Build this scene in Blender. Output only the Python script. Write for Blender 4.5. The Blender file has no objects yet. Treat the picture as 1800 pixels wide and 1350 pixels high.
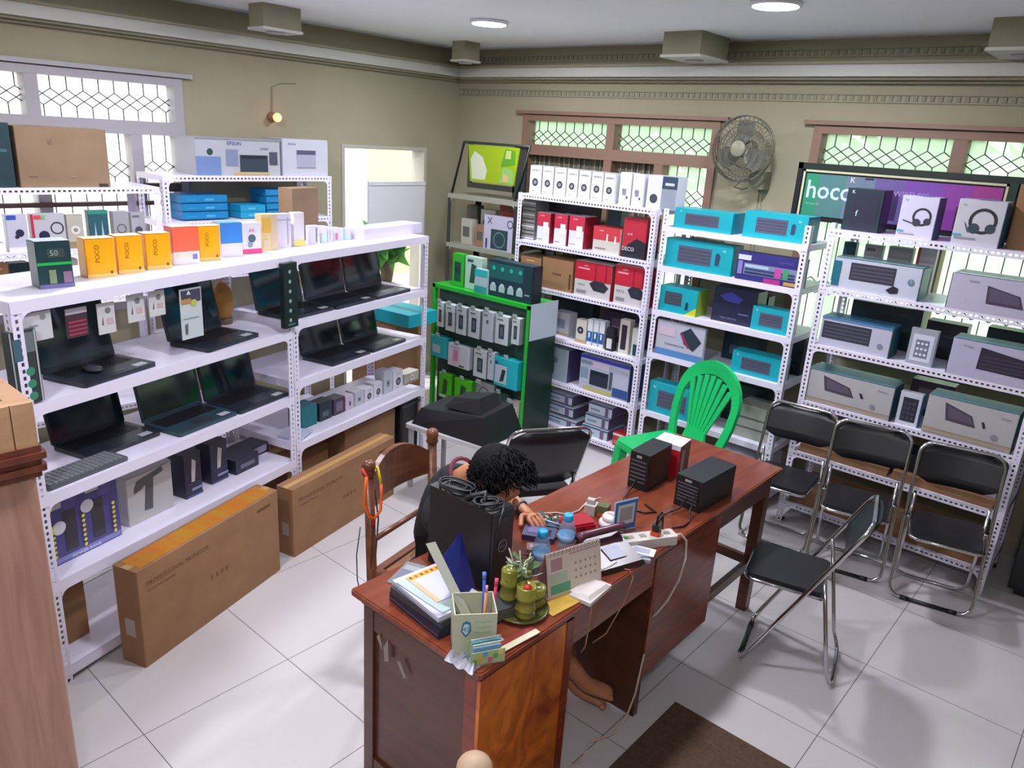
import bpy, math, random
from mathutils import Vector, Matrix
random.seed(7)
SC = bpy.context.scene
COL = SC.collection
PI = math.pi

# ---------------------------------------------------------------- camera
H = 2.15
YAW, PIT, ROL, FPX = math.radians(-40.27533538), math.radians(18.01901857), math.radians(3.62378145), 1332.4656
fw = Vector((math.sin(YAW) * math.cos(PIT), math.cos(YAW) * math.cos(PIT), -math.sin(PIT)))
rt = Vector((math.cos(YAW), -math.sin(YAW), 0))
up = rt.cross(fw)
c_, s_ = math.cos(ROL), math.sin(ROL)
rt2, up2 = c_ * rt + s_ * up, -s_ * rt + c_ * up
cam_d = bpy.data.cameras.new('camera')
cam = bpy.data.objects.new('camera', cam_d)
COL.objects.link(cam)
M = Matrix((rt2, up2, -fw)).transposed().to_4x4()
M.translation = (0, 0, H)
cam.matrix_world = M
cam_d.sensor_width = 36
cam_d.lens = FPX / 1800 * 36
cam_d.clip_start = 0.05
SC.camera = cam

# ---------------------------------------------------------------- world, sun, exposure
w = bpy.data.worlds.new('sky'); SC.world = w; w.use_nodes = True
nt = w.node_tree
bg = nt.nodes['Background']
sky = nt.nodes.new('ShaderNodeTexSky'); sky.sky_type = 'HOSEK_WILKIE'; sky.turbidity = 6
sky.sun_direction = (-0.3, 0.2, 0.93)
mixw = nt.nodes.new('ShaderNodeMixRGB'); mixw.inputs[0].default_value = 0.75
mixw.inputs[2].default_value = (1.0, 1.0, 1.0, 1)
nt.links.new(sky.outputs[0], mixw.inputs[1]); nt.links.new(mixw.outputs[0], bg.inputs[0])
bg.inputs[1].default_value = 4.6
sd = bpy.data.lights.new('sun', 'SUN'); sd.energy = 3.0; sd.angle = 0.05
sun = bpy.data.objects.new('sun', sd); COL.objects.link(sun)
sun.rotation_euler = (math.radians(12), math.radians(-14), 0)
SC.view_settings.view_transform = 'Standard'
SC.view_settings.look = 'None'
SC.view_settings.gamma = 1
SC.view_settings.exposure = 0.22
LAMP_W = 27.0

# ---------------------------------------------------------------- materials
def lin(h):
    if isinstance(h, str):
        h = h.lstrip('#'); h = h if len(h) == 6 else ''.join(q + q for q in h); v = [int(h[i:i+2], 16) / 255 for i in (0, 2, 4)]
    else: v = h
    return tuple((x / 12.92 if x <= 0.04045 else ((x + 0.055) / 1.055) ** 2.4) for x in v) + (1,)
MATS = {}
def mat(color, rough=0.5, metal=0.0, name=None, **kw):
    key = (color, rough, metal, name, tuple(sorted(kw.items())))
    if key in MATS: return MATS[key]
    m = bpy.data.materials.new(name or 'mat_' + str(color).strip('#')); m.use_nodes = True
    b = m.node_tree.nodes['Principled BSDF']
    b.inputs['Base Color'].default_value = lin(color)
    b.inputs['Roughness'].default_value = rough
    b.inputs['Metallic'].default_value = metal
    for k, v in kw.items():
        k2 = k.replace('_', ' ').title().replace('Ior', 'IOR')
        b.inputs[k2].default_value = v
    MATS[key] = m
    return m
def nodes(m): return m.node_tree.nodes, m.node_tree.links
def noisy(name, c1, c2, scale=(1, 1, 1), detail=4, rough=0.5, bump=0.0, dist=0.0, nscale=5.0, metal=0, spec=None):
    if name in MATS: return MATS[name]
    m = bpy.data.materials.new(name); m.use_nodes = True
    n, l = nodes(m); b = n['Principled BSDF']
    tc = n.new('ShaderNodeTexCoord'); mp = n.new('ShaderNodeMapping'); mp.inputs['Scale'].default_value = scale
    nz = n.new('ShaderNodeTexNoise'); nz.inputs['Scale'].default_value = nscale; nz.inputs['Detail'].default_value = detail
    nz.inputs['Distortion'].default_value = dist
    cr = n.new('ShaderNodeValToRGB')
    cr.color_ramp.elements[0].position = 0.3; cr.color_ramp.elements[1].position = 0.7
    cr.color_ramp.elements[0].color = lin(c1); cr.color_ramp.elements[1].color = lin(c2)
    l.new(tc.outputs['Object'], mp.inputs[0]); l.new(mp.outputs[0], nz.inputs[0]); l.new(nz.outputs[0], cr.inputs[0])
    l.new(cr.outputs[0], b.inputs['Base Color'])
    b.inputs['Roughness'].default_value = rough; b.inputs['Metallic'].default_value = metal
    if spec is not None: b.inputs['Specular IOR Level'].default_value = spec
    if bump:
        bp = n.new('ShaderNodeBump'); bp.inputs['Strength'].default_value = bump; bp.inputs['Distance'].default_value = 0.01
        l.new(nz.outputs[0], bp.inputs['Height']); l.new(bp.outputs[0], b.inputs['Normal'])
    MATS[name] = m
    return m
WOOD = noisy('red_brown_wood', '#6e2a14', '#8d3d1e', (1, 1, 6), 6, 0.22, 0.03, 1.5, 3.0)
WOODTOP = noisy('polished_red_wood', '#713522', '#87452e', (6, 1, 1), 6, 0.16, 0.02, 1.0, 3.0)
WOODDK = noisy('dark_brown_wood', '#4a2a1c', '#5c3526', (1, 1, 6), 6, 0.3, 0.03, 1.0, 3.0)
WOODOR = noisy('front_lit_orange_wood', '#8e3412', '#e8862e', (2, 2, 1.2), 6, 0.28, 0.03, 2.0, 3.0)  # orange brightened in the colour to stand in for weak front light
WOODCH = noisy('chair_brown_wood', '#54301f', '#7a4a30', (1, 1, 5), 5, 0.3, 0.02, 1.0, 4.0)
WOODLT = noisy('tan_pink_wood', '#9c6e5e', '#b88c7a', (7, 7, .6), 7, 0.42, 0.05, 0.6, 5.0)
WOODCAP = noisy('light_tan_wood', '#a88260', '#ba9270', (5, 1, 5), 6, 0.4, 0.04, 0.6, 4.0)
KRAFT = noisy('brown_cardboard', '#8f6847', '#9c7451', (1, 1, 1), 3, 0.75, 0.02, 0, 6.0)
KRAFTD = noisy('dull_cardboard', '#82694f', '#8e745b', (1, 1, 1), 3, 0.75, 0.02, 0, 6.0)
WALL = noisy('cream_wall_paint', '#a09a80', '#a8a288', (1, 1, 1), 3, 0.85, 0.03, 0, 1.5)
MOULD = noisy('olive_trim_paint', '#8a866e', '#939078', (1, 1, 1), 2, 0.7, 0.0, 0, 2)
MOULDL = mat('#c4c4bb', 0.6, name='pale_trim_paint')
CEIL = mat('#efeff0', 0.9, name='ceiling_paint')
CHROME = mat('#c8c8cc', 0.12, 1.0, name='chrome')
BLKVINYL = mat('#1c1c1f', 0.35, name='black_vinyl')
WHITEM = mat('#e8e3f4', 0.3, name='white_enamel_steel')
FRAMEB = mat('#8d6f5d', 0.5, name='brown_pink_window_paint')
FRAMEW = mat('#a9a6ac', 0.5, name='grey_window_paint')
BLACK = mat('#151517', 0.4, name='black_plastic')
SKIN = noisy('skin', '#b97a55', '#c48560', (1, 1, 1), 3, 0.5, 0.01, 0, 12)
def perf():
    m = bpy.data.materials.new('perforated_white_steel'); m.use_nodes = True
    n, l = nodes(m); b = n['Principled BSDF']; out = n['Material Output']
    b.inputs['Base Color'].default_value = lin('#e8e3f4'); b.inputs['Roughness'].default_value = 0.3
    uv = n.new('ShaderNodeUVMap'); sp = n.new('ShaderNodeSeparateXYZ'); l.new(uv.outputs[0], sp.inputs[0])
    fr = n.new('ShaderNodeMath'); fr.operation = 'FRACT'; l.new(sp.outputs[0], fr.inputs[0])
    a1 = n.new('ShaderNodeMath'); a1.operation = 'SUBTRACT'; a1.inputs[1].default_value = .5; l.new(fr.outputs[0], a1.inputs[0])
    a2 = n.new('ShaderNodeMath'); a2.operation = 'ABSOLUTE'; l.new(a1.outputs[0], a2.inputs[0])
    a3 = n.new('ShaderNodeMath'); a3.operation = 'LESS_THAN'; a3.inputs[1].default_value = .27; l.new(a2.outputs[0], a3.inputs[0])
    b1 = n.new('ShaderNodeMath'); b1.operation = 'SUBTRACT'; b1.inputs[1].default_value = .5; l.new(sp.outputs[1], b1.inputs[0])
    b2 = n.new('ShaderNodeMath'); b2.operation = 'ABSOLUTE'; l.new(b1.outputs[0], b2.inputs[0])
    b3 = n.new('ShaderNodeMath'); b3.operation = 'LESS_THAN'; b3.inputs[1].default_value = .14; l.new(b2.outputs[0], b3.inputs[0])
    mu = n.new('ShaderNodeMath'); mu.operation = 'MULTIPLY'; l.new(a3.outputs[0], mu.inputs[0]); l.new(b3.outputs[0], mu.inputs[1])
    tr = n.new('ShaderNodeBsdfTransparent'); mx = n.new('ShaderNodeMixShader')
    l.new(mu.outputs[0], mx.inputs[0]); l.new(b.outputs[0], mx.inputs[1]); l.new(tr.outputs[0], mx.inputs[2]); l.new(mx.outputs[0], out.inputs[0])
    return m
PERF = perf()
def glassmat(name, tint, tr=0.6):
    m = bpy.data.materials.new(name); m.use_nodes = True
    n, l = nodes(m); out = n['Material Output']; n.remove(n['Principled BSDF'])
    t = n.new('ShaderNodeBsdfTransparent'); t.inputs[0].default_value = lin(tint)
    d = n.new('ShaderNodeBsdfTranslucent'); d.inputs[0].default_value = lin(tint)
    g = n.new('ShaderNodeBsdfGlossy'); g.inputs['Roughness'].default_value = 0.08
    m1 = n.new('ShaderNodeMixShader'); m1.inputs[0].default_value = 1 - tr
    m2 = n.new('ShaderNodeMixShader'); m2.inputs[0].default_value = 0.04
    l.new(t.outputs[0], m1.inputs[1]); l.new(d.outputs[0], m1.inputs[2]); l.new(m1.outputs[0], m2.inputs[1]); l.new(g.outputs[0], m2.inputs[2]); l.new(m2.outputs[0], out.inputs[0])
    return m
GLASS = glassmat('frosted_green_glass', '#dfece2', 0.5)
WGLASS = glassmat('clear_window_glass', '#ffffff', 0.6)
CLEAR = glassmat('thin_clear_plastic', '#f4f4f8', 0.75)
BOTTLE = glassmat('clear_blue_plastic', '#dcecf8', 0.78)

# ---------------------------------------------------------------- mesh builder
TXT = {}
def text_geo(s):
    if s not in TXT:
        cu = bpy.data.curves.new('t', 'FONT'); cu.body = s; cu.offset = .012 if s == 'hoco' else 0; cu.resolution_u = 2
        o = bpy.data.objects.new('t', cu)
        me = bpy.data.meshes.new_from_object(o)
        vs = [tuple(v.co) for v in me.vertices]; fs = [tuple(p.vertices) for p in me.polygons if p.normal.z > 0]
        xs = [v[0] for v in vs] or [0, 1]; ys = [v[1] for v in vs] or [0, 1]
        TXT[s] = (vs, fs, min(xs), max(xs), min(ys), max(ys))
        bpy.data.objects.remove(o); bpy.data.curves.remove(cu); bpy.data.meshes.remove(me)
    return TXT[s]
class MB:
    def __init__(s):
        s.v = []; s.f = []; s.fm = []; s.sm = []; s.ms = []; s.uv = {}; s.M = Matrix()
    def mi(s, m):
        if m not in s.ms: s.ms.append(m)
        return s.ms.index(m)
    def add(s, vs, fs, m, smooth=False, uvs=None):
        o = len(s.v); k = s.mi(m)
        s.v += [tuple(s.M @ Vector(p)) for p in vs]
        for i, f in enumerate(fs):
            s.f.append(tuple(o + j for j in f)); s.fm.append(k); s.sm.append(smooth)
            if uvs: s.uv[len(s.f) - 1] = uvs[i]
        return s
    def box(s, x0, y0, z0, x1, y1, z1, m):
        vs = [(x, y, z) for x in (x0, x1) for y in (y0, y1) for z in (z0, z1)]
        fs = [(0, 1, 3, 2), (4, 6, 7, 5), (0, 4, 5, 1), (2, 3, 7, 6), (0, 2, 6, 4), (1, 5, 7, 3)]
        return s.add(vs, fs, m)
    def hexa(s, b, t, m):
        return s.add(list(b) + list(t), [(3, 2, 1, 0), (4, 5, 6, 7), (0, 1, 5, 4), (1, 2, 6, 5), (2, 3, 7, 6), (3, 0, 4, 7)], m)
    def rbox(s, x0, y0, z0, x1, y1, z1, m, r=0.01, seg=3, ax='z'):
        # box with rounded vertical (or other axis) edges
        def outline(a0, b0, a1, b1):
            pts = []
            for cx, cy, st in ((a1 - r, b1 - r, 0), (a0 + r, b1 - r, 1), (a0 + r, b0 + r, 2), (a1 - r, b0 + r, 3)):
                for k in range(seg + 1):
                    a = (st + k / seg) * PI / 2; pts.append((cx + r * math.cos(a), cy + r * math.sin(a)))
            return pts
        if ax == 'z': P = outline(x0, y0, x1, y1); lo = [(a, b, z0) for a, b in P]; hi = [(a, b, z1) for a, b in P]
        elif ax == 'y': P = outline(x0, z0, x1, z1); lo = [(a, y1, b) for a, b in P]; hi = [(a, y0, b) for a, b in P]
        else: P = outline(y0, z0, y1, z1); lo = [(x0, a, b) for a, b in P]; hi = [(x1, a, b) for a, b in P]
        n = len(P)
        return s.add(lo + hi, [tuple(range(n - 1, -1, -1)), tuple(range(n, 2 * n))] + [(i, (i + 1) % n, n + (i + 1) % n, n + i) for i in range(n)], m)
    def prism(s, pts, y0, y1, m):       # polygon in x,z extruded along y
        n = len(pts)
        return s.add([(a, y0, b) for a, b in pts] + [(a, y1, b) for a, b in pts], [tuple(range(n)), tuple(range(2 * n - 1, n - 1, -1))] + [(i, n + i, n + (i + 1) % n, (i + 1) % n) for i in range(n)], m)
    def tube(s, pts, r, m, n=8, closed=False, cap=True, rr=None):
        P = [Vector(p) for p in pts]; N = len(P); rings = []; pu = None
        for i, p in enumerate(P):
            a = P[(i - 1) % N] if (closed or i > 0) else p; b = P[(i + 1) % N] if (closed or i < N - 1) else p
            t = (b - a).normalized() if (b - a).length > 1e-9 else Vector((0, 0, 1))
            if pu is None: pu = t.orthogonal().normalized()
            else:
                pu = pu - t * pu.dot(t); pu = pu.normalized() if pu.length > 1e-6 else t.orthogonal().normalized()
            pv = t.cross(pu); q = rr[i] if rr else r
            rings.append([p + (pu * math.cos(2 * PI * k / n) + pv * math.sin(2 * PI * k / n)) * q for k in range(n)])
        vs = [v for ring in rings for v in ring]; fs = []
        for i in range(N if closed else N - 1):
            j = (i + 1) % N
            for k in range(n): fs.append((i * n + k, i * n + (k + 1) % n, j * n + (k + 1) % n, j * n + k))
        if cap and not closed: fs += [tuple(range(n - 1, -1, -1)), tuple((N - 1) * n + k for k in range(n))]
        return s.add(vs, fs, m, True)
    def lathe(s, prof, m, n=20, c=(0, 0, 0)):
        vs = []; fs = []
        for r, z in prof: vs += [(c[0] + r * math.cos(2 * PI * k / n), c[1] + r * math.sin(2 * PI * k / n), c[2] + z) for k in range(n)]
        for i in range(len(prof) - 1):
            for k in range(n): fs.append((i * n + k, i * n + (k + 1) % n, (i + 1) * n + (k + 1) % n, (i + 1) * n + k))
        fs += [tuple(range(n - 1, -1, -1)), tuple((len(prof) - 1) * n + k for k in range(n))]
        return s.add(vs, fs, m, True)
    def ball(s, c, r, m, n=12, k=8, sc=(1, 1, 1)):
        vs = [(c[0], c[1], c[2] - r * sc[2])]; fs = []
        for i in range(1, k):
            a = PI * i / k
            for j in range(n):
                b = 2 * PI * j / n; vs.append((c[0] + r * sc[0] * math.sin(a) * math.cos(b), c[1] + r * sc[1] * math.sin(a) * math.sin(b), c[2] - r * sc[2] * math.cos(a)))
        vs.append((c[0], c[1], c[2] + r * sc[2])); L = len(vs) - 1
        for j in range(n): fs.append((0, 1 + (j + 1) % n, 1 + j)); fs.append((L, L - n + j, L - n + (j + 1) % n))
        for i in range(k - 2):
            for j in range(n): fs.append((1 + i * n + j, 1 + i * n + (j + 1) % n, 1 + (i + 1) * n + (j + 1) % n, 1 + (i + 1) * n + j))
        return s.add(vs, fs, m, True)
    def text(s, t, O, X, Y, h, m, wmax=None, center=True):
        vs, fs, x0, x1, y0, y1 = text_geo(t); k = h / max(1e-6, y1 - y0); kx = k
        if wmax and (x1 - x0) * k > wmax: kx = wmax / (x1 - x0)
        O, X, Y = Vector(O), Vector(X), Vector(Y); cx = (x0 + x1) / 2 if center else x0; cy = (y0 + y1) / 2
        return s.add([O + X * (v[0] - cx) * kx + Y * (v[1] - cy) * k for v in vs], fs, m)
    def build(s, name, parent=None, loc=None, rot=None):
        me = bpy.data.meshes.new(name); me.from_pydata(s.v, [], s.f)
        for m in s.ms: me.materials.append(m)
        me.polygons.foreach_set('material_index', s.fm); me.polygons.foreach_set('use_smooth', s.sm)
        if s.uv:
            ul = me.uv_layers.new(name='UVMap')
            for fi, uvs in s.uv.items():
                for li, q in zip(me.polygons[fi].loop_indices, uvs): ul.data[li].uv = q
        me.update()
        o = bpy.data.objects.new(name, me); COL.objects.link(o)
        if parent: o.parent = parent
        if loc: o.location = loc
        if rot is not None: o.rotation_euler = rot if hasattr(rot, '__len__') else (0, 0, rot)
        return o
def tag(o, label, cat, group=None, kind=None):
    o['label'] = label; o['category'] = cat
    if group: o['group'] = group
    if kind: o['kind'] = kind
    return o
def struct(o): o['kind'] = 'structure'; return o
def thing(name, label, cat, loc=(0, 0, 0), rz=0, group=None):
    o = bpy.data.objects.new(name, None); COL.objects.link(o); o.location = loc; o.rotation_euler = (0, 0, rz); o.empty_display_size = .1
    return tag(o, label, cat, group)
def one(mb, name, label, cat, loc=None, rot=None, group=None): return tag(mb.build(name, None, loc, rot), label, cat, group)
def children(o): return [c for c in list(bpy.data.objects) if c.parent == o]
def copy_tree(o, parent=None):
    c = o.copy(); COL.objects.link(c); c.parent = parent
    for ch in children(o): copy_tree(ch, c)
    return c
def arc(cx, cz, r, a0, a1, n=6): return [(cx + r * math.cos(math.radians(a0 + (a1 - a0) * i / n)), cz + r * math.sin(math.radians(a0 + (a1 - a0) * i / n))) for i in range(n + 1)]

# ---------------------------------------------------------------- the room
XL, YB, ZC = -5.0, 4.95, 2.82
XR, YF = 3.2, -2.8
def wall_mb(a0, a1, z1, holes, put):
    # grid decomposition of a wall with rectangular openings; put(a,b,z,zz)
    As = sorted({a0, a1} | {h[0] for h in holes} | {h[1] for h in holes}); Zs = sorted({0, z1} | {h[2] for h in holes} | {h[3] for h in holes})
    for i in range(len(As) - 1):
        run = None
        for j in range(len(Zs) - 1):
            am, zm = (As[i] + As[i+1]) / 2, (Zs[j] + Zs[j+1]) / 2
            if not any(h[0] < am < h[1] and h[2] < zm < h[3] for h in holes): put(As[i], As[i+1], Zs[j], Zs[j+1])
W1 = (-4.24, -2.5, 0.95, 2.33); W2 = (-1.87, 0.35, 0.95, 2.33); W3 = (-1.2, 2.47, 0.95, 2.37); DR = (3.70, 4.58, 0, 2.02)
mb = MB(); wall_mb(XL - .15, XR + .15, ZC, [W1, W2], lambda a, b, c, d: mb.box(a, YB, c, b, YB + .15, d, WALL)); struct(mb.build('wall_back'))
mb = MB(); wall_mb(YF, YB, ZC, [W3, DR], lambda a, b, c, d: mb.box(XL - .15, a, c, XL, b, d, WALL)); struct(mb.build('wall_left'))
mb = MB(); mb.box(XR, YF, 0, XR + .15, YB, ZC, WALL); struct(mb.build('wall_right'))
mb = MB(); mb.box(XL - .15, YF - .15, 0, XR + .15, YF, ZC, WALL); struct(mb.build('wall_front'))
mb = MB(); mb.box(XL - .15, YF - .15, ZC, XR + .15, YB + .15, ZC + .12, CEIL); struct(mb.build('ceiling'))
def floor_mat():
    m = bpy.data.materials.new('glazed_floor_tiles'); m.use_nodes = True
    n, l = nodes(m); b = n['Principled BSDF']
    tc = n.new('ShaderNodeTexCoord'); sp = n.new('ShaderNodeSeparateXYZ'); l.new(tc.outputs['Object'], sp.inputs[0])
    masks = []
    for ax, off in ((0, -.588), (1, 3.271)):
        a = n.new('ShaderNodeMath'); a.operation = 'SUBTRACT'; a.inputs[1].default_value = off - 60; l.new(sp.outputs[ax], a.inputs[0])
        d = n.new('ShaderNodeMath'); d.operation = 'DIVIDE'; d.inputs[1].default_value = .6; l.new(a.outputs[0], d.inputs[0])
        f = n.new('ShaderNodeMath'); f.operation = 'FRACT'; l.new(d.outputs[0], f.inputs[0])
        g = n.new('ShaderNodeMath'); g.operation = 'SUBTRACT'; g.inputs[1].default_value = .5; l.new(f.outputs[0], g.inputs[0])
        h = n.new('ShaderNodeMath'); h.operation = 'ABSOLUTE'; l.new(g.outputs[0], h.inputs[0])
        k = n.new('ShaderNodeMath'); k.operation = 'GREATER_THAN'; k.inputs[1].default_value = .4972; l.new(h.outputs[0], k.inputs[0]); masks.append(k)
    mx = n.new('ShaderNodeMath'); mx.operation = 'MAXIMUM'; l.new(masks[0].outputs[0], mx.inputs[0]); l.new(masks[1].outputs[0], mx.inputs[1])
    nz = n.new('ShaderNodeTexNoise'); nz.inputs['Scale'].default_value = 1.3; nz.inputs['Detail'].default_value = 3; l.new(tc.outputs['Object'], nz.inputs[0])
    cr = n.new('ShaderNodeValToRGB'); cr.color_ramp.elements[0].color = lin('#c4bfbf'); cr.color_ramp.elements[1].color = lin('#cec9c9'); l.new(nz.outputs[0], cr.inputs[0])
    mc = n.new('ShaderNodeMixRGB'); mc.inputs[2].default_value = lin('#6c6a68'); l.new(mx.outputs[0], mc.inputs[0]); l.new(cr.outputs[0], mc.inputs[1]); l.new(mc.outputs[0], b.inputs['Base Color'])
    b.inputs['Roughness'].default_value = 0.22
    return m
mb = MB(); mb.box(XL - .15, YF - .15, -.1, XR + .15, YB + .15, 0, floor_mat()); struct(mb.build('floor'))
# cornice, dentil strips, picture-rail
def trim_run(name, prof, m, m2=None):
    mb = MB()
    for (o0, o1, z0, z1, mm) in prof:
        mb.box(XL + .0, YB - o1, z0, XR, YB - o0, z1, mm)
        mb.box(XL + o0, YF, z0, XL + o1, YB, z1, mm)
    struct(mb.build(name))
trim_run('trim_1', [(0, .10, 2.585, 2.60, MOULD), (0, .14, 2.60, 2.665, MOULDL), (0, .16, 2.665, 2.68, MOULD), (0, .05, 2.57, 2.585, MOULD)], None)
mb = MB()
for z in (2.478, 2.73):
    mb.box(XL, YB - .008, z - .012, XR, YB, z - .008, MOULD); mb.box(XL, YB - .008, z + .030, XR, YB, z + .034, MOULD)
    x = XL + .05
    while x < XR: mb.box(x, YB - .006, z, x + .022, YB, z + .028, MOULD); x += .044
struct(mb.build('trim_2'))
for i, (x0, x1, y0, y1) in enumerate(((-2.70, -2.44, 4.42, 4.78), (-.92, -.66, 4.42, 4.78), (-4.58, -4.42, 2.72, 2.98), (-4.56, -4.42, 4.42, 4.58), (-4.58, -4.42, 1.0, 1.26))):
    mb = MB(); mb.box(x0, y0, 2.69, x1, y1, ZC, MOULD); mb.box(x0 - .008, y0 - .008, 2.675, x1 + .008, y1 + .008, 2.69, MOULDL)
    mb.M = Matrix.Translation(((x0 + x1) / 2, (y0 + y1) / 2, 0)); mb.lathe([(.05, 2.665), (.06, 2.675)], FRAMEW, 16)
    struct(mb.build('trim_%d' % (i + 3)))

def window(name, axis, pos, a0, a1, z0, z1, zt, mullions, low_m, fm, shut=()):
    # axis 'x': window in the back wall (runs along x); axis 'y': in the left wall
    def put(b, aa, bb, lo, hi, c, d, m):      # aa..bb along wall, lo..hi depth inwards from wall face (negative = into wall)
        if axis == 'x': b.box(aa, pos - hi, c, bb, pos - lo, d, m)
        else: b.box(pos + lo, aa, c, pos + hi, bb, d, m)
    root = bpy.data.objects.new(name, None); COL.objects.link(root); struct(root)
    fr = MB(); t = .055
    for aa, bb, c, d in ((a0, a0 + t, z0, z1), (a1 - t, a1, z0, z1), (a0 + t, a1 - t, z1 - .045, z1), (a0 + t, a1 - t, z0, z0 + .05), (a0 + t, a1 - t, zt - .05, zt + .03)): put(fr, aa, bb, -.1, .02, c, d, fm)
    for m_ in mullions: put(fr, m_ - .035, m_ + .035, -.098, .017, zt + .025, z1 - .04, fm)
    for m_ in low_m: put(fr, m_ - .035, m_ + .035, -.098, .017, z0 + .045, zt - .045, fm)
    put(fr, a0 - .06, a1 + .06, -.02, .045, z1 + .005, z1 + .03, fm)
    if axis == 'y':
        for c, d in ((1.68, 1.735), (1.60, 1.625)): put(fr, a0 + t, a1 - t, -.03, .03, c, d, mat('#5d4a48', .5, name='dark_rail_paint'))
    fo = fr.build('window_frame', root); fo['kind'] = 'structure'
    gl = MB(); put(gl, a0, a1, -.085, -.08, z0, z1, WGLASS if axis == 'y' else GLASS); go = gl.build('window_glass', root); go['kind'] = 'structure'
    gr = MB(); s = .088; GM = mat('#4a5450', 0.5, 0.3, name='grille_iron')
    def bar(p, q):
        d0 = -.055
        P = [(a, pos - d0, z) if axis == 'x' else (pos + d0, a, z) for a, z in (p, q)]
        gr.tube(P, .0038, GM, 4, cap=False)
    def seg(p, q, A0, A1, B0, B1):
        (x0, y0), (x1, y1) = p, q          # clip to the pane
        t0, t1 = 0, 1
        for dd, lo, hi, o in ((x1 - x0, A0, A1, x0), (y1 - y0, B0, B1, y0)):
            if abs(dd) < 1e-9:
                if o < lo or o > hi: return
            else:
                ta, tb = (lo - o) / dd, (hi - o) / dd
                if ta > tb: ta, tb = tb, ta
                t0, t1 = max(t0, ta), min(t1, tb)
        if t0 < t1: bar((x0 + (x1 - x0) * t0, y0 + (y1 - y0) * t0), (x0 + (x1 - x0) * t1, y0 + (y1 - y0) * t1))
    def pane(A0, A1, B0, B1, pat):
        n = int((A1 - A0) / s) + 3
        for (h0, h1, kind) in pat:
            za, zb = B1 - h0, B1 - h1
            for k in range(-2, n):
                x = A0 + k * s
                if kind == 'v': seg((x, za), (x, zb), A0, A1, B0, B1)
                elif kind == 'w': seg((x + s / 2, za), (x + s / 2, zb), A0, A1, B0, B1)
                else:
                    seg((x, za), (x + 1.5 * s, zb), A0, A1, B0, B1); seg((x + s, za), (x - .5 * s, zb), A0, A1, B0, B1)
    ed = [a0] + list(mullions) + [a1]
    for i in range(len(ed) - 1): pane(ed[i] + .03, ed[i+1] - .03, zt + .02, z1 - .04, [(0, .075, 'v'), (.075, .165, 'd'), (.165, .5, 'w')])
    ed = [a0] + list(low_m) + [a1]
    for i in range(len(ed) - 1): pane(ed[i] + .03, ed[i+1] - .03, z0 + .05, zt - .05, [(0, .16, 'v'), (.16, .26, 'd'), (.26, .62, 'w'), (.62, .72, 'd'), (.72, 1.3, 'v')])
    o = gr.build('window_grille', root); o['kind'] = 'structure'
    for (aa, bb) in shut:
        sh = MB(); put(sh, aa, bb, -.075, -.065, z0 + .05, zt - .05, mat('#6d6b58', .6, name='shutter_paint'))
        k = aa + .03
        while k < bb: put(sh, k, k + .012, -.065, -.055, z0 + .05, zt - .05, mat('#8f8c78', .6, name='shutter_rib')); k += .05
        o = sh.build('shutter', root); o['kind'] = 'structure'
window('window_1', 'x', YB, W1[0], W1[1], W1[2], W1[3], 2.075, [-3.38], [-3.38, -2.94], FRAMEB, [(-4.18, -3.42), (-3.34, -2.98)])
window('window_2', 'x', YB, W2[0], W2[1], W2[2], W2[3], 2.075, [-1.05, -.25], [-1.05, -.25], FRAMEB)
window('window_3', 'y', XL, W3[0], W3[1], W3[2], W3[3], 2.075, [.2, 1.61], [.2, .9, 1.61, 2.16], FRAMEW)
# doorway to the yard and its leaf
mb = MB(); DM = mat('#b9b6ac', .5, name='door_frame_paint')
for a, b, c, d in ((DR[0], DR[0] + .03, 0, DR[3]), (DR[1] - .03, DR[1], 0, DR[3]), (DR[0] + .03, DR[1] - .03, DR[3] - .03, DR[3])): mb.box(XL - .15, a, c, XL + .01, b, d, DM)
mb.M = Matrix.Translation((XL - .16, DR[0], 0)) @ Matrix.Rotation(math.radians(176), 4, 'Z')
mb.box(0, -.02, .02, .8, .02, 1.97, DM)
struct(mb.build('door_1'))
mb = MB(); SH = mat('#dddde2', .5, name='white_laminate')
mb.box(XL + .03, 3.93, 1.26, XL + .05, 4.53, 1.745, SH); mb.box(XL + .05, 3.93, 1.715, XL + .058, 4.53, 1.745, SH); mb.box(XL + .05, 4.05, 1.31, XL + .056, 4.4, 1.325, SH)
for y in (3.93, 4.50): mb.box(XL + .03, y, 0, XL + .05, y + .03, 1.26, SH)
one(mb, 'white_board', 'white panel board on two legs standing in the bright doorway', 'board')

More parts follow.
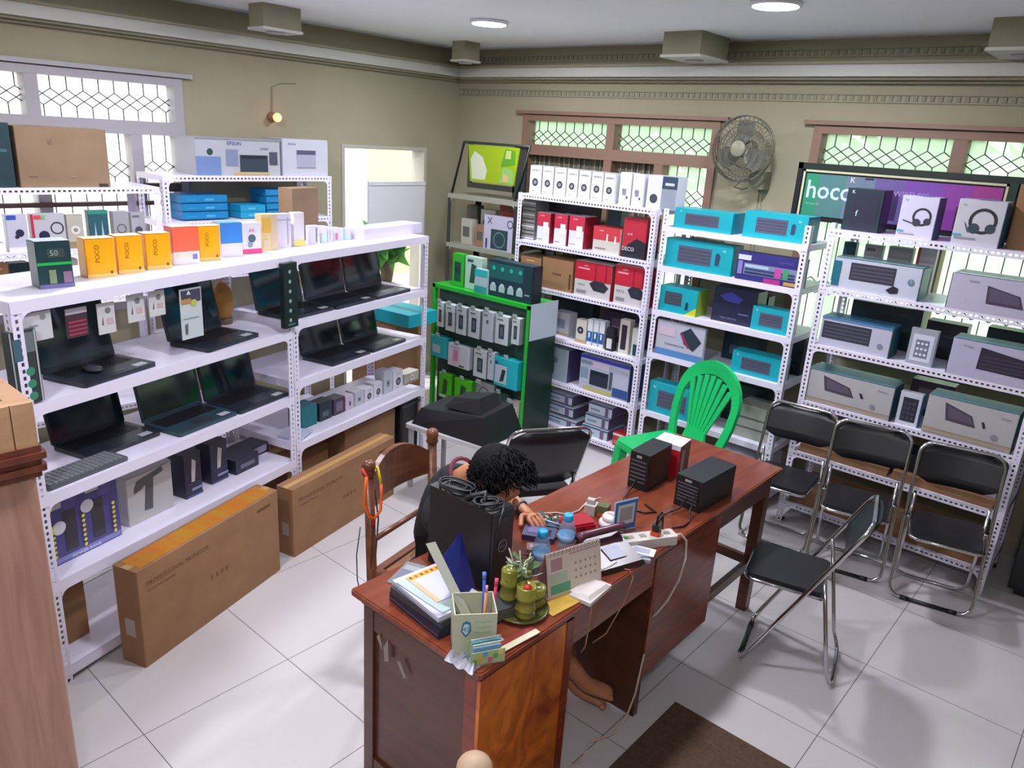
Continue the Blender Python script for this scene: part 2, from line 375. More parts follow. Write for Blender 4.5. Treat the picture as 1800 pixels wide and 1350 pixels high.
# outside: ground, low wall, trees
mb = MB(); mb.box(-30, -25, -.35, 30, 30, -.15, mat('#b9b5a6', .9, name='concrete_yard')); struct(mb.build('ground'))
def leaves(name, c, r, n, m, label, group):
    mb = MB(); rnd = random.Random(name + str(c))
    for i in range(n):
        u = rnd.uniform(-1, 1); a = rnd.uniform(0, 2 * PI); q = r * rnd.uniform(.45, 1) ; sq = math.sqrt(1 - u * u)
        p = Vector((c[0] + q * sq * math.cos(a), c[1] + q * sq * math.sin(a), c[2] + q * u * 1.1))
        d = Vector((rnd.uniform(-1, 1), rnd.uniform(-1, 1), rnd.uniform(-1, 1))).normalized(); e = d.orthogonal().normalized(); s = rnd.uniform(.07, .16)
        mb.add([p - d * s * 1.5, p - e * s * .6, p + d * s * 1.5, p + e * s * .6], [(0, 1, 2, 3)], m)
    return mb
def leafmat(name, c):
    m = bpy.data.materials.new(name); m.use_nodes = True; n, l = nodes(m); b = n['Principled BSDF']
    b.inputs['Base Color'].default_value = lin(c); b.inputs['Roughness'].default_value = .6
    t = n.new('ShaderNodeBsdfTranslucent'); t.inputs[0].default_value = lin(c); mx = n.new('ShaderNodeMixShader'); mx.inputs[0].default_value = .4
    l.new(b.outputs[0], mx.inputs[1]); l.new(t.outputs[0], mx.inputs[2]); l.new(mx.outputs[0], n['Material Output'].inputs[0]); return m
LM = [leafmat('leaf_green', '#6fae4e'), leafmat('leaf_pale', '#9cc46a'), leafmat('leaf_dark', '#4f8a4a')]
TRUNK = mat('#5b5044', .9, name='bark')
trees = [((-5.6, 8.4, 2.4), 1.32, 0, 'leftmost tree behind the back windows'), ((-2.85, 8.6, 2.5), 1.35, 2, 'second tree from the left behind the back windows'), ((-.1, 8.6, 2.5), 1.35, 1, 'pale tree behind the right back window'), ((2.7, 8.8, 2.5), 1.35, 0, 'tree behind the right end of the back windows')]
for c, r, k, lab in trees:
    t = thing('tree', lab, 'tree', (c[0], c[1], -.15), 0, 'trees in the yard')
    mb = leaves('tree', (0, 0, c[2] + .15), r, 900, LM[k], '', ''); mb.build('foliage', t)
    mb = MB(); mb.tube([(0, 0, 0), (.05, .03, 1.2), (0, 0, c[2])], .1, TRUNK, 8, rr=[.13, .1, .05]); mb.build('trunk', t)
mb = MB(); YW = mat('#d9cf9a', .9, name='yellow_wall_paint'); mb.box(-10.0, 7.75, -.15, -9.8, 12.5, 3.4, YW); struct(mb.build('wall_yard'))
mb = MB(); mb.box(-10.0, -14, -.15, -9.8, 7.75, 4.2, mat('#f4f4f2', .9, name='white_backdrop_paint')); struct(mb.build('wall_bright_backdrop'))  # white wall added so the left window and doorway look blown out
t = thing('potted_bonsai', 'small dark potted tree outside the doorway behind the rack', 'plant', (-5.60, 4.62, -.15))
mb = MB(); mb.lathe([(.12, 0), (.16, .2), (.17, .75), (.13, .9), (.11, .88)], mat('#5a5a52', .7, name='stone_pot'), 16); mb.build('pot', t)
mb = MB(); mb.tube([(0, 0, .85), (.03, .02, 1.0), (-.02, 0, 1.15), (.02, .05, 1.26)], .05, TRUNK, 8, rr=[.07, .06, .05, .03]); mb.build('trunk', t)
mb = leaves('b', (0, 0, 1.28), .17, 90, LM[2], '', ''); mb.build('foliage', t)

# ---------------------------------------------------------------- slotted-angle racks
def plate(mb, O, A, B, m, uv=False):
    O, A, B = Vector(O), Vector(A), Vector(B); n = A.cross(B).normalized() * .0012
    L = A.length / .025; q = [(0, 0), (L, 0), (L, 1), (0, 1)] if uv else None
    c = [O, O + A, O + A + B, O + B]
    mb.add([p + n for p in c] + [p - n for p in c], [(0, 1, 2, 3), (7, 6, 5, 4)], m, uvs=[q, q[::-1]] if uv else None)
FRAMES = {}
def rack(key, label, p0, p1, depth, height, shelves, perf_rail=True, group=None, name='storage_rack', pm=None, sm=None, extra=0.0, skip_post=()):
    p0 = Vector((*p0, 0)); p1 = Vector((*p1, 0)); d = p1 - p0; L = d.length; rz = math.atan2(d.y, d.x)
    FRAMES[key] = (p0, rz)
    pm = pm or PERF; sm = sm or WHITEM; usep = pm is PERF
    t = thing(name, label, 'rack', p0, rz, group)
    W = .036
    for (sx, sy) in ((0, 0), (1, 0), (0, 1), (1, 1)):
        if (sx, sy) in skip_post: continue
        mb = MB(); x = L if sx else 0; y = depth if sy else 0; kx = -W if sx else W; ky = -W if sy else W
        plate(mb, (x, y, 0), (0, 0, height), (kx, 0, 0), pm, usep); plate(mb, (x, y, 0), (0, 0, height), (0, ky, 0), pm, usep)
        mb.box(min(x, x + kx * 1.1), min(y, y + ky * 1.1), 0, max(x, x + kx * 1.1), max(y, y + ky * 1.1), .015, BLACK)
        mb.build('post', t)
    for z in shelves:
        mb = MB(); mb.box(.003, .003, z - .004, L - .003, depth - .003, z, sm)
        hh = .034 if perf_rail or key not in 'AB' else .042
        rm = PERF if perf_rail else sm
        plate(mb, (0, -.002, z - hh), (L, 0, 0), (0, 0, hh), rm, perf_rail); plate(mb, (0, depth + .002, z - hh), (L, 0, 0), (0, 0, hh), rm, perf_rail)
        plate(mb, (0.001, 0, z - hh), (0, depth, 0), (0, 0, hh), sm); plate(mb, (L - .001, 0, z - hh), (0, depth, 0), (0, 0, hh), sm)
        for x, k in ((W, 1), (L - W, -1)):
            c = [(x, z - hh), (x + k * .034, z - hh)] + [(x + k * (.034 - .034 * math.sin(a)), z - hh - .034 + .034 * math.cos(a)) for a in (.4, .8, 1.2, PI / 2)]
            if z - hh - .034 > .01: mb.prism([(a, b) for a, b in c], -.0035, -.001, sm)
        mb.build('shelf', t)
    return t
AS, BS = [.07, .45, .81, 1.16, 1.53], [.10, .53, .88, 1.195, 1.53]
rack('A', 'long white steel rack in front left holding laptops under yellow cartons', (-2.85, .77), (-3.24, 2.09), .45, 1.53, AS, False, 'long white racks on the left')
rack('B', 'farther white steel rack on the left, joined to the laptop rack, near display stand', (-3.25, 2.10), (-3.54, 3.28), .45, 1.53, BS, False, 'long white racks on the left')
rack('R1', 'white slotted rack below the left back window holding camera and router cartons', (-3.72, 4.33), (-2.55, 4.33), .42, 1.77, [.09, .43, .76, 1.11, 1.43, 1.765], True, 'white slotted racks along the back wall')
rack('R2', 'white slotted rack in the middle holding teal keyboard cartons', (-2.50, 4.33), (-1.56, 4.33), .42, 1.78, [.10, .43, .84, 1.13, 1.42, 1.67], False, 'white slotted racks along the back wall')
rack('R3', 'white slotted rack on the right holding white keyboard cartons behind folding chairs', (-1.46, 4.33), (-.33, 4.33), .42, 1.78, [.14, .47, .79, 1.13, 1.46, 1.775], True, 'white slotted racks along the back wall')
rack('C', 'low white rack under the left window holding earphone packs', (-4.47, .6), (-4.47, 2.04), .36, 1.755, [.5, 1.17, 1.43, 1.755], True, 'wall side racks', pm=WHITEM)
rack('D', 'white slotted rack against the left wall with blue cartons and printer cartons', (-4.6, 2.12), (-4.6, 3.32), .34, 1.81, [.1, .8, 1.2, 1.535, 1.81], True, 'wall side racks')
DKM = mat('#34352f', .5, .3, name='dark_steel'); LTM = mat('#9a9c8e', .4, .2, name='grey_steel')
rack('K', 'dark steel rack in the corner with a lime green banner on top', (-4.53, 4.40), (-3.78, 4.40), .36, 1.69, [.5, .95, 1.3, 1.69], False, None, pm=DKM, sm=LTM)

# ---------------------------------------------------------------- printed cartons: body plus printed marks in one mesh
W_, K_, T_ = '#dcdce2', '#25262c', '#12a5b4'
def kb(x0, y0, x1, y1, c='#343642', sk=0.0):
    p = [(x0, y1), (x1 - sk, y1 - sk), (x1, y0), (x0 + sk * .3, y0)]
    out = [('F', 'p', p, c)]
    for i in range(4):
        t0 = .12 + i * .21; a = [(x0 + .02 + (x1 - x0 - .04) * .5, 0)]
        ya, yb = y0 + (y1 - y0) * t0, y0 + (y1 - y0) * (t0 + .12)
        out.append(('F', 'r', (x0 + .02 + sk * .2, ya, x1 - .02 - sk, yb), '#4c4e5c'))
    return out
ART = {
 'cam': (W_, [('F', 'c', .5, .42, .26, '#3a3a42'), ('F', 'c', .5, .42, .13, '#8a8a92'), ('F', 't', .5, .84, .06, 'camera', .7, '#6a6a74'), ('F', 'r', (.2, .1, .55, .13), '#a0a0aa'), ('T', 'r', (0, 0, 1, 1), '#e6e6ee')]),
 'plug': (W_, [('F', 'r', (.3, .3, .62, .5), '#8b8b93'), ('F', 't', .35, .45, .1, 'E', .3, '#5b5b66'), ('F', 'r', (.65, .2, .8, .28), '#55555f')]),
 'tallcam': ('#d8d8e4', [('F', 'c', .25, .3, .14, '#43434d'), ('F', 'r', (.5, 0, 1, 1), '#8d98a6'), ('F', 'r', (.5, .62, 1, .98), '#33465c'), ('F', 'r', (.6, .72, .9, .8), '#c6ccd6')]),
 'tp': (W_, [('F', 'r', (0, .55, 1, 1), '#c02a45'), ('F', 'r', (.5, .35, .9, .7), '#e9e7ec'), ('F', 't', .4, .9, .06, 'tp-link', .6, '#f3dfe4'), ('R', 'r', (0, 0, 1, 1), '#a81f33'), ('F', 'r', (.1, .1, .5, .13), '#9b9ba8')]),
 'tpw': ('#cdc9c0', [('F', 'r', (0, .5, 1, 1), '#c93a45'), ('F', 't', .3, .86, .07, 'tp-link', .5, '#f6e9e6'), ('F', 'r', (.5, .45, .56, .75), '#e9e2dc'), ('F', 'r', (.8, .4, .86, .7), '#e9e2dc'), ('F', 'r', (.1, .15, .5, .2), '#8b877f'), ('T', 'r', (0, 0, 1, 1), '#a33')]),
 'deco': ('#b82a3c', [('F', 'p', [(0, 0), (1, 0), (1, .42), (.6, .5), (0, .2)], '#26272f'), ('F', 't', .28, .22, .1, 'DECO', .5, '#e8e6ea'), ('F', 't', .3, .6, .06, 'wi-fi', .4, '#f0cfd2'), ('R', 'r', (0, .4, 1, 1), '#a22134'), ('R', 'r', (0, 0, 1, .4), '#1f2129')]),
 'blk': ('#23262c', []), 'dkteal': ('#1f4650', [('F', 'r', (.3, .3, .6, .5), '#7fa2a8')]),
 'greystack': ('#8b8b86', [('F', 'r', (0, i * .1 + .02, 1, i * .1 + .05), '#3d3f3c' if i % 3 else '#d5d5cf') for i in range(10)]),
 'kraft': ('K', [('F', 'r', (.3, .86, .7, .9), '#d0b070')]), 'kraftl': ('K', [('F', 't', .5, .52, .07, 'amaze', .3, '#4b3524'), ('F', 'r', (.9, .1, .96, .6), '#5f4630')]),
 'kraftbig': ('K2', [('F', 't', .36, .76, .09, 'e', .2, '#7a6250'), ('F', 'r', (.1, .17, .19, .185), '#6f5b4b'), ('F', 'r', (.86, .0, .97, .06), '#3d332c'), ('F', 'r', (.55, .16, .62, .2), '#8a7563')]),
 'kraftv': ('K2', [('F', 't', .4, .2, .09, 'e', .2, '#7a6250'), ('R', 'r', (.1, .3, .9, .6), '#a58d75')]),
 'dkgreen': ('#1d3a40', [('F', 'r', (.3, .55, .9, .6), '#3e6468')]),
 'tprouter': ('#c9c5c6', [('F', 'r', (0, .48, 1, 1), '#bf2438'), ('F', 't', .3, .88, .05, 'tp-link', .4, '#f4dfe2'), ('F', 'r', (.08, .78, .4, .82), '#e0a2aa'), ('F', 'p', [(.42, .4), (.55, .22), (.85, .2), (.95, .36), (.8, .5), (.55, .5)], '#2c2f3a'), ('F', 'r', (.56, .5, .59, .95), '#8d1727'), ('F', 'r', (.84, .5, .87, .95), '#8d1727'), ('F', 't', .2, .34, .07, 'AX12', .25, '#55555f'), ('F', 'r', (.08, .1, .35, .18), '#8f8c92'), ('R', 'r', (0, 0, 1, 1), '#9c1c2c')]),
 'whitepic': ('#cfd0d6', [('F', 'r', (.3, .3, .75, .7), '#8fa0b2'), ('F', 'r', (0, 0, 1, .12), '#b8b48a')]),
 'camsm': ('#cfcabd', [('F', 'c', .45, .55, .3, '#2e2e33'), ('F', 'c', .45, .55, .12, '#9a9aa0'), ('F', 'r', (0, 0, 1, .15), '#b59a72')]),
 'bluepack': ('#d9dbe0', [('F', 'r', (0, .15, 1, .55), '#28629c'), ('F', 'r', (.3, .3, .6, .5), '#dfe8f0')]),
 'inkb': ('#26242c', [('F', 'r', (.2, .1, .85, .55), '#d8d8d6')]),
 'darkwin': ('#cfc9bd', [('F', 'r', (.22, .12, .75, .85), '#2d2838')]), 'darkwin2': ('#cdd0c8', [('F', 'r', (.25, .05, 1, .45), '#1f4450')]),
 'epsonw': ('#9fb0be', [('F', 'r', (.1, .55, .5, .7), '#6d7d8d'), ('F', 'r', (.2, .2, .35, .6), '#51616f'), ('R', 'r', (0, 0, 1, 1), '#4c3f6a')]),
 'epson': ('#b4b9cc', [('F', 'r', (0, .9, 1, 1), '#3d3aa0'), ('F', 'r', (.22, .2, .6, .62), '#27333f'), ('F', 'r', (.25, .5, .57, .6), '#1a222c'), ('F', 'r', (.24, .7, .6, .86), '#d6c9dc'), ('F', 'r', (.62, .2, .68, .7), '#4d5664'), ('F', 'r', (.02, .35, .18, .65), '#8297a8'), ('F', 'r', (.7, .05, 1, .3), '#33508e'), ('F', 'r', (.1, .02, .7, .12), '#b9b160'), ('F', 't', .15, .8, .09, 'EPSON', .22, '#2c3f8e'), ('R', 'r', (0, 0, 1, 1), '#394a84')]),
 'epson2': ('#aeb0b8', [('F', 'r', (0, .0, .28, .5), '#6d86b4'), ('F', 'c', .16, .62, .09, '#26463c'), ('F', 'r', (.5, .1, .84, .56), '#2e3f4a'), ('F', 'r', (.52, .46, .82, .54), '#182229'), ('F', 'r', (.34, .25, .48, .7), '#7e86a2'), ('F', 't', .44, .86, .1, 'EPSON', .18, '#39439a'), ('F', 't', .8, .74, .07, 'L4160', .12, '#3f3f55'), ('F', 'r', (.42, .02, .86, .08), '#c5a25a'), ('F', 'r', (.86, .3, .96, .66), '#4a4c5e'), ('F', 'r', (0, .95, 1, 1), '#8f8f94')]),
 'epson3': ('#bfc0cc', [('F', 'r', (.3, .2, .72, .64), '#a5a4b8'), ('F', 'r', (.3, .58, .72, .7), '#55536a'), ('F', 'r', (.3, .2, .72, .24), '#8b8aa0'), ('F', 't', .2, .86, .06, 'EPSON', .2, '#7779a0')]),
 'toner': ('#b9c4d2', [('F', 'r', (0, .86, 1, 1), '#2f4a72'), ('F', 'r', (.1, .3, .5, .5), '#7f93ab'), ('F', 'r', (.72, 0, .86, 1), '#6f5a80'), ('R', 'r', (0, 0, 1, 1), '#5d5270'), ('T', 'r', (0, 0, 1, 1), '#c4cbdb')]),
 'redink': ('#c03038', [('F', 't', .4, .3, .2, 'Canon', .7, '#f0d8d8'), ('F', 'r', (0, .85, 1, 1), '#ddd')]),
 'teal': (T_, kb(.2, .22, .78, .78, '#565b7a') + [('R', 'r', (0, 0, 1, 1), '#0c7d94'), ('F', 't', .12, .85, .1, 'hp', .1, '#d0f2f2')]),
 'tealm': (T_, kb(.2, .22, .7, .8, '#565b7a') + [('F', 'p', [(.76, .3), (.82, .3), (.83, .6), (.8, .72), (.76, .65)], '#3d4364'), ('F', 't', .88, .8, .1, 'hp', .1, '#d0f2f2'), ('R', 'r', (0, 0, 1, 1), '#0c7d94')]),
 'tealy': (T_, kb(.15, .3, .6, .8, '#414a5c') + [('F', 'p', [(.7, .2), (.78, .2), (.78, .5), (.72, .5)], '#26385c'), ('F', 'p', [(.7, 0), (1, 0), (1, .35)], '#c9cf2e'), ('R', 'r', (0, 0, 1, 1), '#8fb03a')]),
 'tealplain': ('#146f78', []), 'creamstack': ('#a3a79c', [('F', 'r', (0, .3, 1, .34), '#5a5f5c'), ('F', 'r', (0, .6, 1, .64), '#5a5f5c')]),
 'whitec': ('#c3c3cc', [('F', 'r', (.3, .3, .6, .6), '#9a9aa8')]),
 'rgb': ('#34327c', [('F', 'r', (.12, .22, .94, .62), '#7c86a8'), ('F', 'r', (.14, .48, .5, .58), '#a9c4d8'), ('F', 'r', (.14, .36, .9, .45), '#39456f'), ('F', 'r', (.14, .25, .9, .33), '#2d3560'), ('F', 'r', (.6, .25, .7, .58), '#c24b9c'), ('F', 'r', (.72, .25, .8, .58), '#3f9a6c'), ('F', 'r', (.02, .72, .22, .9), '#cfd6e6'), ('F', 'r', (.45, 0, .7, .18), '#b0348c'), ('F', 'r', (.75, .04, .97, .16), '#c79a4e'), ('F', 'r', (.03, .2, .1, .68), '#8a7fc0'), ('F', 't', .75, .8, .1, 'GAMING', .3, '#5b58b0')]),
 'navy': ('#1f2440', [('F', 'p', [(.15, .75), (.4, .9), (.7, .75), (.6, .6), (.3, .62)], '#3b3f9e'), ('F', 't', .4, .14, .05, 'Audio Cable Hub', .6, '#8f96b4'), ('F', 'r', (.62, .3, .85, .33), '#6a70a8')]),
 'cardslot': ('#b9bacb', [('F', 'r', (0, 0, 1, .2), '#5a8bc4'), ('F', 'p', [(.5, .75), (.7, .95), (.95, .6), (.8, .3), (.6, .45)], '#2c3848'), ('F', 'p', [(.5, .72), (.55, .75), (.72, .38), (.68, .35)], '#a02f6a'), ('F', 't', .4, .36, .09, 'Connecting Line', .6, '#3c3d56'), ('F', 'r', (.05, .6, .4, .85), '#cfb9cc')]),
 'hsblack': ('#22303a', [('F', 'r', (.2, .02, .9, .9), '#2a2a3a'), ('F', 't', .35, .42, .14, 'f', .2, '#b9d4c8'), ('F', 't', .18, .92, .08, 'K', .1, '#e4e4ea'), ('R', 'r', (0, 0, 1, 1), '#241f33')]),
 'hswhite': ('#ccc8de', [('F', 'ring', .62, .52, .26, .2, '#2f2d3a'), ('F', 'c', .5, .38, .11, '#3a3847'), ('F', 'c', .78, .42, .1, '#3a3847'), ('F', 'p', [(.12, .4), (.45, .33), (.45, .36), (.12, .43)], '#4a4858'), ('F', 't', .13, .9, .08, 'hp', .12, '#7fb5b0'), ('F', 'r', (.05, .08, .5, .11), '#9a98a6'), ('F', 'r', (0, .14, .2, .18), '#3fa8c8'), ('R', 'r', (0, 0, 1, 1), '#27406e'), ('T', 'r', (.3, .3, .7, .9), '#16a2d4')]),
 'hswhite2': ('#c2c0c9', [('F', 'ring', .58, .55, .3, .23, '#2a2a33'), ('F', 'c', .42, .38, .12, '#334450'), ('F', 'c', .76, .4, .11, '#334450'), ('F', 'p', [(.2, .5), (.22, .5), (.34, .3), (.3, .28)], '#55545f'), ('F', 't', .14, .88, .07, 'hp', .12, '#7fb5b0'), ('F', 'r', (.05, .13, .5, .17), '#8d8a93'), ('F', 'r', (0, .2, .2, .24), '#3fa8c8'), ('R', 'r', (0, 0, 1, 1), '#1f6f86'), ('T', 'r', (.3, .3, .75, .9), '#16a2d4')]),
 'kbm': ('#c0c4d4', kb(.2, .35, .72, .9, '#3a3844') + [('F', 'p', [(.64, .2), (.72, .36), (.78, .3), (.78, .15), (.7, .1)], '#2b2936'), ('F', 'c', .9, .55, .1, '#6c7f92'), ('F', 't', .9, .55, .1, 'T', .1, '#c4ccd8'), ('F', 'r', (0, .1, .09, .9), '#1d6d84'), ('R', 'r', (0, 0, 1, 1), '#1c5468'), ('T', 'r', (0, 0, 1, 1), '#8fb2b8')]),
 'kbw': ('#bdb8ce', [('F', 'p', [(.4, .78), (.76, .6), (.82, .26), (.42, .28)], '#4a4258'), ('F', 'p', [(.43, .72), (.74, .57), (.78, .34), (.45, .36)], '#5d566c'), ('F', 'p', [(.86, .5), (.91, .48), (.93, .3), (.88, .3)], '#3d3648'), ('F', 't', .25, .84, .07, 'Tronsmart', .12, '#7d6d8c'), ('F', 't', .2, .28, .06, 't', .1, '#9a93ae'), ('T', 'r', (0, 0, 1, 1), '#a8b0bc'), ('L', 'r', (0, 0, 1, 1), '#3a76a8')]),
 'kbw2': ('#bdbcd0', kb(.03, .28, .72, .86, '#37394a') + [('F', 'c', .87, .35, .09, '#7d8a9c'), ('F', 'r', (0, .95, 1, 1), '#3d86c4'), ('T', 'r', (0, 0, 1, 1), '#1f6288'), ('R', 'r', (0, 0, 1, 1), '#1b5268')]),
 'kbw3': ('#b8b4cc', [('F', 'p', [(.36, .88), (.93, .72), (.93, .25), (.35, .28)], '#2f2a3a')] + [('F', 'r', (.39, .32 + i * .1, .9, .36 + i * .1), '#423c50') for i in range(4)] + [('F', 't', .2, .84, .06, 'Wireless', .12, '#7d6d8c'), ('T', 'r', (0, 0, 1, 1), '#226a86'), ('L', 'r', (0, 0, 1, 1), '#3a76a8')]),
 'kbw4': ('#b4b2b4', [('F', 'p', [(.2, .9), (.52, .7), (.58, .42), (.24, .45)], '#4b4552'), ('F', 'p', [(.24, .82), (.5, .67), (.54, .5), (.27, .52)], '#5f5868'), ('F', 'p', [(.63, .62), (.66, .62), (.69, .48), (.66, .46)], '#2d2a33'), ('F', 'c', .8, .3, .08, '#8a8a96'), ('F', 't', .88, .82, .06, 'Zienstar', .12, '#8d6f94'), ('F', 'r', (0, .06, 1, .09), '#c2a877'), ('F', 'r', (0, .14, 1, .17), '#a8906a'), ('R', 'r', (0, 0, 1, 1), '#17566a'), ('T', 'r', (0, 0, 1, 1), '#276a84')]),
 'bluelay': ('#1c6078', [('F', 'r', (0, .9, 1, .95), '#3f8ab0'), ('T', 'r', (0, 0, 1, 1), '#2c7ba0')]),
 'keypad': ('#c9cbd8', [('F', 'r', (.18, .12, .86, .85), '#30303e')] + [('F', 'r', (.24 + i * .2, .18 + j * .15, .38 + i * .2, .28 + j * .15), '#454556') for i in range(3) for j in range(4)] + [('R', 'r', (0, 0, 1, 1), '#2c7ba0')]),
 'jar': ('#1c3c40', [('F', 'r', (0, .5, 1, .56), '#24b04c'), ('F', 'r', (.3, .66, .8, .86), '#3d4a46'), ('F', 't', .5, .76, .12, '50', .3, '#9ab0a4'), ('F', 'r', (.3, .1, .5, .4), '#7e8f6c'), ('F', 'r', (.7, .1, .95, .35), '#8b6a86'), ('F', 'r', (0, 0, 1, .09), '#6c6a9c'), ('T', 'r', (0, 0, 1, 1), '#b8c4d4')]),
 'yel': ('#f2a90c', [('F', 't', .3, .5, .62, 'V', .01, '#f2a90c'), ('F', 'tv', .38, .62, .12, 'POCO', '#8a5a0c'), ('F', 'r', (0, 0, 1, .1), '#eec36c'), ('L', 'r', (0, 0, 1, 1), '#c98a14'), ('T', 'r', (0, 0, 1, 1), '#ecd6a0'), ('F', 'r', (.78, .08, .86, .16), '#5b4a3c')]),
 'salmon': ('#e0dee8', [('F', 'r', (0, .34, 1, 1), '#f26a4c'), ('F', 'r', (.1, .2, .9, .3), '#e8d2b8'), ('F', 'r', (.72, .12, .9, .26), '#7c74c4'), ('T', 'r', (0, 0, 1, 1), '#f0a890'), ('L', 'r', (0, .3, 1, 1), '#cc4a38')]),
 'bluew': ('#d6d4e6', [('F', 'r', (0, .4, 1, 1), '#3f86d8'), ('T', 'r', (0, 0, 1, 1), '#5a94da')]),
 'pinkw': ('#dcd8e6', [('F', 'r', (0, 0, 1, .16), '#e2437c'), ('F', 't', .5, .76, .12, 'AR', .5, '#d85a8c'), ('F', 'c', .5, .5, .2, '#4c6470'), ('F', 'c', .4, .3, .14, '#7f9aa2')]),
 'gold': ('#dcc08a', [('F', 'r', (.6, 0, 1, 1), '#cdb99a'), ('F', 'r', (.1, .5, .6, .9), '#d9ad4c'), ('F', 'r', (.1, .1, .5, .3), '#cfc09c')]),
 'cream': ('#d2cede', [('F', 'r', (.7, .1, .8, .9), '#a9a6b4'), ('F', 'r', (0, .8, 1, .84), '#b4b0c0')]),
 'cream2': ('#dad6da', [('F', 'r', (0, 0, 1, .2), '#d8cf74'), ('R', 'r', (0, 0, 1, 1), '#a8928c')]),
 'wslim': ('#d8d6e2', [('F', 'r', (.6, .1, .75, .9), '#8a86a0')]),
 'slim0': ('#dbd8ea', [('F', 'r', (0, 0, 1, .5), '#bfe0e6')]), 'slim1': ('#dbd8ea', [('F', 'r', (.3, .1, .5, .8), '#bcb6c8')]), 'slim2': ('#dbd8ea', [('F', 'r', (.2, .1, .7, .6), '#d878a0')]), 'slim3': ('#dbd8ea', [('F', 'r', (.6, 0, 1, 1), '#a8c4d0')]),
 'sheet': ('#cfcadf', [('T', 'r', (.05, .1, .95, .9), '#d6d2e6')]),
 'purple': ('#514c8c', [('F', 'r', (.02, .02, .98, .1), '#8b88c0'), ('F', 'r', (.26, .15, .42, .75), '#3e3f48'), ('F', 'r', (.62, .15, .78, .75), '#3e3f48'), ('F', 'r', (.04, .15, .14, .7), '#3e3f48'), ('F', 'c', .2, .55, .1, '#dcdce4'), ('F', 'c', .57, .7, .1, '#dcdce4'), ('F', 'c', .35, .88, .12, '#5a579c'), ('F', 'c', .8, .88, .12, '#5a579c')] + [('F', 'c', x, .14 + i * .075, .026, '#d8d83a') for x in (.12, .5, .9) for i in range(7)] + [('F', 't', .5, .06, .05, 'POWER BANK', .5, '#e0def0'), ('F', 'r', (.08, .85, .24, 1), '#c6c8be'), ('F', 'r', (.55, .9, .72, 1), '#c6c8be')]),
 'whiteT': ('#bcbcbc', [('F', 'p', [(.15, .72), (.22, .86), (.78, .96), (.8, .86), (.58, .8), (.52, .18), (.34, .2), (.4, .72), (.3, .66), (.16, .62)], '#56565a'), ('F', 'r', (0, .965, 1, .98), '#8e8e90')]),
 'blkbulb': ('#24223a', [('F', 'p', [(.35, .35), (.55, .35), (.68, .8), (.45, .88), (.38, .6)], '#b9b8b4'), ('F', 'r', (.35, .14, 1, .2), '#8c8cb4'), ('F', 'r', (0, 0, 1, .06), '#4a4870'), ('F', 'r', (.1, .3, .9, .33), '#3f3e52')]),
 'blkflat': ('#22202e', [('F', 'r', (.5, .2, .95, .9), '#a09eac'), ('F', 'r', (.1, .3, .35, .8), '#5d5c6c')]),
 'dk1': ('#1f3038', [('F', 'r', (.2, .2, .7, .5), '#51616a')]), 'dk2': ('#46384e', [('F', 'r', (.2, .2, .8, .8), '#746a7c'), ('R', 'r', (0, 0, 1, 1), '#a03a58')]),
 'w1': ('#cbbfd0', [('F', 'r', (.4, .3, .6, .6), '#55495c')]), 'w2': ('#c2c4cc', [('F', 'r', (.25, .3, .6, .6), '#8c8f9c'), ('F', 'c', .45, .45, .1, '#44464f')]),
 'silverpk': ('#9fa2ac', [('F', 'r', (.12, .1, .88, .85), '#cfd2e2'), ('F', 'r', (.25, .2, .75, .7), '#7d7f96')] + [('F', 'c', .35 + i * .15, .3 + j * .15, .05, '#e6e8f4') for i in range(3) for j in range(3)]),
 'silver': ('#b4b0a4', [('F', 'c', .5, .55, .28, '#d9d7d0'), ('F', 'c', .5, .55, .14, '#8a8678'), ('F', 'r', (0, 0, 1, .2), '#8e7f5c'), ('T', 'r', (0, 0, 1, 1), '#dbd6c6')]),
 'earw': ('#c4c2d2', [('F', 'r', (.05, .86, .5, .98), '#3a55b4'), ('F', 'c', .6, .5, .2, '#2a2a44'), ('F', 'c', .45, .4, .1, '#2a2a44'), ('F', 'r', (0, 0, 1, .12), '#e0dff0')]),
 'earr': ('#b9b9bf', [('F', 'r', (0, 0, .08, 1), '#c02a44'), ('F', 'c', .35, .4, .16, '#26264a'), ('F', 'c', .25, .3, .08, '#26264a'), ('F', 'ring', .75, .6, .2, .16, '#3b3b44'), ('F', 'r', (.65, .1, .95, .25), '#33314e'), ('F', 'r', (.1, .86, .3, .97), '#d84a4a'), ('F', 'r', (.32, .86, .42, .97), '#6abf7a')]),
 'tealpack': ('#2c5964', [('F', 'p', [(.25, .3), (.3, .7), (.36, .3)], '#9ec0cc'), ('F', 'p', [(.6, .3), (.66, .75), (.72, .3)], '#9ec0cc'), ('F', 'r', (0, .9, 1, 1), '#2e8a72')]),
 'greyp2': ('#9c9ca0', [('F', 'ring', .5, .5, .3, .24, '#5a5a60'), ('F', 'r', (0, 0, 1, .1), '#c0c0c4')]), 'greypack': ('#a8a6ac', [('F', 'c', .5, .45, .28, '#4b4b55'), ('F', 'r', (.1, .85, .6, .92), '#6a6a72')]),
 'redw': ('#c0bcc0', [('F', 'r', (0, 0, .15, 1), '#b04040'), ('F', 'c', .5, .3, .14, '#2d2b3a')]),
 'bluebox': ('#1580b8', [('F', 'r', (0, .0, 1, .12), '#0c4d78'), ('F', 'r', (.5, .3, .7, .6), '#4fa8d0'), ('F', 'r', (.1, .35, .3, .5), '#3a97c4')]), 'bluebox2': ('#1f9ac4', [('F', 'r', (.3, .3, .6, .6), '#58b8d8')]),
 'greenp': ('#2cae2a', [('F', 'r', (.2, .15, .8, .75), '#1f4a40'), ('F', 'c', .5, .5, .2, '#12302c')]),
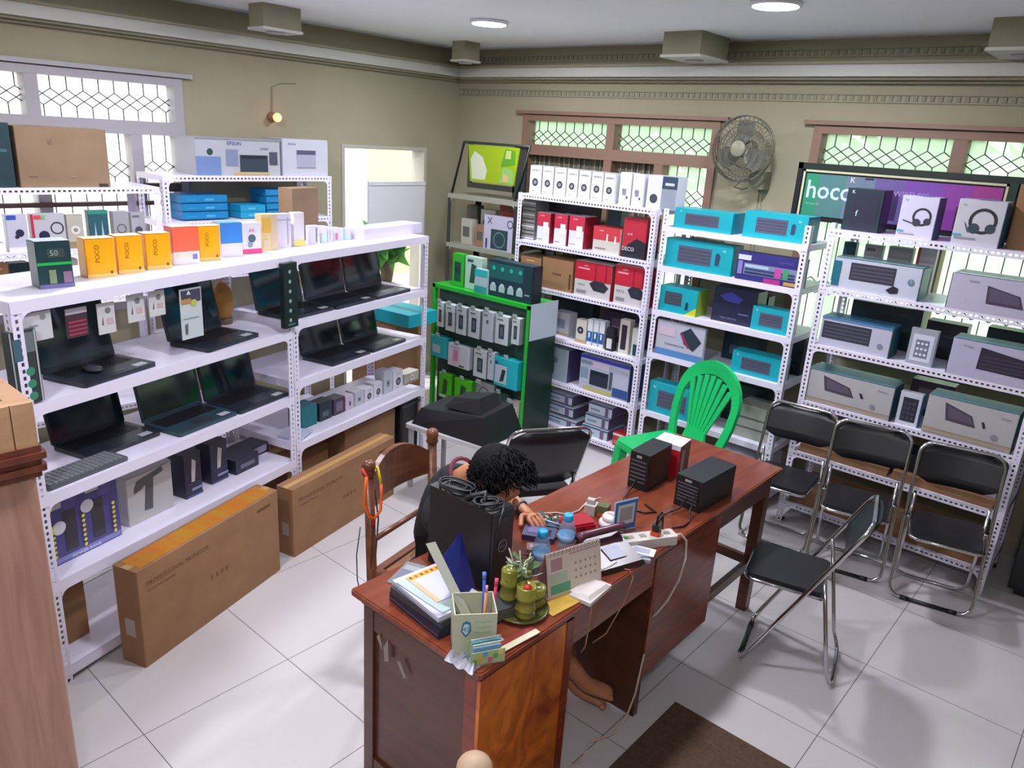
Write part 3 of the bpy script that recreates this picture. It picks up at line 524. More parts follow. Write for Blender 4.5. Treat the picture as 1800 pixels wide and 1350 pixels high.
 'greenw': ('#a9c9b8', [('F', 'p', [(.3, .2), (.6, .2), (.7, .75), (.4, .8)], '#274a40'), ('F', 'r', (.15, .84, .5, .92), '#2f4f44')]),
 'tealw': ('#9fb8bc', [('F', 'r', (0, .7, 1, 1), '#1faaa8'), ('F', 'r', (0, 0, 1, .3), '#2a9a98')]),
 'buds': ('#10333c', [('F', 'r', (.02, .5, .8, .92), '#145a58')] + [('F', 'c', .14 + i * .2, .3, .085, '#b7c8c8') for i in range(4)] + [('F', 'r', (.07 + i * .2, .14, .21 + i * .2, .3), '#9fb8b8') for i in range(4)] + [('F', 'c', .14 + i * .2, .78, .06, '#1fb59c') for i in range(4)] + [('R', 'r', (0, 0, 1, 1), '#0f2029'), ('F', 'r', (.86, .2, .96, .24), '#93a8ac')]),
 'gamepk': ('#b9b4cc', [('F', 'r', (.25, .02, .8, .6), '#27404a'), ('F', 'ring', .53, .3, .24, .2, '#5f7a78'), ('F', 't', .2, .84, .2, 'X', .2, '#4a4660'), ('F', 'ring', .86, .8, .12, .09, '#4a4660'), ('F', 'r', (.08, .02, .14, .3), '#2b4052')]),
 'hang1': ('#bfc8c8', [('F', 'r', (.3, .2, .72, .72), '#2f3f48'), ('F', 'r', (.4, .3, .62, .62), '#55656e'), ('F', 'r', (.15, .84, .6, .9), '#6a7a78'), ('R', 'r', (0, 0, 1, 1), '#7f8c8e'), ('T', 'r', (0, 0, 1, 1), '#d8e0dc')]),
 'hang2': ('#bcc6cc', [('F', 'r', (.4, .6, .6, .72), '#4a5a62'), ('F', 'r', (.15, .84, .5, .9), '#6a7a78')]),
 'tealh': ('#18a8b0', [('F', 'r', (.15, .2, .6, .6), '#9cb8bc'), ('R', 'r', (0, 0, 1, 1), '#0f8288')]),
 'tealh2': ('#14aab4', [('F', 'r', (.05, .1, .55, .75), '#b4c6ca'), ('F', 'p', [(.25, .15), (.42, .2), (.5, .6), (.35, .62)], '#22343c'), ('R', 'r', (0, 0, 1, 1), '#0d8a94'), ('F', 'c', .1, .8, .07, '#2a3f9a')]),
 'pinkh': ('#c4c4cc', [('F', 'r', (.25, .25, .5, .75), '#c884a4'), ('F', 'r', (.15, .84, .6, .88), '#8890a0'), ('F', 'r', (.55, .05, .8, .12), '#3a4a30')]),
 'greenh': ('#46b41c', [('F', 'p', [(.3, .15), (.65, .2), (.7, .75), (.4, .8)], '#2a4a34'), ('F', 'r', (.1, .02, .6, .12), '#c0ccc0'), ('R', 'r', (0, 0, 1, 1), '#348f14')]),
 'dkgreenpk': ('#1c3a34', [('F', 'r', (.15, .2, .5, .9), '#2f564c'), ('F', 'r', (.65, .1, .7, .9), '#3c6a5e')]),
 'card1': ('#c9c9cc', [('F', 'r', (.2, .5, .5, .56), '#8a8a90'), ('F', 'c', .7, .8, .1, '#8c8c94'), ('F', 'r', (.1, .2, .3, .24), '#7a7a80')]),
 'card2': ('#cdcdcd', [('F', 'c', .6, .75, .16, '#7c7c80'), ('F', 'p', [(.2, .3), (.3, .3), (.28, .6)], '#5e5e64'), ('F', 'r', (.5, .3, .85, .5), '#c9aab0')]),
 'cardred': ('#4a3a44', [('F', 'r', (0, .8, 1, 1), '#b9b7c2')] + [('F', 'r', (.08, .08 + i * .14, .92, .15 + i * .14), '#a83a54') for i in range(4)]),
 'cardpic': ('#c4ccce', [('F', 'r', (.05, .72, .95, .97), '#4a4458'), ('F', 'p', [(.3, .88), (.4, .97), (.5, .88)], '#c9dcd0'), ('F', 'r', (.05, .7, .5, .8), '#b88a5c'), ('F', 'c', .62, .7, .14, '#b8bf5c'), ('F', 'r', (.1, .4, .8, .42), '#8d979c'), ('F', 'p', [(.15, .1), (.25, .1), (.28, .32), (.15, .3)], '#5c666c')]),
 'ssd': ('#3b3f42', [('F', 'r', (.45, .7, .9, .97), '#6a7476'), ('F', 'r', (.1, .6, .4, .9), '#486674')] + [('F', 'c', .6, .1 + i * .17, .16, '#3f8a6c') for i in range(3)] + [('F', 'r', (.88, 0, .94, 1), '#b4b8b6'), ('F', 'r', (0, 0, .05, 1), '#a4a8a8')]),
 'strip': ('#14211e', [('F', 'c', .4, .12 + i * .15, .1, '#8fa89c') for i in range(6)] + [('F', 'r', (.2, .04, .7, .07), '#4f7a6a')]),
}
def cmat(c):
    if c == 'K': return KRAFT
    if c == 'K2': return KRAFTD
    return mat(c, .38)
def face_frame(f, w, h, d):
    e = .0008
    if f == 'F': return Vector((-w/2, -e, 0)), Vector((1, 0, 0)), Vector((0, 0, 1)), w, h
    if f == 'T': return Vector((-w/2, 0, h + e)), Vector((1, 0, 0)), Vector((0, 1, 0)), w, d
    if f == 'R': return Vector((w/2 + e, 0, 0)), Vector((0, 1, 0)), Vector((0, 0, 1)), d, h
    if f == 'L': return Vector((-w/2 - e, d, 0)), Vector((0, -1, 0)), Vector((0, 0, 1)), d, h
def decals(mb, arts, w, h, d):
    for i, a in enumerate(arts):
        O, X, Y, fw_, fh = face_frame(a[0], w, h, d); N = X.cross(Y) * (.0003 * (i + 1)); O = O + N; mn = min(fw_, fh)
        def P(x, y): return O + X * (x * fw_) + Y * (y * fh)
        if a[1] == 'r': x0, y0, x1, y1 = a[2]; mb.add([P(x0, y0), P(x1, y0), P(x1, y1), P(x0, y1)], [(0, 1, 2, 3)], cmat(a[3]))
        elif a[1] == 'p': pts = [P(*q) for q in a[2]]; mb.add(pts, [tuple(range(len(pts)))], cmat(a[3]))
        elif a[1] == 'c':
            c = P(a[2], a[3]); r = a[4] * mn; mb.add([c + X * r * math.cos(k * PI / 8) + Y * r * math.sin(k * PI / 8) for k in range(16)], [tuple(range(16))], cmat(a[5]))
        elif a[1] == 'ring':
            c = P(a[2], a[3]); ro, ri = a[4] * mn, a[5] * mn; n = 20
            mb.add([c + (X * math.cos(k * 2 * PI / n) + Y * math.sin(k * 2 * PI / n)) * r for r in (ro, ri) for k in range(n)], [(k, (k + 1) % n, n + (k + 1) % n, n + k) for k in range(n)], cmat(a[6]))
        elif a[1] == 't':
            if a[6] > .02: mb.text(a[5], P(a[2], a[3]), X, Y, a[4] * fh, cmat(a[7]), wmax=a[6] * fw_)
        elif a[1] == 'tv': mb.text(a[5], P(a[2], a[3]), Y, -X, a[4] * fw_ * 1.3, cmat(a[6]), wmax=.55 * fh)
def carton_mb(art, w, h, d):
    base, arts = ART[art]; mb = MB(); b = min(.003, w * .03, h * .03, d * .1)
    mb.rbox(-w/2, 0, 0, w/2, d, h, cmat(base), r=b, seg=1)
    if base in ('K', 'K2'):
        TP = mat('#b99f73', .25, name='packing_tape'); mb.add([(-w/2, d*.42, h + .0006), (w/2, d*.42, h + .0006), (w/2, d*.58, h + .0006), (-w/2, d*.58, h + .0006)], [(0, 1, 2, 3)], TP)
        mb.add([(-w/2, d*.499, h + .001), (w/2, d*.499, h + .001), (w/2, d*.506, h + .001), (-w/2, d*.506, h + .001)], [(0, 1, 2, 3)], cmat('#5f4630'))
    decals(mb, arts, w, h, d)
    return mb
def place(key, u, z, sb, rz=0):
    p0, a = FRAMES[key]
    return p0 + Vector((math.cos(a), math.sin(a), 0)) * u + Vector((-math.sin(a), math.cos(a), 0)) * sb + Vector((0, 0, z)), a + rz
FRAMES['G'] = (Vector((-4.21, 4.0, 0)), 0.0)

ITEMS = [
 ('R1', 0.099, 1.765, 0.107, 0.199, 0.1, 0.06, 'cam', 'camera_box', 'box', 'small white camera boxes in a row on the top shelf', 'small white camera carton on the rack top, at the left end of the row'),
 ('R1', 0.213, 1.765, 0.099, 0.198, 0.1, 0.06, 'cam', 'camera_box', 'box', 'small white camera boxes in a row on the top shelf', 'small white camera carton on the rack top, second from the left end of the row'),
 ('R1', 0.324, 1.765, 0.102, 0.197, 0.1, 0.06, 'cam', 'camera_box', 'box', 'small white camera boxes in a row on the top shelf', 'small white camera carton on the rack top, third from the left in the row'),
 ('R1', 0.432, 1.765, 0.093, 0.195, 0.1, 0.06, 'cam', 'camera_box', 'box', 'small white camera boxes in a row on the top shelf', 'small white camera carton on the rack top, middle of the row of seven'),
 ('R1', 0.538, 1.765, 0.097, 0.194, 0.1, 0.06, 'cam', 'camera_box', 'box', 'small white camera boxes in a row on the top shelf', 'small white camera carton on the rack top, third from the right in the row'),
 ('R1', 0.644, 1.765, 0.094, 0.193, 0.1, 0.06, 'cam', 'camera_box', 'box', 'small white camera boxes in a row on the top shelf', 'small white camera carton on the rack top, second from the right in the row'),
 ('R1', 0.747, 1.765, 0.092, 0.192, 0.1, 0.06, 'cam', 'camera_box', 'box', 'small white camera boxes in a row on the top shelf', 'small white camera carton on the rack top, right end of the seven'),
 ('R1', 0.873, 1.765, 0.089, 0.208, 0.1, 0.06, 'plug', 'plug_box', 'box', 'plug cartons', 'white smart plug carton right of the camera cartons, left one of the pair'),
 ('R1', 0.972, 1.765, 0.087, 0.205, 0.1, 0.06, 'plug', 'plug_box', 'box', 'plug cartons', 'white smart plug carton right of the camera cartons, right one of the pair'),
 ('R1', 1.157, 1.765, 0.219, 0.208, 0.12, 0.05, 'tallcam', 'camera_box', 'box', '', 'taller white carton with a grey blue side panel, right end of the rack top'),
 ('R1', 0.22, 1.43, 0.116, 0.213, 0.14, 0.04, 'tp', 'router_box', 'box', 'red and white router boxes', 'upright red over white adapter box, leftmost of three alike under the white camera cartons'),
 ('R1', 0.377, 1.43, 0.112, 0.218, 0.14, 0.04, 'tp', 'router_box', 'box', 'red and white router boxes', 'upright red over white adapter box, middle of three alike under the white camera cartons'),
 ('R1', 0.519, 1.43, 0.128, 0.221, 0.16, 0.04, 'tp', 'router_box', 'box', 'red and white router boxes', 'upright red over white adapter box, right one of three, beside the low switch box'),
 ('R1', 0.784, 1.43, 0.221, 0.175, 0.14, 0.03, 'tpw', 'router_box', 'box', 'red and white router boxes', 'low red and cream network switch box between upright adapters and mesh router box'),
 ('R1', 1.004, 1.43, 0.183, 0.26, 0.16, 0.03, 'deco', 'router_box', 'box', 'red and white router boxes', 'dark red router box with black lower half on the second shelf'),
 ('R1', 0.297, 1.43, 0.407, 0.305, 0.12, 0.24, 'blk', 'storage_box', 'box', '', 'flat black carton standing behind the red adapter boxes'),
 ('R1', 0.704, 1.43, 0.114, 0.32, 0.1, 0.22, 'dkteal', 'storage_box', 'box', '', 'narrow dark teal carton behind the low switch box'),
 ('R1', 0.042, 1.43, 0.121, 0.283, 0.2, 0.08, 'greystack', 'paper_stack', 'papers', '', 'stack of grey leaflets and sleeves at the left end, second shelf'),
 ('R1', 0.14, 1.11, 0.197, 0.202, 0.2, 0.02, 'kraft', 'carton', 'carton', '', 'narrow tan carton beside the larger tan carton on the third shelf'),
 ('R1', 0.392, 1.11, 0.279, 0.222, 0.22, 0.02, 'kraftl', 'carton', 'carton', '', 'larger tan carton with a dark slogan, left of the router boxes'),
 ('R1', 0.709, 1.11, 0.307, 0.245, 0.12, 0.02, 'tprouter', 'router_box', 'box', 'loose papers at the left of the rack', 'large red and white router box with black router picture, left of two'),
 ('R1', 1.022, 1.11, 0.257, 0.268, 0.12, 0.02, 'tprouter', 'router_box', 'box', 'loose papers at the left of the rack', 'large red and white router box with black router picture, right of two'),
 ('R1', 0.391, 0.76, 0.149, 0.17, 0.1, 0.12, 'whitepic', 'adapter_box', 'box', '', 'white carton with grey picture on the small goods shelf, left end'),
 ('R1', 0.628, 0.76, 0.09, 0.17, 0.06, 0.05, 'camsm', 'adapter_box', 'box', '', 'narrow cream carton with a dark camera picture beside the blue packs'),
 ('R1', 0.706, 0.76, 0.044, 0.189, 0.06, 0.05, 'bluepack', 'flash_drive_pack', 'pack', 'blue packs', 'leftmost of three tiny blue and white packs on the small goods shelf'),
 ('R1', 0.758, 0.76, 0.044, 0.192, 0.06, 0.05, 'bluepack', 'flash_drive_pack', 'pack', 'blue packs', 'middle of three tiny blue and white packs on the small goods shelf'),
 ('R1', 0.809, 0.76, 0.043, 0.194, 0.06, 0.05, 'bluepack', 'flash_drive_pack', 'pack', 'blue packs', 'rightmost of three tiny blue and white packs on the small goods shelf'),
 ('R1', 0.884, 0.76, 0.066, 0.161, 0.05, 0.04, 'inkb', 'ink_bottle_box', 'box', '', 'small black carton with a white lower label on the small goods shelf'),
 ('R1', 0.989, 0.76, 0.082, 0.24, 0.06, 0.06, 'darkwin', 'adapter_box', 'box', '', 'cream carton with a tall dark window near the rack post'),
 ('R1', 1.091, 0.76, 0.063, 0.199, 0.06, 0.05, 'darkwin2', 'adapter_box', 'box', '', 'cream and teal carton touching the rack post, right end'),
 ('R1', 0.45, 0.43, 0.191, 0.248, 0.2, 0.04, 'epsonw', 'printer_box', 'box', '', 'pale blue grey carton with purple side, fifth shelf left'),
 ('R1', 0.875, 0.43, 0.421, 0.263, 0.22, 0.03, 'epson', 'printer_box', 'box', 'printer cartons', 'large printer carton with black printer picture on the fifth shelf'),
 ('R1', 0.519, 0.09, 0.288, 0.055, 0.22, 0.04, 'toner', 'toner_carton', 'carton', 'toner cartons on the bottom shelf', 'white and blue toner carton, bottom of the left pile'),
 ('R1', 0.491, 0.175, 0.267, 0.065, 0.22, 0.05, 'toner', 'toner_carton', 'carton', 'toner cartons on the bottom shelf', 'white and blue toner carton, middle of the left pile'),
 ('R1', 0.481, 0.262, 0.235, 0.064, 0.2, 0.06, 'toner', 'toner_carton', 'carton', 'toner cartons on the bottom shelf', 'white and blue toner carton, topmost of the left pile'),
 ('R1', 0.837, 0.09, 0.227, 0.072, 0.22, 0.04, 'toner', 'toner_carton', 'carton', 'toner cartons on the bottom shelf', 'white and blue toner carton, bottom of the right pile'),
 ('R1', 0.841, 0.175, 0.207, 0.075, 0.22, 0.05, 'toner', 'toner_carton', 'carton', 'toner cartons on the bottom shelf', 'white and blue toner carton, middle of the right pile'),
 ('R1', 0.855, 0.262, 0.205, 0.077, 0.2, 0.06, 'toner', 'toner_carton', 'carton', 'toner cartons on the bottom shelf', 'white and blue toner carton, topmost of the right pile'),
 ('R1', 1.071, 0.09, 0.121, 0.095, 0.1, 0.02, 'redink', 'ink_box', 'box', '', 'small red ink carton on the bottom shelf near the post'),
 ('R2', 0.262, 1.67, 0.396, 0.123, 0.16, 0.02, 'teal', 'keyboard_box', 'box', 'teal keyboard cartons', 'teal keyboard carton on top of the middle rack, left one'),
 ('R2', 0.713, 1.67, 0.383, 0.15, 0.17, 0.04, 'tealm', 'keyboard_box', 'box', 'teal keyboard cartons', 'teal keyboard and mouse carton on top of the middle rack, right one overhanging the post'),
 ('R2', 0.263, 1.42, 0.463, 0.182, 0.13, 0.02, 'tealm', 'keyboard_box', 'box', 'teal keyboard cartons', 'teal keyboard and mouse carton beside the purple keyboard carton'),
 ('R2', 0.731, 1.42, 0.403, 0.165, 0.08, 0.01, 'rgb', 'keyboard_box', 'box', '', 'purple carton showing a backlit keyboard, second shelf'),
 ('R2', 0.166, 1.13, 0.275, 0.165, 0.14, 0.02, 'tealy', 'keyboard_box', 'box', 'teal keyboard cartons', 'short teal carton with a yellow lower corner'),
 ('R2', 0.532, 1.13, 0.286, 0.216, 0.14, 0.06, 'navy', 'gamepad_box', 'box', '', 'dark navy carton with blue glow picture beside the yellow cornered one'),
 ('R2', 0.785, 1.13, 0.246, 0.143, 0.09, 0.04, 'teal', 'keyboard_box', 'box', 'teal keyboard cartons', 'small low teal carton in front of the navy carton'),
 ('R2', 0.22, 0.84, 0.347, 0.228, 0.03, 0.01, 'cardslot', 'graphics_card_box', 'box', '', 'flat white and blue carton with black device picture leaning on the shelf'),
 ('R2', 0.74, 0.84, 0.324, 0.138, 0.12, 0.04, 'teal', 'keyboard_box', 'box', 'teal keyboard cartons', 'teal carton behind the green plastic chair, on the right of the fourth shelf'),
 ('R2', 0.218, 0.43, 0.365, 0.21, 0.12, 0.02, 'teal', 'keyboard_box', 'box', 'teal keyboard cartons', 'teal carton seen left of the green chair back, fifth shelf'),
 ('R2', 0.776, 0.43, 0.251, 0.216, 0.2, 0.06, 'creamstack', 'carton', 'carton', '', 'cream and grey flat carton right of the green chair, fifth shelf'),
 ('R2', 0.736, 0.1, 0.351, 0.234, 0.25, 0.03, 'whitec', 'carton', 'carton', '', 'white carton on the bottom shelf behind the green chair'),
 ('R3', 0.127, 1.775, 0.192, 0.223, 0.14, 0.08, 'hsblack', 'headset_box', 'box', 'headset cartons on the right rack top', 'black headset carton on top of the right rack'),
 ('R3', 0.41, 1.775, 0.176, 0.211, 0.13, 0.05, 'hswhite', 'headset_box', 'box', 'headset cartons on the right rack top', 'white headset carton on the rack top, between black carton and its twin'),
 ('R3', 0.693, 1.775, 0.208, 0.219, 0.14, 0.03, 'hswhite2', 'headset_box', 'box', 'headset cartons on the right rack top', 'white headset carton on the rack top, nearest the brown carton'),
 ('R3', 0.897, 1.775, 0.158, 0.307, 0.2, 0.1, 'kraft', 'carton', 'carton', '', 'brown carton cut by the photo edge on the right rack top'),
 ('R3', 0.277, 1.46, 0.448, 0.169, 0.15, 0.02, 'kbm', 'keyboard_box', 'box', 'white keyboard cartons', 'white carton with black keyboard and mouse, upper shelf left, teal side'),
 ('R3', 0.844, 1.46, 0.402, 0.177, 0.2, 0.0, 'kbw', 'keyboard_box', 'box', 'white keyboard cartons', 'large white carton with tilted keyboard picture, upper shelf right'),
 ('R3', 0.043, 1.46, 0.069, 0.234, 0.05, 0.26, 'dkteal', 'adapter_box', 'box', 'small packs at the back of the upper shelf', 'narrow dark teal pack behind the keyboard and mouse carton'),
 ('R3', 0.173, 1.46, 0.096, 0.235, 0.05, 0.26, 'greypack', 'adapter_box', 'box', 'small packs at the back of the upper shelf', 'white earphone pack behind the keyboard and mouse carton'),
 ('R3', 0.316, 1.46, 0.124, 0.242, 0.06, 0.25, 'greyp2', 'adapter_box', 'box', 'small packs at the back of the upper shelf', 'wide grey white pack behind the keyboard and mouse carton'),
 ('R3', 0.448, 1.46, 0.094, 0.253, 0.05, 0.26, 'redw', 'adapter_box', 'box', 'small packs at the back of the upper shelf', 'white pack with a red edge between the two keyboard cartons'),
 ('R3', 0.234, 1.13, 0.377, 0.165, 0.16, 0.02, 'kbw2', 'keyboard_box', 'box', 'white keyboard cartons', 'white carton with long black keyboard, third shelf left, blue top'),
 ('R3', 0.896, 1.13, 0.364, 0.186, 0.16, 0.0, 'kbw3', 'keyboard_box', 'box', 'white keyboard cartons', 'white carton with dark flat keyboard, third shelf right'),
 ('R3', 0.26, 0.79, 0.478, 0.191, 0.16, 0.01, 'kbw4', 'keyboard_box', 'box', 'white keyboard cartons', 'front white keyboard carton left of the black keypad pack, fourth shelf'),
 ('R3', 0.244, 0.79, 0.46, 0.183, 0.06, 0.19, 'bluelay', 'keyboard_box', 'box', 'white keyboard cartons', 'dark teal edged carton standing behind the fourth shelf left carton'),
 ('R3', 0.581, 0.79, 0.111, 0.183, 0.05, 0.03, 'keypad', 'keypad_box', 'box', '', 'clear pack with black number keypad between two white cartons'),
 ('R3', 0.873, 0.79, 0.411, 0.208, 0.16, 0.0, 'kbw4', 'keyboard_box', 'box', 'white keyboard cartons', 'white keyboard carton right of the black keypad pack, fourth shelf'),
 ('R3', 0.574, 1.13, 0.132, 0.194, 0.03, 0.03, 'silverpk', 'mouse_pack', 'pack', '', 'clear silver blister pack between the two keyboard cartons on the third shelf'),
 ('R3', 0.3, 0.141, 0.5, 0.025, 0.3, 0.02, 'kraft', 'carton', 'carton', 'flat brown cartons piled on the lower shelves of the right rack', 'flat brown carton on the lowest shelf of the right rack, left pile, bottom'),
 ('R3', 0.304, 0.167, 0.5, 0.025, 0.3, 0.024, 'kraft', 'carton', 'carton', 'flat brown cartons piled on the lower shelves of the right rack', 'flat brown carton on the lowest shelf of the right rack, left pile, second'),
 ('R3', 0.308, 0.193, 0.5, 0.025, 0.3, 0.028, 'kraft', 'carton', 'carton', 'flat brown cartons piled on the lower shelves of the right rack', 'flat brown carton on the lowest shelf of the right rack, left pile, third'),
 ('R3', 0.312, 0.219, 0.5, 0.025, 0.3, 0.032, 'kraft', 'carton', 'carton', 'flat brown cartons piled on the lower shelves of the right rack', 'flat brown carton on the lowest shelf of the right rack, left pile, topmost'),
 ('R3', 0.3, 0.47, 0.5, 0.025, 0.3, 0.02, 'kraft', 'carton', 'carton', 'flat brown cartons piled on the lower shelves of the right rack', 'flat brown carton on the shelf above the lowest, left pile, bottom'),
 ('R3', 0.304, 0.496, 0.5, 0.025, 0.3, 0.024, 'kraft', 'carton', 'carton', 'flat brown cartons piled on the lower shelves of the right rack', 'flat brown carton on the shelf above the lowest, left pile, topmost'),
 ('R3', 0.82, 0.141, 0.5, 0.025, 0.3, 0.02, 'kraft', 'carton', 'carton', 'flat brown cartons piled on the lower shelves of the right rack', 'flat brown carton on the lowest shelf of the right rack, right pile, bottom'),
 ('R3', 0.824, 0.167, 0.5, 0.025, 0.3, 0.024, 'kraft', 'carton', 'carton', 'flat brown cartons piled on the lower shelves of the right rack', 'flat brown carton on the lowest shelf of the right rack, right pile, second'),
 ('R3', 0.828, 0.193, 0.5, 0.025, 0.3, 0.028, 'kraft', 'carton', 'carton', 'flat brown cartons piled on the lower shelves of the right rack', 'flat brown carton on the lowest shelf of the right rack, right pile, third'),
 ('R3', 0.832, 0.219, 0.5, 0.025, 0.3, 0.032, 'kraft', 'carton', 'carton', 'flat brown cartons piled on the lower shelves of the right rack', 'flat brown carton on the lowest shelf of the right rack, right pile, topmost'),
 ('R3', 0.82, 0.47, 0.5, 0.025, 0.3, 0.02, 'kraft', 'carton', 'carton', 'flat brown cartons piled on the lower shelves of the right rack', 'flat brown carton on the shelf above the lowest, right pile, bottom'),
 ('R3', 0.824, 0.496, 0.5, 0.025, 0.3, 0.024, 'kraft', 'carton', 'carton', 'flat brown cartons piled on the lower shelves of the right rack', 'flat brown carton on the shelf above the lowest, right pile, topmost'),
 ('R3', 0.37, 0.523, 0.17, 0.16, 0.2, 0.05, 'whitec', 'carton', 'carton', '', 'cream carton on the flat brown cartons, seen through the middle folding chair'),
 ('R3', 0.95, 0.523, 0.24, 0.12, 0.2, 0.05, 'whitec', 'carton', 'carton', '', 'cream carton on the flat brown cartons, seen through the right folding chair'),
 ('R3', 0.13, 0.523, 0.2, 0.08, 0.2, 0.06, 'creamstack', 'carton', 'carton', '', 'grey flat carton on the flat brown cartons, seen through the left folding chair'),
 ('R3', 0.66, 0.523, 0.2, 0.1, 0.18, 0.08, 'blk', 'storage_box', 'box', '', 'black carton between the two cream cartons on the low shelf'),
 ('R3', 0.3, 1.131, 0.38, 0.24, 0.1, 0.29, 'dk1', 'storage_box', 'box', 'dark cartons added to darken the back of the shelves', 'added dark carton behind the long keyboard carton, third shelf of the right rack'),  # back row added; dark fronts stand in for goods and shaded wall
 ('R3', 0.62, 1.131, 0.2, 0.2, 0.1, 0.29, 'blk', 'storage_box', 'box', 'dark cartons added to darken the back of the shelves', 'added dark carton behind the silver blister pack, right rack'),
 ('R3', 0.95, 1.131, 0.28, 0.22, 0.1, 0.29, 'dk1', 'storage_box', 'box', 'dark cartons added to darken the back of the shelves', 'added dark carton behind the right keyboard carton, third shelf'),
 ('R3', 0.62, 0.79, 0.22, 0.2, 0.1, 0.29, 'dk2', 'storage_box', 'box', 'dark cartons added to darken the back of the shelves', 'added dark carton behind the keypad pack, right rack'),
 ('R2', 0.55, 1.131, 0.2, 0.16, 0.1, 0.29, 'dk1', 'storage_box', 'box', 'dark cartons added to darken the back of the shelves', 'added dark carton behind the navy carton, middle rack'),
 ('R2', 0.52, 0.841, 0.26, 0.2, 0.1, 0.29, 'dk1', 'storage_box', 'box', 'dark cartons added to darken the back of the shelves', 'added dark carton between the flat picture carton and the teal carton, middle rack'),
 ('R2', 0.86, 0.841, 0.12, 0.24, 0.1, 0.29, 'blk', 'storage_box', 'box', 'dark cartons added to darken the back of the shelves', 'added dark carton behind the right teal carton, fourth shelf'),
 ('R2', 0.6, 0.43, 0.3, 0.26, 0.1, 0.29, 'dk1', 'storage_box', 'box', 'dark cartons added to darken the back of the shelves', 'added dark carton behind the green chair, middle rack'),
 ('R2', 0.15, 1.421, 0.2, 0.16, 0.1, 0.29, 'dkteal', 'storage_box', 'box', 'dark cartons added to darken the back of the shelves', 'added dark carton behind the upper left teal carton, middle rack'),
 ('R1', 0.35, 0.76, 0.4, 0.24, 0.1, 0.29, 'dk1', 'storage_box', 'box', 'dark cartons added to darken the back of the shelves', 'added dark carton behind the small goods, camera rack left'),
 ('R1', 0.85, 0.76, 0.4, 0.22, 0.1, 0.29, 'dk2', 'storage_box', 'box', 'dark cartons added to darken the back of the shelves', 'added dark carton behind the small goods, camera rack right'),
 ('R1', 0.6, 0.43, 0.16, 0.22, 0.1, 0.29, 'blk', 'storage_box', 'box', 'dark cartons added to darken the back of the shelves', 'added dark carton between the two printer cartons, camera rack'),
 ('R1', 0.6, 1.111, 0.5, 0.26, 0.1, 0.29, 'dk1', 'storage_box', 'box', 'dark cartons added to darken the back of the shelves', 'added dark carton behind the tan carton and router boxes'),
 ('A', 0.246, 1.53, 0.128, 0.166, 0.11, 0.1, 'jar', 'gift_box', 'box', '', 'dark green carton with shiny green band, leftmost on the long white shelf'),
 ('A', 0.477, 1.53, 0.122, 0.149, 0.09, 0.16, 'yel', 'phone_box', 'box', 'yellow phone cartons', 'yellow phone carton on the white shelf, nearest the dark green carton'),
 ('A', 0.61, 1.53, 0.114, 0.148, 0.09, 0.16, 'yel', 'phone_box', 'box', 'yellow phone cartons', 'yellow phone carton in the middle of the first three on the white shelf'),
 ('A', 0.749, 1.53, 0.118, 0.146, 0.09, 0.16, 'yel', 'phone_box', 'box', 'yellow phone cartons', 'yellow phone carton touching the gap before the salmon carton'),
 ('A', 0.905, 1.53, 0.131, 0.161, 0.09, 0.17, 'salmon', 'phone_box', 'box', '', 'salmon over white carton between yellow cartons on the white shelf'),
 ('A', 1.039, 1.53, 0.111, 0.154, 0.08, 0.17, 'yel', 'phone_box', 'box', 'yellow phone cartons', 'fourth yellow phone carton, between the salmon and the blue carton'),
 ('A', 1.184, 1.53, 0.122, 0.158, 0.09, 0.18, 'bluew', 'phone_box', 'box', '', 'blue over white carton on the white shelf'),
 ('A', 1.316, 1.53, 0.112, 0.148, 0.08, 0.18, 'pinkw', 'ring_light_box', 'box', '', 'white carton with pink base and letters on the white shelf'),
 ('A', 1.451, 1.53, 0.102, 0.18, 0.07, 0.19, 'gold', 'phone_box', 'box', '', 'pale gold carton beside the pink and white one'),
 ('A', 1.571, 1.53, 0.09, 0.174, 0.06, 0.2, 'cream', 'phone_box', 'box', 'cream cartons', 'first of two slim cream cartons right of the gold carton'),
 ('B', 0.271, 1.53, 0.069, 0.176, 0.06, 0.19, 'cream2', 'phone_box', 'box', 'cream cartons', 'second slim cream carton, with yellow foot, right of the gold carton'),
 ('B', 0.4, 1.53, 0.072, 0.098, 0.05, 0.2, 'wslim', 'cable_box', 'box', '', 'slim white carton left of the coloured edged slim row on the far white shelf'),
 ('B', 0.478, 1.53, 0.038, 0.09, 0.05, 0.2, 'slim0', 'cable_box', 'box', 'slim white cartons at the far end of the white shelf', 'slim white carton in the far row, with teal foot'),
 ('B', 0.53, 1.53, 0.038, 0.082, 0.05, 0.2, 'slim1', 'cable_box', 'box', 'slim white cartons at the far end of the white shelf', 'slim white carton in the far row, plain first'),
 ('B', 0.583, 1.53, 0.039, 0.075, 0.05, 0.2, 'slim2', 'cable_box', 'box', 'slim white cartons at the far end of the white shelf', 'slim white carton in the far row, with red mark'),
 ('B', 0.632, 1.53, 0.04, 0.067, 0.05, 0.2, 'slim3', 'cable_box', 'box', 'slim white cartons at the far end of the white shelf', 'slim white carton in the far row, with blue edge'),
 ('B', 0.682, 1.53, 0.04, 0.06, 0.05, 0.2, 'slim0', 'cable_box', 'box', 'slim white cartons at the far end of the white shelf', 'slim white carton in the far row, plain second'),
 ('B', 0.734, 1.53, 0.041, 0.052, 0.05, 0.2, 'slim1', 'cable_box', 'box', 'slim white cartons at the far end of the white shelf', 'slim white carton in the far row, with grey edge'),
 ('B', 0.786, 1.53, 0.042, 0.044, 0.05, 0.2, 'slim2', 'cable_box', 'box', 'slim white cartons at the far end of the white shelf', 'slim white carton in the far row, last before the flat sheet'),
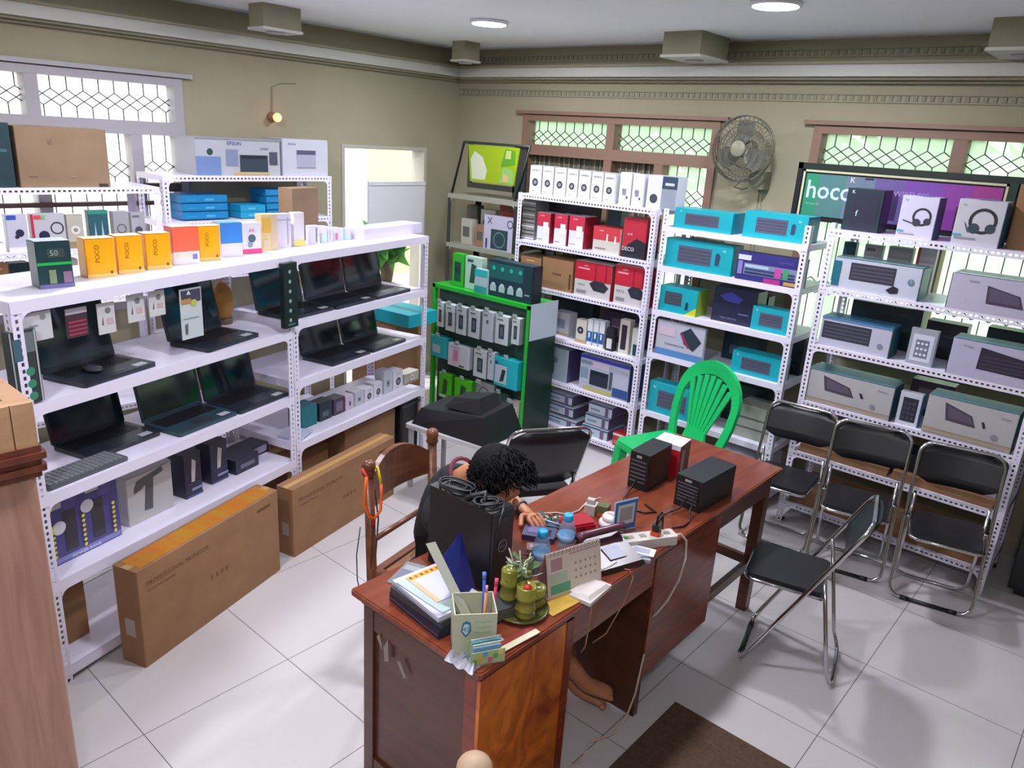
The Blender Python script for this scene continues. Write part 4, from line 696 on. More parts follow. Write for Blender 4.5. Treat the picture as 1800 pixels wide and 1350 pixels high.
 ('B', 1.023, 1.53, 0.595, 0.061, 0.15, 0.12, 'sheet', 'flat_carton', 'carton', '', 'flat pale lavender carton lying at the far end of the white shelf'),
 ('A', 0.226, 0.45, 0.333, 0.283, 0.06, 0.1, 'purple', 'strip_display', 'card', '', 'purple backing card of hanging power banks with yellow dotted edges'),
 ('A', 0.566, 0.45, 0.238, 0.23, 0.14, 0.12, 'whiteT', 'microphone_box', 'box', '', 'white carton with a dark tee shaped tool picture'),
 ('A', 0.805, 0.45, 0.098, 0.217, 0.1, 0.12, 'blkbulb', 'bulb_box', 'box', 'black boxes on the lower left shelf', 'black carton with white bulb picture, nearer the white tool carton'),
 ('A', 0.984, 0.45, 0.107, 0.208, 0.1, 0.14, 'blkbulb', 'bulb_box', 'box', 'black boxes on the lower left shelf', 'black carton with white bulb picture, farther from the white tool carton'),
 ('A', 1.262, 0.45, 0.253, 0.055, 0.12, 0.2, 'blkflat', 'bulb_box', 'box', '', 'low wide black carton with a grey label near the rack corner'),
 ('B', 0.238, 0.53, 0.129, 0.123, 0.1, 0.12, 'tealplain', 'adapter_box', 'box', '', 'dark teal carton at the left end of the low shelf row'),
 ('B', 0.377, 0.53, 0.107, 0.111, 0.08, 0.12, 'dk1', 'camera_box', 'box', 'camera cartons on the low white shelf', 'dark carton after the teal one in the low row'),
 ('B', 0.494, 0.53, 0.097, 0.099, 0.08, 0.12, 'dk2', 'camera_box', 'box', 'camera cartons on the low white shelf', 'dark purple fronted carton in the low row'),
 ('B', 0.59, 0.53, 0.074, 0.086, 0.08, 0.12, 'w1', 'camera_box', 'box', 'camera cartons on the low white shelf', 'pinkish white carton in the low row'),
 ('B', 0.684, 0.53, 0.083, 0.09, 0.08, 0.12, 'w2', 'camera_box', 'box', 'camera cartons on the low white shelf', 'white carton with a small lens, sixth from the far end'),
 ('B', 0.777, 0.53, 0.08, 0.083, 0.08, 0.12, 'cam', 'camera_box', 'box', 'camera cartons on the low white shelf', 'white carton with round lens, fifth from the far end'),
 ('B', 0.869, 0.53, 0.083, 0.093, 0.08, 0.12, 'cam', 'camera_box', 'box', 'camera cartons on the low white shelf', 'white carton with round lens, fourth from the far end'),
 ('B', 0.977, 0.53, 0.086, 0.149, 0.08, 0.12, 'w2', 'camera_box', 'box', 'camera cartons on the low white shelf', 'taller white carton, third from the far end'),
 ('B', 1.083, 0.53, 0.102, 0.124, 0.08, 0.12, 'cam', 'camera_box', 'box', 'camera cartons on the low white shelf', 'taller white carton with round lens, second from the far end'),
 ('B', 1.24, 0.53, 0.162, 0.073, 0.08, 0.12, 'silver', 'camera_box', 'box', 'camera cartons on the low white shelf', 'silver and gold carton at the far end of the low row'),
 ('C', 0.964, 1.755, 0.438, 0.299, 0.28, 0.02, 'kraftbig', 'carton', 'carton', '', 'big brown carton on top of the window side rack'),
 ('C', 0.615, 1.755, 0.221, 0.312, 0.28, 0.02, 'dkgreen', 'carton', 'carton', '', 'dark green carton at the far left on the window side rack'),
 ('C', 0.707, 1.43, 0.098, 0.189, 0.05, 0.04, 'earw', 'earphone_pack', 'pack', 'earphone packs on the window side rack', 'white pack with blue badge and black earphones, far left'),
 ('C', 0.854, 1.43, 0.163, 0.188, 0.05, 0.04, 'earr', 'earphone_pack', 'pack', 'earphone packs on the window side rack', 'wide white pack with red edge and black earphones'),
 ('C', 0.985, 1.43, 0.083, 0.178, 0.06, 0.04, 'silver', 'earphone_pack', 'pack', 'earphone packs on the window side rack', 'silver round windowed pack beside the red edged pack'),
 ('C', 1.107, 1.43, 0.104, 0.198, 0.05, 0.04, 'tealpack', 'earphone_pack', 'pack', 'earphone packs on the window side rack', 'dark teal pack with white figures'),
 ('C', 1.227, 1.43, 0.087, 0.189, 0.05, 0.04, 'greyp2', 'earphone_pack', 'pack', 'earphone packs on the window side rack', 'grey pack right of the dark teal pack'),
 ('C', 1.321, 1.43, 0.077, 0.18, 0.05, 0.04, 'greypack', 'earphone_pack', 'pack', 'earphone packs on the window side rack', 'grey pack near the rack post, right end'),
 ('C', 0.597, 1.17, 0.096, 0.2, 0.08, 0.05, 'kraft', 'accessory_box', 'box', 'small goods on the lower shelf of the window side rack', 'brown pack at the left end of the window rack lower shelf'),
 ('C', 0.698, 1.17, 0.092, 0.2, 0.08, 0.05, 'dk1', 'accessory_box', 'box', 'small goods on the lower shelf of the window side rack', 'dark pack with a grey label, window rack lower shelf left'),
 ('C', 0.814, 1.17, 0.104, 0.2, 0.08, 0.05, 'dk2', 'accessory_box', 'box', 'small goods on the lower shelf of the window side rack', 'dark purple pack on the window rack lower shelf'),
 ('C', 0.942, 1.17, 0.08, 0.2, 0.08, 0.05, 'redw', 'accessory_box', 'box', 'small goods on the lower shelf of the window side rack', 'white pack with red edge between the dark green and yellow cartons'),
 ('C', 1.207, 1.17, 0.066, 0.193, 0.08, 0.05, 'w1', 'accessory_box', 'box', 'small goods on the lower shelf of the window side rack', 'pinkish pack seen between yellow cartons'),
 ('C', 1.07, 1.17, 0.12, 0.19, 0.08, 0.05, 'blk', 'accessory_box', 'box', 'small goods on the lower shelf of the window side rack', 'flat black pack on the window rack lower shelf, middle'),
 ('C', 1.312, 1.17, 0.097, 0.192, 0.08, 0.05, 'greypack', 'accessory_box', 'box', 'small goods on the lower shelf of the window side rack', 'grey pack on the window rack lower shelf, right'),
 ('D', 0.522, 1.81, 0.587, 0.227, 0.25, 0.03, 'epson2', 'printer_box', 'box', 'printer cartons', 'wide printer carton with blue and black pictures on the wall rack top'),
 ('D', 1.014, 1.81, 0.361, 0.239, 0.25, 0.03, 'epson3', 'printer_box', 'box', 'printer cartons', 'white printer carton with white printer picture on the wall rack top'),
 ('D', 0.28, 1.54, 0.3, 0.047, 0.22, 0.04, 'bluebox', 'ink_box', 'box', 'blue folder stacks on the wall rack', 'bright blue flat carton, bottom in the left pile of the wall rack'),
 ('D', 0.28, 1.59, 0.3, 0.047, 0.22, 0.044, 'bluebox', 'ink_box', 'box', 'blue folder stacks on the wall rack', 'bright blue flat carton, middle in the left pile of the wall rack'),
 ('D', 0.28, 1.64, 0.3, 0.047, 0.22, 0.048, 'bluebox', 'ink_box', 'box', 'blue folder stacks on the wall rack', 'bright blue flat carton, topmost in the left pile of the wall rack'),
 ('D', 0.6, 1.54, 0.18, 0.04, 0.2, 0.03, 'bluebox2', 'ink_box', 'box', 'blue folder stacks on the wall rack', 'blue flat carton, bottom of the low middle pile on the wall rack'),
 ('D', 0.6, 1.582, 0.18, 0.04, 0.2, 0.03, 'bluebox2', 'ink_box', 'box', 'blue folder stacks on the wall rack', 'blue flat carton, topmost of the low middle pile on the wall rack'),
 ('D', 0.86, 1.54, 0.3, 0.042, 0.2, 0.04, 'bluebox', 'ink_box', 'box', 'blue folder stacks on the wall rack', 'blue flat carton, bottom in the right pile of the wall rack'),
 ('D', 0.86, 1.585, 0.3, 0.042, 0.2, 0.044, 'bluebox', 'ink_box', 'box', 'blue folder stacks on the wall rack', 'blue flat carton, second from bottom in the right pile of the wall rack'),
 ('D', 0.86, 1.63, 0.3, 0.042, 0.2, 0.048, 'bluebox', 'ink_box', 'box', 'blue folder stacks on the wall rack', 'blue flat carton, third from bottom in the right pile of the wall rack'),
 ('D', 0.86, 1.675, 0.3, 0.042, 0.2, 0.052, 'bluebox', 'ink_box', 'box', 'blue folder stacks on the wall rack', 'blue flat carton, topmost in the right pile of the wall rack'),
 ('B', 0.467, 1.53, 0.208, 0.284, 0.1, 0.32, 'kraftv', 'carton', 'carton', '', 'upright tan carton at the back of the long white shelf'),
 ('G', 0.17, 1.05, 0.115, 0.243, 0.06, 0.05, 'greenp', 'charger_pack', 'pack', '', 'green charger pack on top of the display stand, left end'),
 ('G', 0.332, 1.05, 0.169, 0.241, 0.06, 0.05, 'greenw', 'charger_pack', 'pack', '', 'white and green charger pack on top of the display stand'),
 ('G', 0.461, 1.05, 0.125, 0.173, 0.05, 0.0, 'tealw', 'charger_pack', 'pack', '', 'small teal topped pack in front of the black display'),
 ('G', 0.72, 1.05, 0.42, 0.26, 0.1, 0.02, 'buds', 'earbud_display', 'display', '', 'black earbud display box with four white cases'),
 ('K', 0.534, 1.3, 0.321, 0.262, 0.06, 0.04, 'gamepk', 'gamepad_box', 'box', '', 'white carton with black round picture and letter X, behind the black earbud display'),
 ('G', 0.099, 0.733, 0.069, 0.185, 0.06, -0.05, 'hang1', 'accessory_pack', 'pack', 'white phone accessory packs hanging on the display stand', 'white hanging pack with dark window, leftmost in the upper row'),
 ('G', 0.208, 0.72, 0.097, 0.201, 0.06, -0.05, 'hang1', 'accessory_pack', 'pack', 'white phone accessory packs hanging on the display stand', 'white hanging pack with dark window, second in the upper row'),
 ('G', 0.324, 0.718, 0.107, 0.207, 0.06, -0.05, 'hang1', 'accessory_pack', 'pack', 'white phone accessory packs hanging on the display stand', 'white hanging pack with dark window, third in the upper row'),
 ('G', 0.459, 0.721, 0.116, 0.209, 0.06, -0.05, 'hang1', 'accessory_pack', 'pack', 'white phone accessory packs hanging on the display stand', 'white hanging pack with dark window, fourth in the upper row'),
 ('G', 0.594, 0.725, 0.106, 0.218, 0.06, -0.05, 'hang2', 'accessory_pack', 'pack', 'white phone accessory packs hanging on the display stand', 'white hanging pack with dark window, plain front fifth in the upper row'),
 ('G', 0.733, 0.731, 0.124, 0.206, 0.06, -0.05, 'hang1', 'accessory_pack', 'pack', 'white phone accessory packs hanging on the display stand', 'white hanging pack with dark window, sixth in the upper row with a small round mark'),
 ('G', 0.863, 0.76, 0.073, 0.186, 0.06, -0.05, 'hang1', 'accessory_pack', 'pack', 'white phone accessory packs hanging on the display stand', 'white hanging pack with dark window, rightmost in the upper row beside the white side sign'),
 ('G', 0.093, 0.486, 0.19, 0.163, 0.06, -0.05, 'tealh', 'accessory_pack', 'pack', '', 'teal hanging pack at the left end of the middle row on the display stand'),
 ('G', 0.31, 0.456, 0.224, 0.173, 0.05, -0.05, 'pinkh', 'accessory_pack', 'pack', '', 'white hanging pack with pink picture in the middle row'),
 ('G', 0.538, 0.432, 0.133, 0.209, 0.05, -0.05, 'hang1', 'accessory_pack', 'pack', 'white phone accessory packs hanging on the display stand', 'white hanging pack with dark window, in the middle row beside the right teal pack'),
 ('G', 0.648, 0.443, 0.062, 0.205, 0.05, -0.05, 'hang2', 'accessory_pack', 'pack', '', 'narrow plain pack partly behind the right teal pack'),
 ('G', 0.805, 0.425, 0.226, 0.211, 0.07, -0.06, 'tealh2', 'accessory_pack', 'pack', '', 'large teal hanging pack with black device, right of the middle row'),
 ('G', 0.177, 0.171, 0.139, 0.199, 0.05, -0.05, 'greenh', 'accessory_pack', 'pack', 'bright green hanging packs on the lower row', 'bright green hanging pack, left one of the lower row'),
 ('G', 0.372, 0.159, 0.182, 0.209, 0.05, -0.05, 'greenh', 'accessory_pack', 'pack', 'bright green hanging packs on the lower row', 'bright green hanging pack, right one of the lower row'),
 ('G', 0.55, 0.208, 0.198, 0.178, 0.05, 0.0, 'greyp2', 'accessory_pack', 'pack', '', 'white pack with grey curved picture on the lower row'),
 ('G', 0.75, 0.121, 0.128, 0.241, 0.05, -0.02, 'dkgreenpk', 'accessory_pack', 'pack', '', 'tall dark green pack on the lower row right'),
 ('G', 0.861, 0.179, 0.082, 0.143, 0.05, 0.0, 'silver', 'accessory_pack', 'pack', '', 'small pale pack at the lower right of the display stand'),
 ('A', 0.101, 1.376, 0.103, 0.102, 0.004, 0.02, 'card1', 'price_card', 'card', 'price cards hanging under the long white shelf', 'tilted white price card at the left end under the long shelf'),
 ('A', 0.261, 1.353, 0.085, 0.109, 0.004, 0.04, 'cardred', 'price_card', 'card', '', 'dark and red printed card under the long shelf'),
 ('A', 0.383, 1.341, 0.074, 0.119, 0.004, 0.04, 'card2', 'price_card', 'card', 'price cards hanging under the long white shelf', 'white price card with small pictures right of the red card'),
 ('A', 0.516, 1.362, 0.078, 0.111, 0.004, 0.04, 'card2', 'price_card', 'card', 'price cards hanging under the long white shelf', 'white price card left one of the middle pair'),
 ('A', 0.617, 1.367, 0.078, 0.104, 0.004, 0.04, 'card2', 'price_card', 'card', 'price cards hanging under the long white shelf', 'white price card right one of the middle pair'),
 ('A', 0.781, 1.241, 0.116, 0.218, 0.004, 0.03, 'cardpic', 'price_card', 'card', '', 'tall white sheet with a fruit picture hanging at the laptop'),
 ('A', 0.031, 1.168, 0.096, 0.26, 0.04, 0.0, 'ssd', 'computer_part_box', 'box', '', 'tall black and silver pack with green round marks at the left end of the rack'),
 ('A', 1.337, 1.188, 0.098, 0.32, 0.03, -0.035, 'strip', 'accessory_strip', 'pack', '', 'narrow black hanging strip with small white marks on the middle post'),
]
SHELF_OVER = {}
for (key, u, z, w_, h_, d_, sb, art, name, cat, grp, lab) in ITEMS:
    loc, rz = place(key, u, z + .0005, sb)
    if key in 'AB' and z > 1.5 and w_ < .14: rz -= .3; w_ *= .9; d_ *= .8      # turned a little towards the aisle
    one(carton_mb(art, w_, h_, d_), name, lab, cat, loc, rz, grp or None)

# ---------------------------------------------------------------- green display stand
GRN = mat('#1fae2c', .35, name='green_enamel'); GDK = mat('#0e2f22', .35, name='dark_green_panel')
t = thing('display_stand', 'bright green framed accessory display stand with hooks and dark side panel', 'stand', (-4.235, 3.98, 0))
for x in (0, .955):
    mb = MB(); mb.box(x, 0, .0, x + .03, .03, 1.05, GRN); mb.build('side_post', t)
mb = MB(); mb.box(0, 0, 1.02, .985, .3, 1.048, GRN); mb.build('top_shelf', t)
mb = MB(); mb.box(.03, .05, .0, .955, .06, 1.02, mat('#27403c', .5)); mb.build('back_panel', t)
mb = MB(); mb.box(.985, 0, 0, .992, .3, 1.045, GDK); mb.build('side_panel', t)
mb = MB(); mb.box(.9925, .0, .80, .996, .3, 1.06, mat('#b4c0cc', .4)); mb.build('white_sign', t)['label'] = 'blank pale side sign'
mb = MB(); mb.box(0, -.02, 0, .985, .3, .06, GDK); mb.build('base', t)
for (u, z) in [(r[1], r[2] + r[4]) for r in ITEMS if r[0] == 'G' and r[6] < .03 and r[2] < 1]:
    mb = MB(); mb.tube([(u + .01, .05, z + .012), (u + .01, -.06, z + .012), (u + .01, -.07, z + .022)], .0025, CHROME, 6)
    mb.box(u - .01, -.03, z - .003, u + .03, -.028, z + .03, mat('#9fb0a6', .5)); mb.build('hook', t)
# lime banner in a dark frame standing on the corner rack
t = thing('banner_frame', 'lime green poster in a dark open frame on the corner rack', 'sign', (-4.53, 4.44, 1.69))
FD = mat('#2b302c', .4)
mb = MB()
mb.tube([(0, 0, 0), (.12, 0, .40), (.80, 0, .40), (.68, 0, 0)], .011, FD, 6); mb.build('frame', t)
mb = MB(); mb.box(.16, .01, .06, .19, .03, .4, FD); mb.box(.19, .01, .06, .66, .02, .10, FD); mb.box(.64, .01, .02, .76, .03, .4, FD); mb.build('mount', t)
mb = MB(); mb.hexa([(.20, .0, .11), (.66, .0, .11), (.66, .01, .11), (.20, .01, .11)], [(.17, .0, .385), (.70, .0, .385), (.70, .01, .385), (.17, .01, .385)], mat('#8ea80e', .4))
for qq, (pts, c) in enumerate((([(.22, .13), (.36, .13), (.38, .2), (.33, .3), (.24, .34), (.2, .28)], '#c3c8ae'), ([(.5, .12), (.65, .12), (.65, .22), (.55, .24)], '#7fae5a'), ([(.52, .24), (.66, .26), (.66, .36), (.56, .37)], '#4f8f1e'), ([(.54, .13), (.6, .13), (.6, .18), (.55, .19)], '#c8a06c'), ([(.56, .3), (.62, .3), (.62, .36), (.57, .36)], '#a9b96a'))):
    mb.add([(x, -.001 - .0005 * qq, z) for x, z in pts], [tuple(range(len(pts)))], mat(c, .5))
mb.build('poster', t)
# goods on the corner rack
for i, (u, z, w_, h_, c, nm) in enumerate(((.18, 1.302, .12, .2, '#a9a596', 'pale clear pack'), (.33, 1.302, .10, .17, '#8d6a58', 'brown pack'), (.12, .952, .16, .2, '#8f8d88', 'grey pack'), (.3, .952, .12, .22, '#b5b2aa', 'light grey pack'), (.12, 1.302, .12, .30, '#55564c', 'dark olive pack'), (.30, 1.302, .16, .28, '#b8b4a8', 'tall cream pack'), (.52, 1.302, .2, .34, '#a04a40', 'red and grey pack'))):
    loc, rz = place('K', u, z, .04 if i < 4 else .16); mb = MB(); mb.rbox(-w_/2, 0, 0, w_/2, .08, h_, mat(c, .4), r=.006); mb.box(-w_*.3, -.001, h_*.3, w_*.3, 0, h_*.7, mat('#55534c', .5))
    one(mb, 'accessory_box', nm + ' on the dark corner rack, ' + ('upper shelf left', 'upper shelf middle', 'lower shelf left', 'lower shelf middle', 'at the back left', 'at the back middle', 'behind the letter X carton')[i], 'box', loc, rz)

# ---------------------------------------------------------------- shop sign behind the right rack
t = thing('shop_sign', 'wide black framed lightbox sign reading hoco above the right rack', 'sign', (-1.86, 4.76, 1.775))
mb = MB(); mb.box(0, .0, 0, 1.75, .08, .025, BLACK); mb.box(0, 0, .30, 1.75, .08, .335, mat('#17251f', .4)); mb.box(0, 0, 0, .03, .08, .335, BLACK); mb.box(1.72, 0, 0, 1.75, .08, .335, BLACK); mb.box(1.12, 0, 0, 1.16, .06, .3, mat('#1c3a2c', .4)); mb.build('frame', t)
mb = MB(); CR = mat('#cfcaa8', .4); mb.box(.04, -.004, .285, 1.12, .0, .297, CR); mb.box(.04, -.004, .03, .052, .0, .297, CR); mb.box(1.108, -.004, .03, 1.12, .0, .297, CR); mb.build('inner_border', t)
mb = MB(); mb.box(.03, .012, .025, 1.72, .06, .30, mat('#22392f', .5))
for x0, x1, c in ((.06, .14, '#2c8d68'), (.14, .30, '#527f80'), (.30, .46, '#6c7c92'), (.46, .62, '#6a5a96'), (.62, .82, '#7a4aa6'), (.82, .96, '#8b3f9c'), (.96, 1.10, '#a03a8c')): mb.box(x0, .004, .03, x1, .012, .275, mat(c, .4))
mb.text('hoco', (.075, .003, .185), (1, 0, 0), (0, 0, 1), .105, mat('#c9dcd8', .4), wmax=.27, center=False)
mb.text('for your life', (.08, .003, .10), (1, 0, 0), (0, 0, 1), .016, mat('#a9c0c0', .4), center=False)
mb.text('K', (.335, .003, .255), (1, 0, 0), (0, 0, 1), .03, mat('#e4e4ea', .4)); mb.box(.40, .003, .262, .45, .004, .272, mat('#1d1a2c', .4))
mb.text('WIRELESS', (.66, .003, .20), (1, 0, 0), (0, 0, 1), .03, mat('#b48fd0', .4)); mb.box(.5, .0035, .05, .6, .004, .2, mat('#3c2a5c', .4)); mb.box(.9, .0035, .04, 1.0, .004, .16, mat('#4a2a3a', .4))
mb.build('sign_face', t)

# ---------------------------------------------------------------- wall fan
t = thing('wall_fan', 'round grey wall fan with wire guard between the two back windows', 'fan', (-2.225, 4.72, 2.165))
GF = mat('#77765f', .5, name='fan_grey'); GW = mat('#6d6c5c', .4, .3, name='fan_wire')
mb = MB(); R_ = .2
for r, y in ((.2, 0), (.2, .03), (.17, -.03), (.13, -.045), (.09, -.052), (.17, .075), (.12, .09)): mb.tube([(r * math.cos(k * PI / 16), y, r * math.sin(k * PI / 16)) for k in range(32)], .0028 if r < .2 else .005, GW, 4, closed=True)
for k in range(40):
    a = k * 2 * PI / 40; c, s = math.cos(a), math.sin(a)
    mb.tube([(.05 * c, -.055, .05 * s), (.13 * c, -.045, .13 * s), (.18 * c, -.025, .18 * s), (.2 * c, 0, .2 * s), (.2 * c, .03, .2 * s), (.17 * c, .075, .17 * s), (.1 * c, .095, .1 * s)], .0013, GW, 3, cap=False)
mb.build('guard', t)
mb = MB(); mb.M = Matrix.Rotation(PI / 2, 4, 'X'); mb.lathe([(.01, .045), (.045, .05), (.052, .055), (.045, .062), (.01, .066)], mat('#8c8a74', .45), 24); mb.build('hub_cap', t)
for k in range(3):
    mb = MB(); mb.M = Matrix.Rotation(k * 2 * PI / 3 + .4, 4, 'Y')
    g = [(.03, -.03, -.01), (.08, -.075, -.012), (.15, -.085, -.012), (.175, -.03, -.005), (.17, .03, .008), (.12, .05, .015), (.03, .03, .012)]
    mb.add([(x, y2 + .01, z) for x, z, y2 in g] + [(x, y2 + .013, z) for x, z, y2 in g], [tuple(range(7)), tuple(range(13, 6, -1))], mat('#66665c', .35)); mb.build('blade', t)
mb = MB(); mb.M = Matrix.Rotation(-PI / 2, 4, 'X'); mb.lathe([(.03, .02), (.055, .05), (.06, .11), (.04, .15)], GF, 20); mb.build('motor', t)
mb = MB(); mb.tube([(.0, .11, -.04), (.05, .12, -.14), (.075, .15, -.17)], .022, GF, 10); mb.rbox(.02, .11, -.24, .13, .228, -.13, GF, r=.02); mb.build('bracket', t)
mb = MB(); mb.tube([(.02, .15, -.18), (-.03, .12, -.2), (-.06, .1, -.24), (-.01, .12, -.25), (.03, .16, -.23)], .005, GW, 6); mb.build('pull_cord', t)
for dx in (.045, .075):
    pass
mb = MB(); mb.box(.05, .222, -1.2, .058, .229, -.24, mat('#a5a28a', .6)); mb.box(.075, .222, -1.2, .083, .229, -.24, mat('#a5a28a', .6)); mb.build('conduit', t)

# bulb on the left wall
t = thing('wall_bulb', 'small glowing amber bulb in a holder on the left wall above the printer cartons', 'lamp', (-5.0, 3.11, 2.18))
mb = MB(); mb.M = Matrix.Rotation(PI / 2, 4, 'Y'); mb.lathe([(.035, 0), (.035, .012), (.02, .016), (.018, .05)], mat('#8f6a55', .5), 16); mb.build('holder', t)
EMB = mat('#ffd0a0', .4, 0, 'amber_glow', emission_color=lin('#ff8a50'), emission_strength=3.0)
mb = MB(); mb.ball((.075, 0, 0), .03, EMB); mb.build('bulb', t)
mb = MB(); mb.tube([(.01, 0, .03), (.012, .005, .12), (.008, .01, .2), (.006, .09, .23), (.006, .2, .235)], .003, mat('#8a8870', .6), 5); mb.build('wire', t)

# ---------------------------------------------------------------- ceiling lamps
LE = mat('#ffffff', .5, 0, 'led_face', emission_color=(.93, .93, 1, 1), emission_strength=14.0)
def downlight(x, y, lab):
    t = thing('ceiling_light', lab, 'lamp', (x, y, ZC), 0, 'round ceiling lights')
    mb = MB(); mb.lathe([(.115, -.02), (.12, -.016), (.12, 0)], mat('#e4e4ea', .4), 32); ho = mb.build('housing', t)
    mb = MB(); mb.lathe([(.0, -.0225), (.106, -.022), (.106, -.02)], LE, 32); mb.build('diffuser', ho)
    ld = bpy.data.lights.new('ceiling_light_lamp', 'AREA'); ld.shape = 'DISK'; ld.size = .21; ld.energy = LAMP_W; ld.color = (.90, .91, 1.0)
    lo = bpy.data.objects.new('lamp_emitter', ld); COL.objects.link(lo); lo.parent = t; lo.location = (0, 0, -.026)
for x, y, lab in ((-3.53, 3.73, 'round ceiling light above the corner display stand'), (-1.69, 3.72, 'round ceiling light near the top edge, right of the middle'), (-3.53, 1.75, 'round ceiling light above the long white shelf, out of frame'), (-1.69, 1.75, 'round ceiling light above the desk, out of frame'), (-1.69, -.2, 'round ceiling light behind the camera side, out of frame'), (.15, -.2, 'added round fill light above the photographer, out of frame')): downlight(x, y, lab)  # the lamp above the photographer is added to brighten the desk front

# ---------------------------------------------------------------- laptops
LK = mat('#262a33', .35, name='laptop_shell'); SCR = mat('#1b2932', .07, name='glossy_screen'); KEY = mat('#16171c', .5, name='laptop_keys')  # bluish screen reflections are put into the screen's base colour
def laptop_mb(t, w=.34, d=.235, lid=.22, tilt=14, col=None, scr=None):
    c = col or LK
    mb = MB(); mb.rbox(-w/2, -d, 0, w/2, 0, .018, c, r=.012); base = mb.build('base', t)
    mb = MB()
    for r in range(5):
        for k in range(14): mb.box(-w/2 + .022 + k * (w - .044) / 14, -.035 - r * .021, .018, -w/2 + .022 + (k + .86) * (w - .044) / 14, -.018 - r * .021, .0195, KEY)
    mb.build('keyboard', base)
    mb = MB(); mb.box(-.05, -d + .02, .018, .05, -d + .085, .0188, mat('#30323a', .3)); mb.build('touchpad', base)
    mb = MB(); mb.box(w/2 - .085, -d + .015, .018, w/2 - .03, -d + .05, .0189, mat('#b9b9bf', .4)); mb.build('sticker', base)
    M_ = Matrix.Translation((0, .0, .016)) @ Matrix.Rotation(math.radians(-tilt), 4, 'X')
    mb = MB(); mb.M = M_; mb.rbox(-w/2, 0, 0, w/2, .007, lid, c, r=.01, ax='y'); lid_o = mb.build('lid', t)
    mb = MB(); mb.M = M_; mb.box(-w/2 + .012, -.0012, .018, w/2 - .012, 0, lid - .012, scr or SCR); mb.build('screen', lid_o)
GS = mat('#12261f', .08)
LT = [('A', .40, 1.16, .02, 4, None, None, 'open black laptop at the left end of the upper laptop shelf'),
      ('A', 1.0, 1.16, .02, 4, None, None, 'open laptop behind the hanging fruit picture sheet, upper laptop shelf'),
      ('B', .19, 1.195, .03, 0, None, None, 'open laptop just left of the middle post, upper laptop shelf'),
      ('A', .48, .81, .12, 0, None, None, 'large black laptop at the left end of the lower laptop shelf'),
      ('A', .845, .81, .03, 0, mat('#2f4450', .35), GS, 'laptop with a greenish screen and slate keyboard on the lower laptop shelf'),
      ('A', 1.197, .81, .02, 0, None, None, 'black laptop beside the middle post on the lower laptop shelf'),
      ('B', .545, 1.195, .02, 0, None, None, 'left laptop of the pair right of the middle post, upper shelf'),
      ('B', .90, 1.195, .02, 0, None, None, 'right laptop of the pair right of the middle post, upper shelf'),
      ('B', .50, .88, .02, 0, None, None, 'left laptop on the second shelf of the farther white rack'),
      ('B', .86, .88, .02, 0, None, None, 'right laptop on the second shelf of the farther white rack')]
for k, u, z, sb, rz, col, scr, lab in LT:
    loc, a = place(k, u, z, sb + .23, math.radians(rz)); t = thing('laptop', lab, 'laptop', loc + Vector((0, 0, .0005)), a, 'laptops on the white racks')
    laptop_mb(t, .345, .225, .27 if z > 1 else .25, 12, col, scr)
loc, a = place('A', .05, .81, .10, .1)
t = thing('keyboard', 'grey wrapped keyboard lying at the left end of the lower laptop shelf', 'keyboard', loc + Vector((0, 0, 0)), a)
# wrapped mouse, cable box and remaining small goods on the laptop shelves
bpy.data.objects.remove(t)
loc, a = place('A', .06, .8105, .02)
t = thing('keyboard', 'grey keyboard in clear wrap at the left end of the lower laptop shelf', 'keyboard', loc, a)
mb = MB(); mb.rbox(0, 0, 0, .34, .13, .014, mat('#55575c', .4), r=.01); mb.build('keyboard_body', t); mb = MB()
for r in range(5):
    for k in range(15): mb.box(.012 + k * .021, .012 + r * .022, .014, .029 + k * .021, .03 + r * .022, .019, mat('#7c7e84', .4))
mb.build('keys', t)
loc, a = place('A', .36, 1.1805, .12)
mb = MB(); mb.ball((0, 0, .012), .03, mat('#3b3c44', .2), sc=(1, 1.6, .45)); one(mb, 'computer_mouse', 'small dark mouse resting on the left black laptop keyboard', 'mouse', loc, a)
loc, a = place('A', 1.28, 1.1605, .36)
mb = MB(); mb.tube([(0, 0, 0), (0, 0, .03)], .045, mat('#6a5a44', .5), 14); mb.ball((0, 0, .11), .1, mat('#b9843c', .5), sc=(.6, .5, 1.05)); one(mb, 'paper_bag', 'crumpled orange brown bag at the back of the upper laptop shelf', 'bag', loc, a)
for i, (k, u, z, sb, w_, h_, d_, c, lab) in enumerate((('A', .95, .45, .30, .3, .12, .12, '#1d1c28', 'dark carton at the back of the power bank shelf'), ('A', 1.15, .45, .12, .16, .075, .14, '#2a2838', 'flat black carton with grey trim near the middle post on the power bank shelf'), ('B', .12, .53, .03, .14, .015, .14, '#c9cfe6', 'pale envelope overhanging the low shelf by the middle post'))):
    loc, a = place(k, u, z + .0005, sb, .3 if i == 2 else 0); mb = MB(); mb.rbox(-w_/2, 0, 0, w_/2, d_, h_, mat(c, .4), r=.003); mb.box(-w_*.3, -.0008, h_*.3, w_*.3, 0, h_*.6, mat('#6d6b7a', .4))
    one(mb, ('storage_box', 'flat_box', 'envelope')[i], lab, ('box', 'box', 'envelope')[i], loc, a)

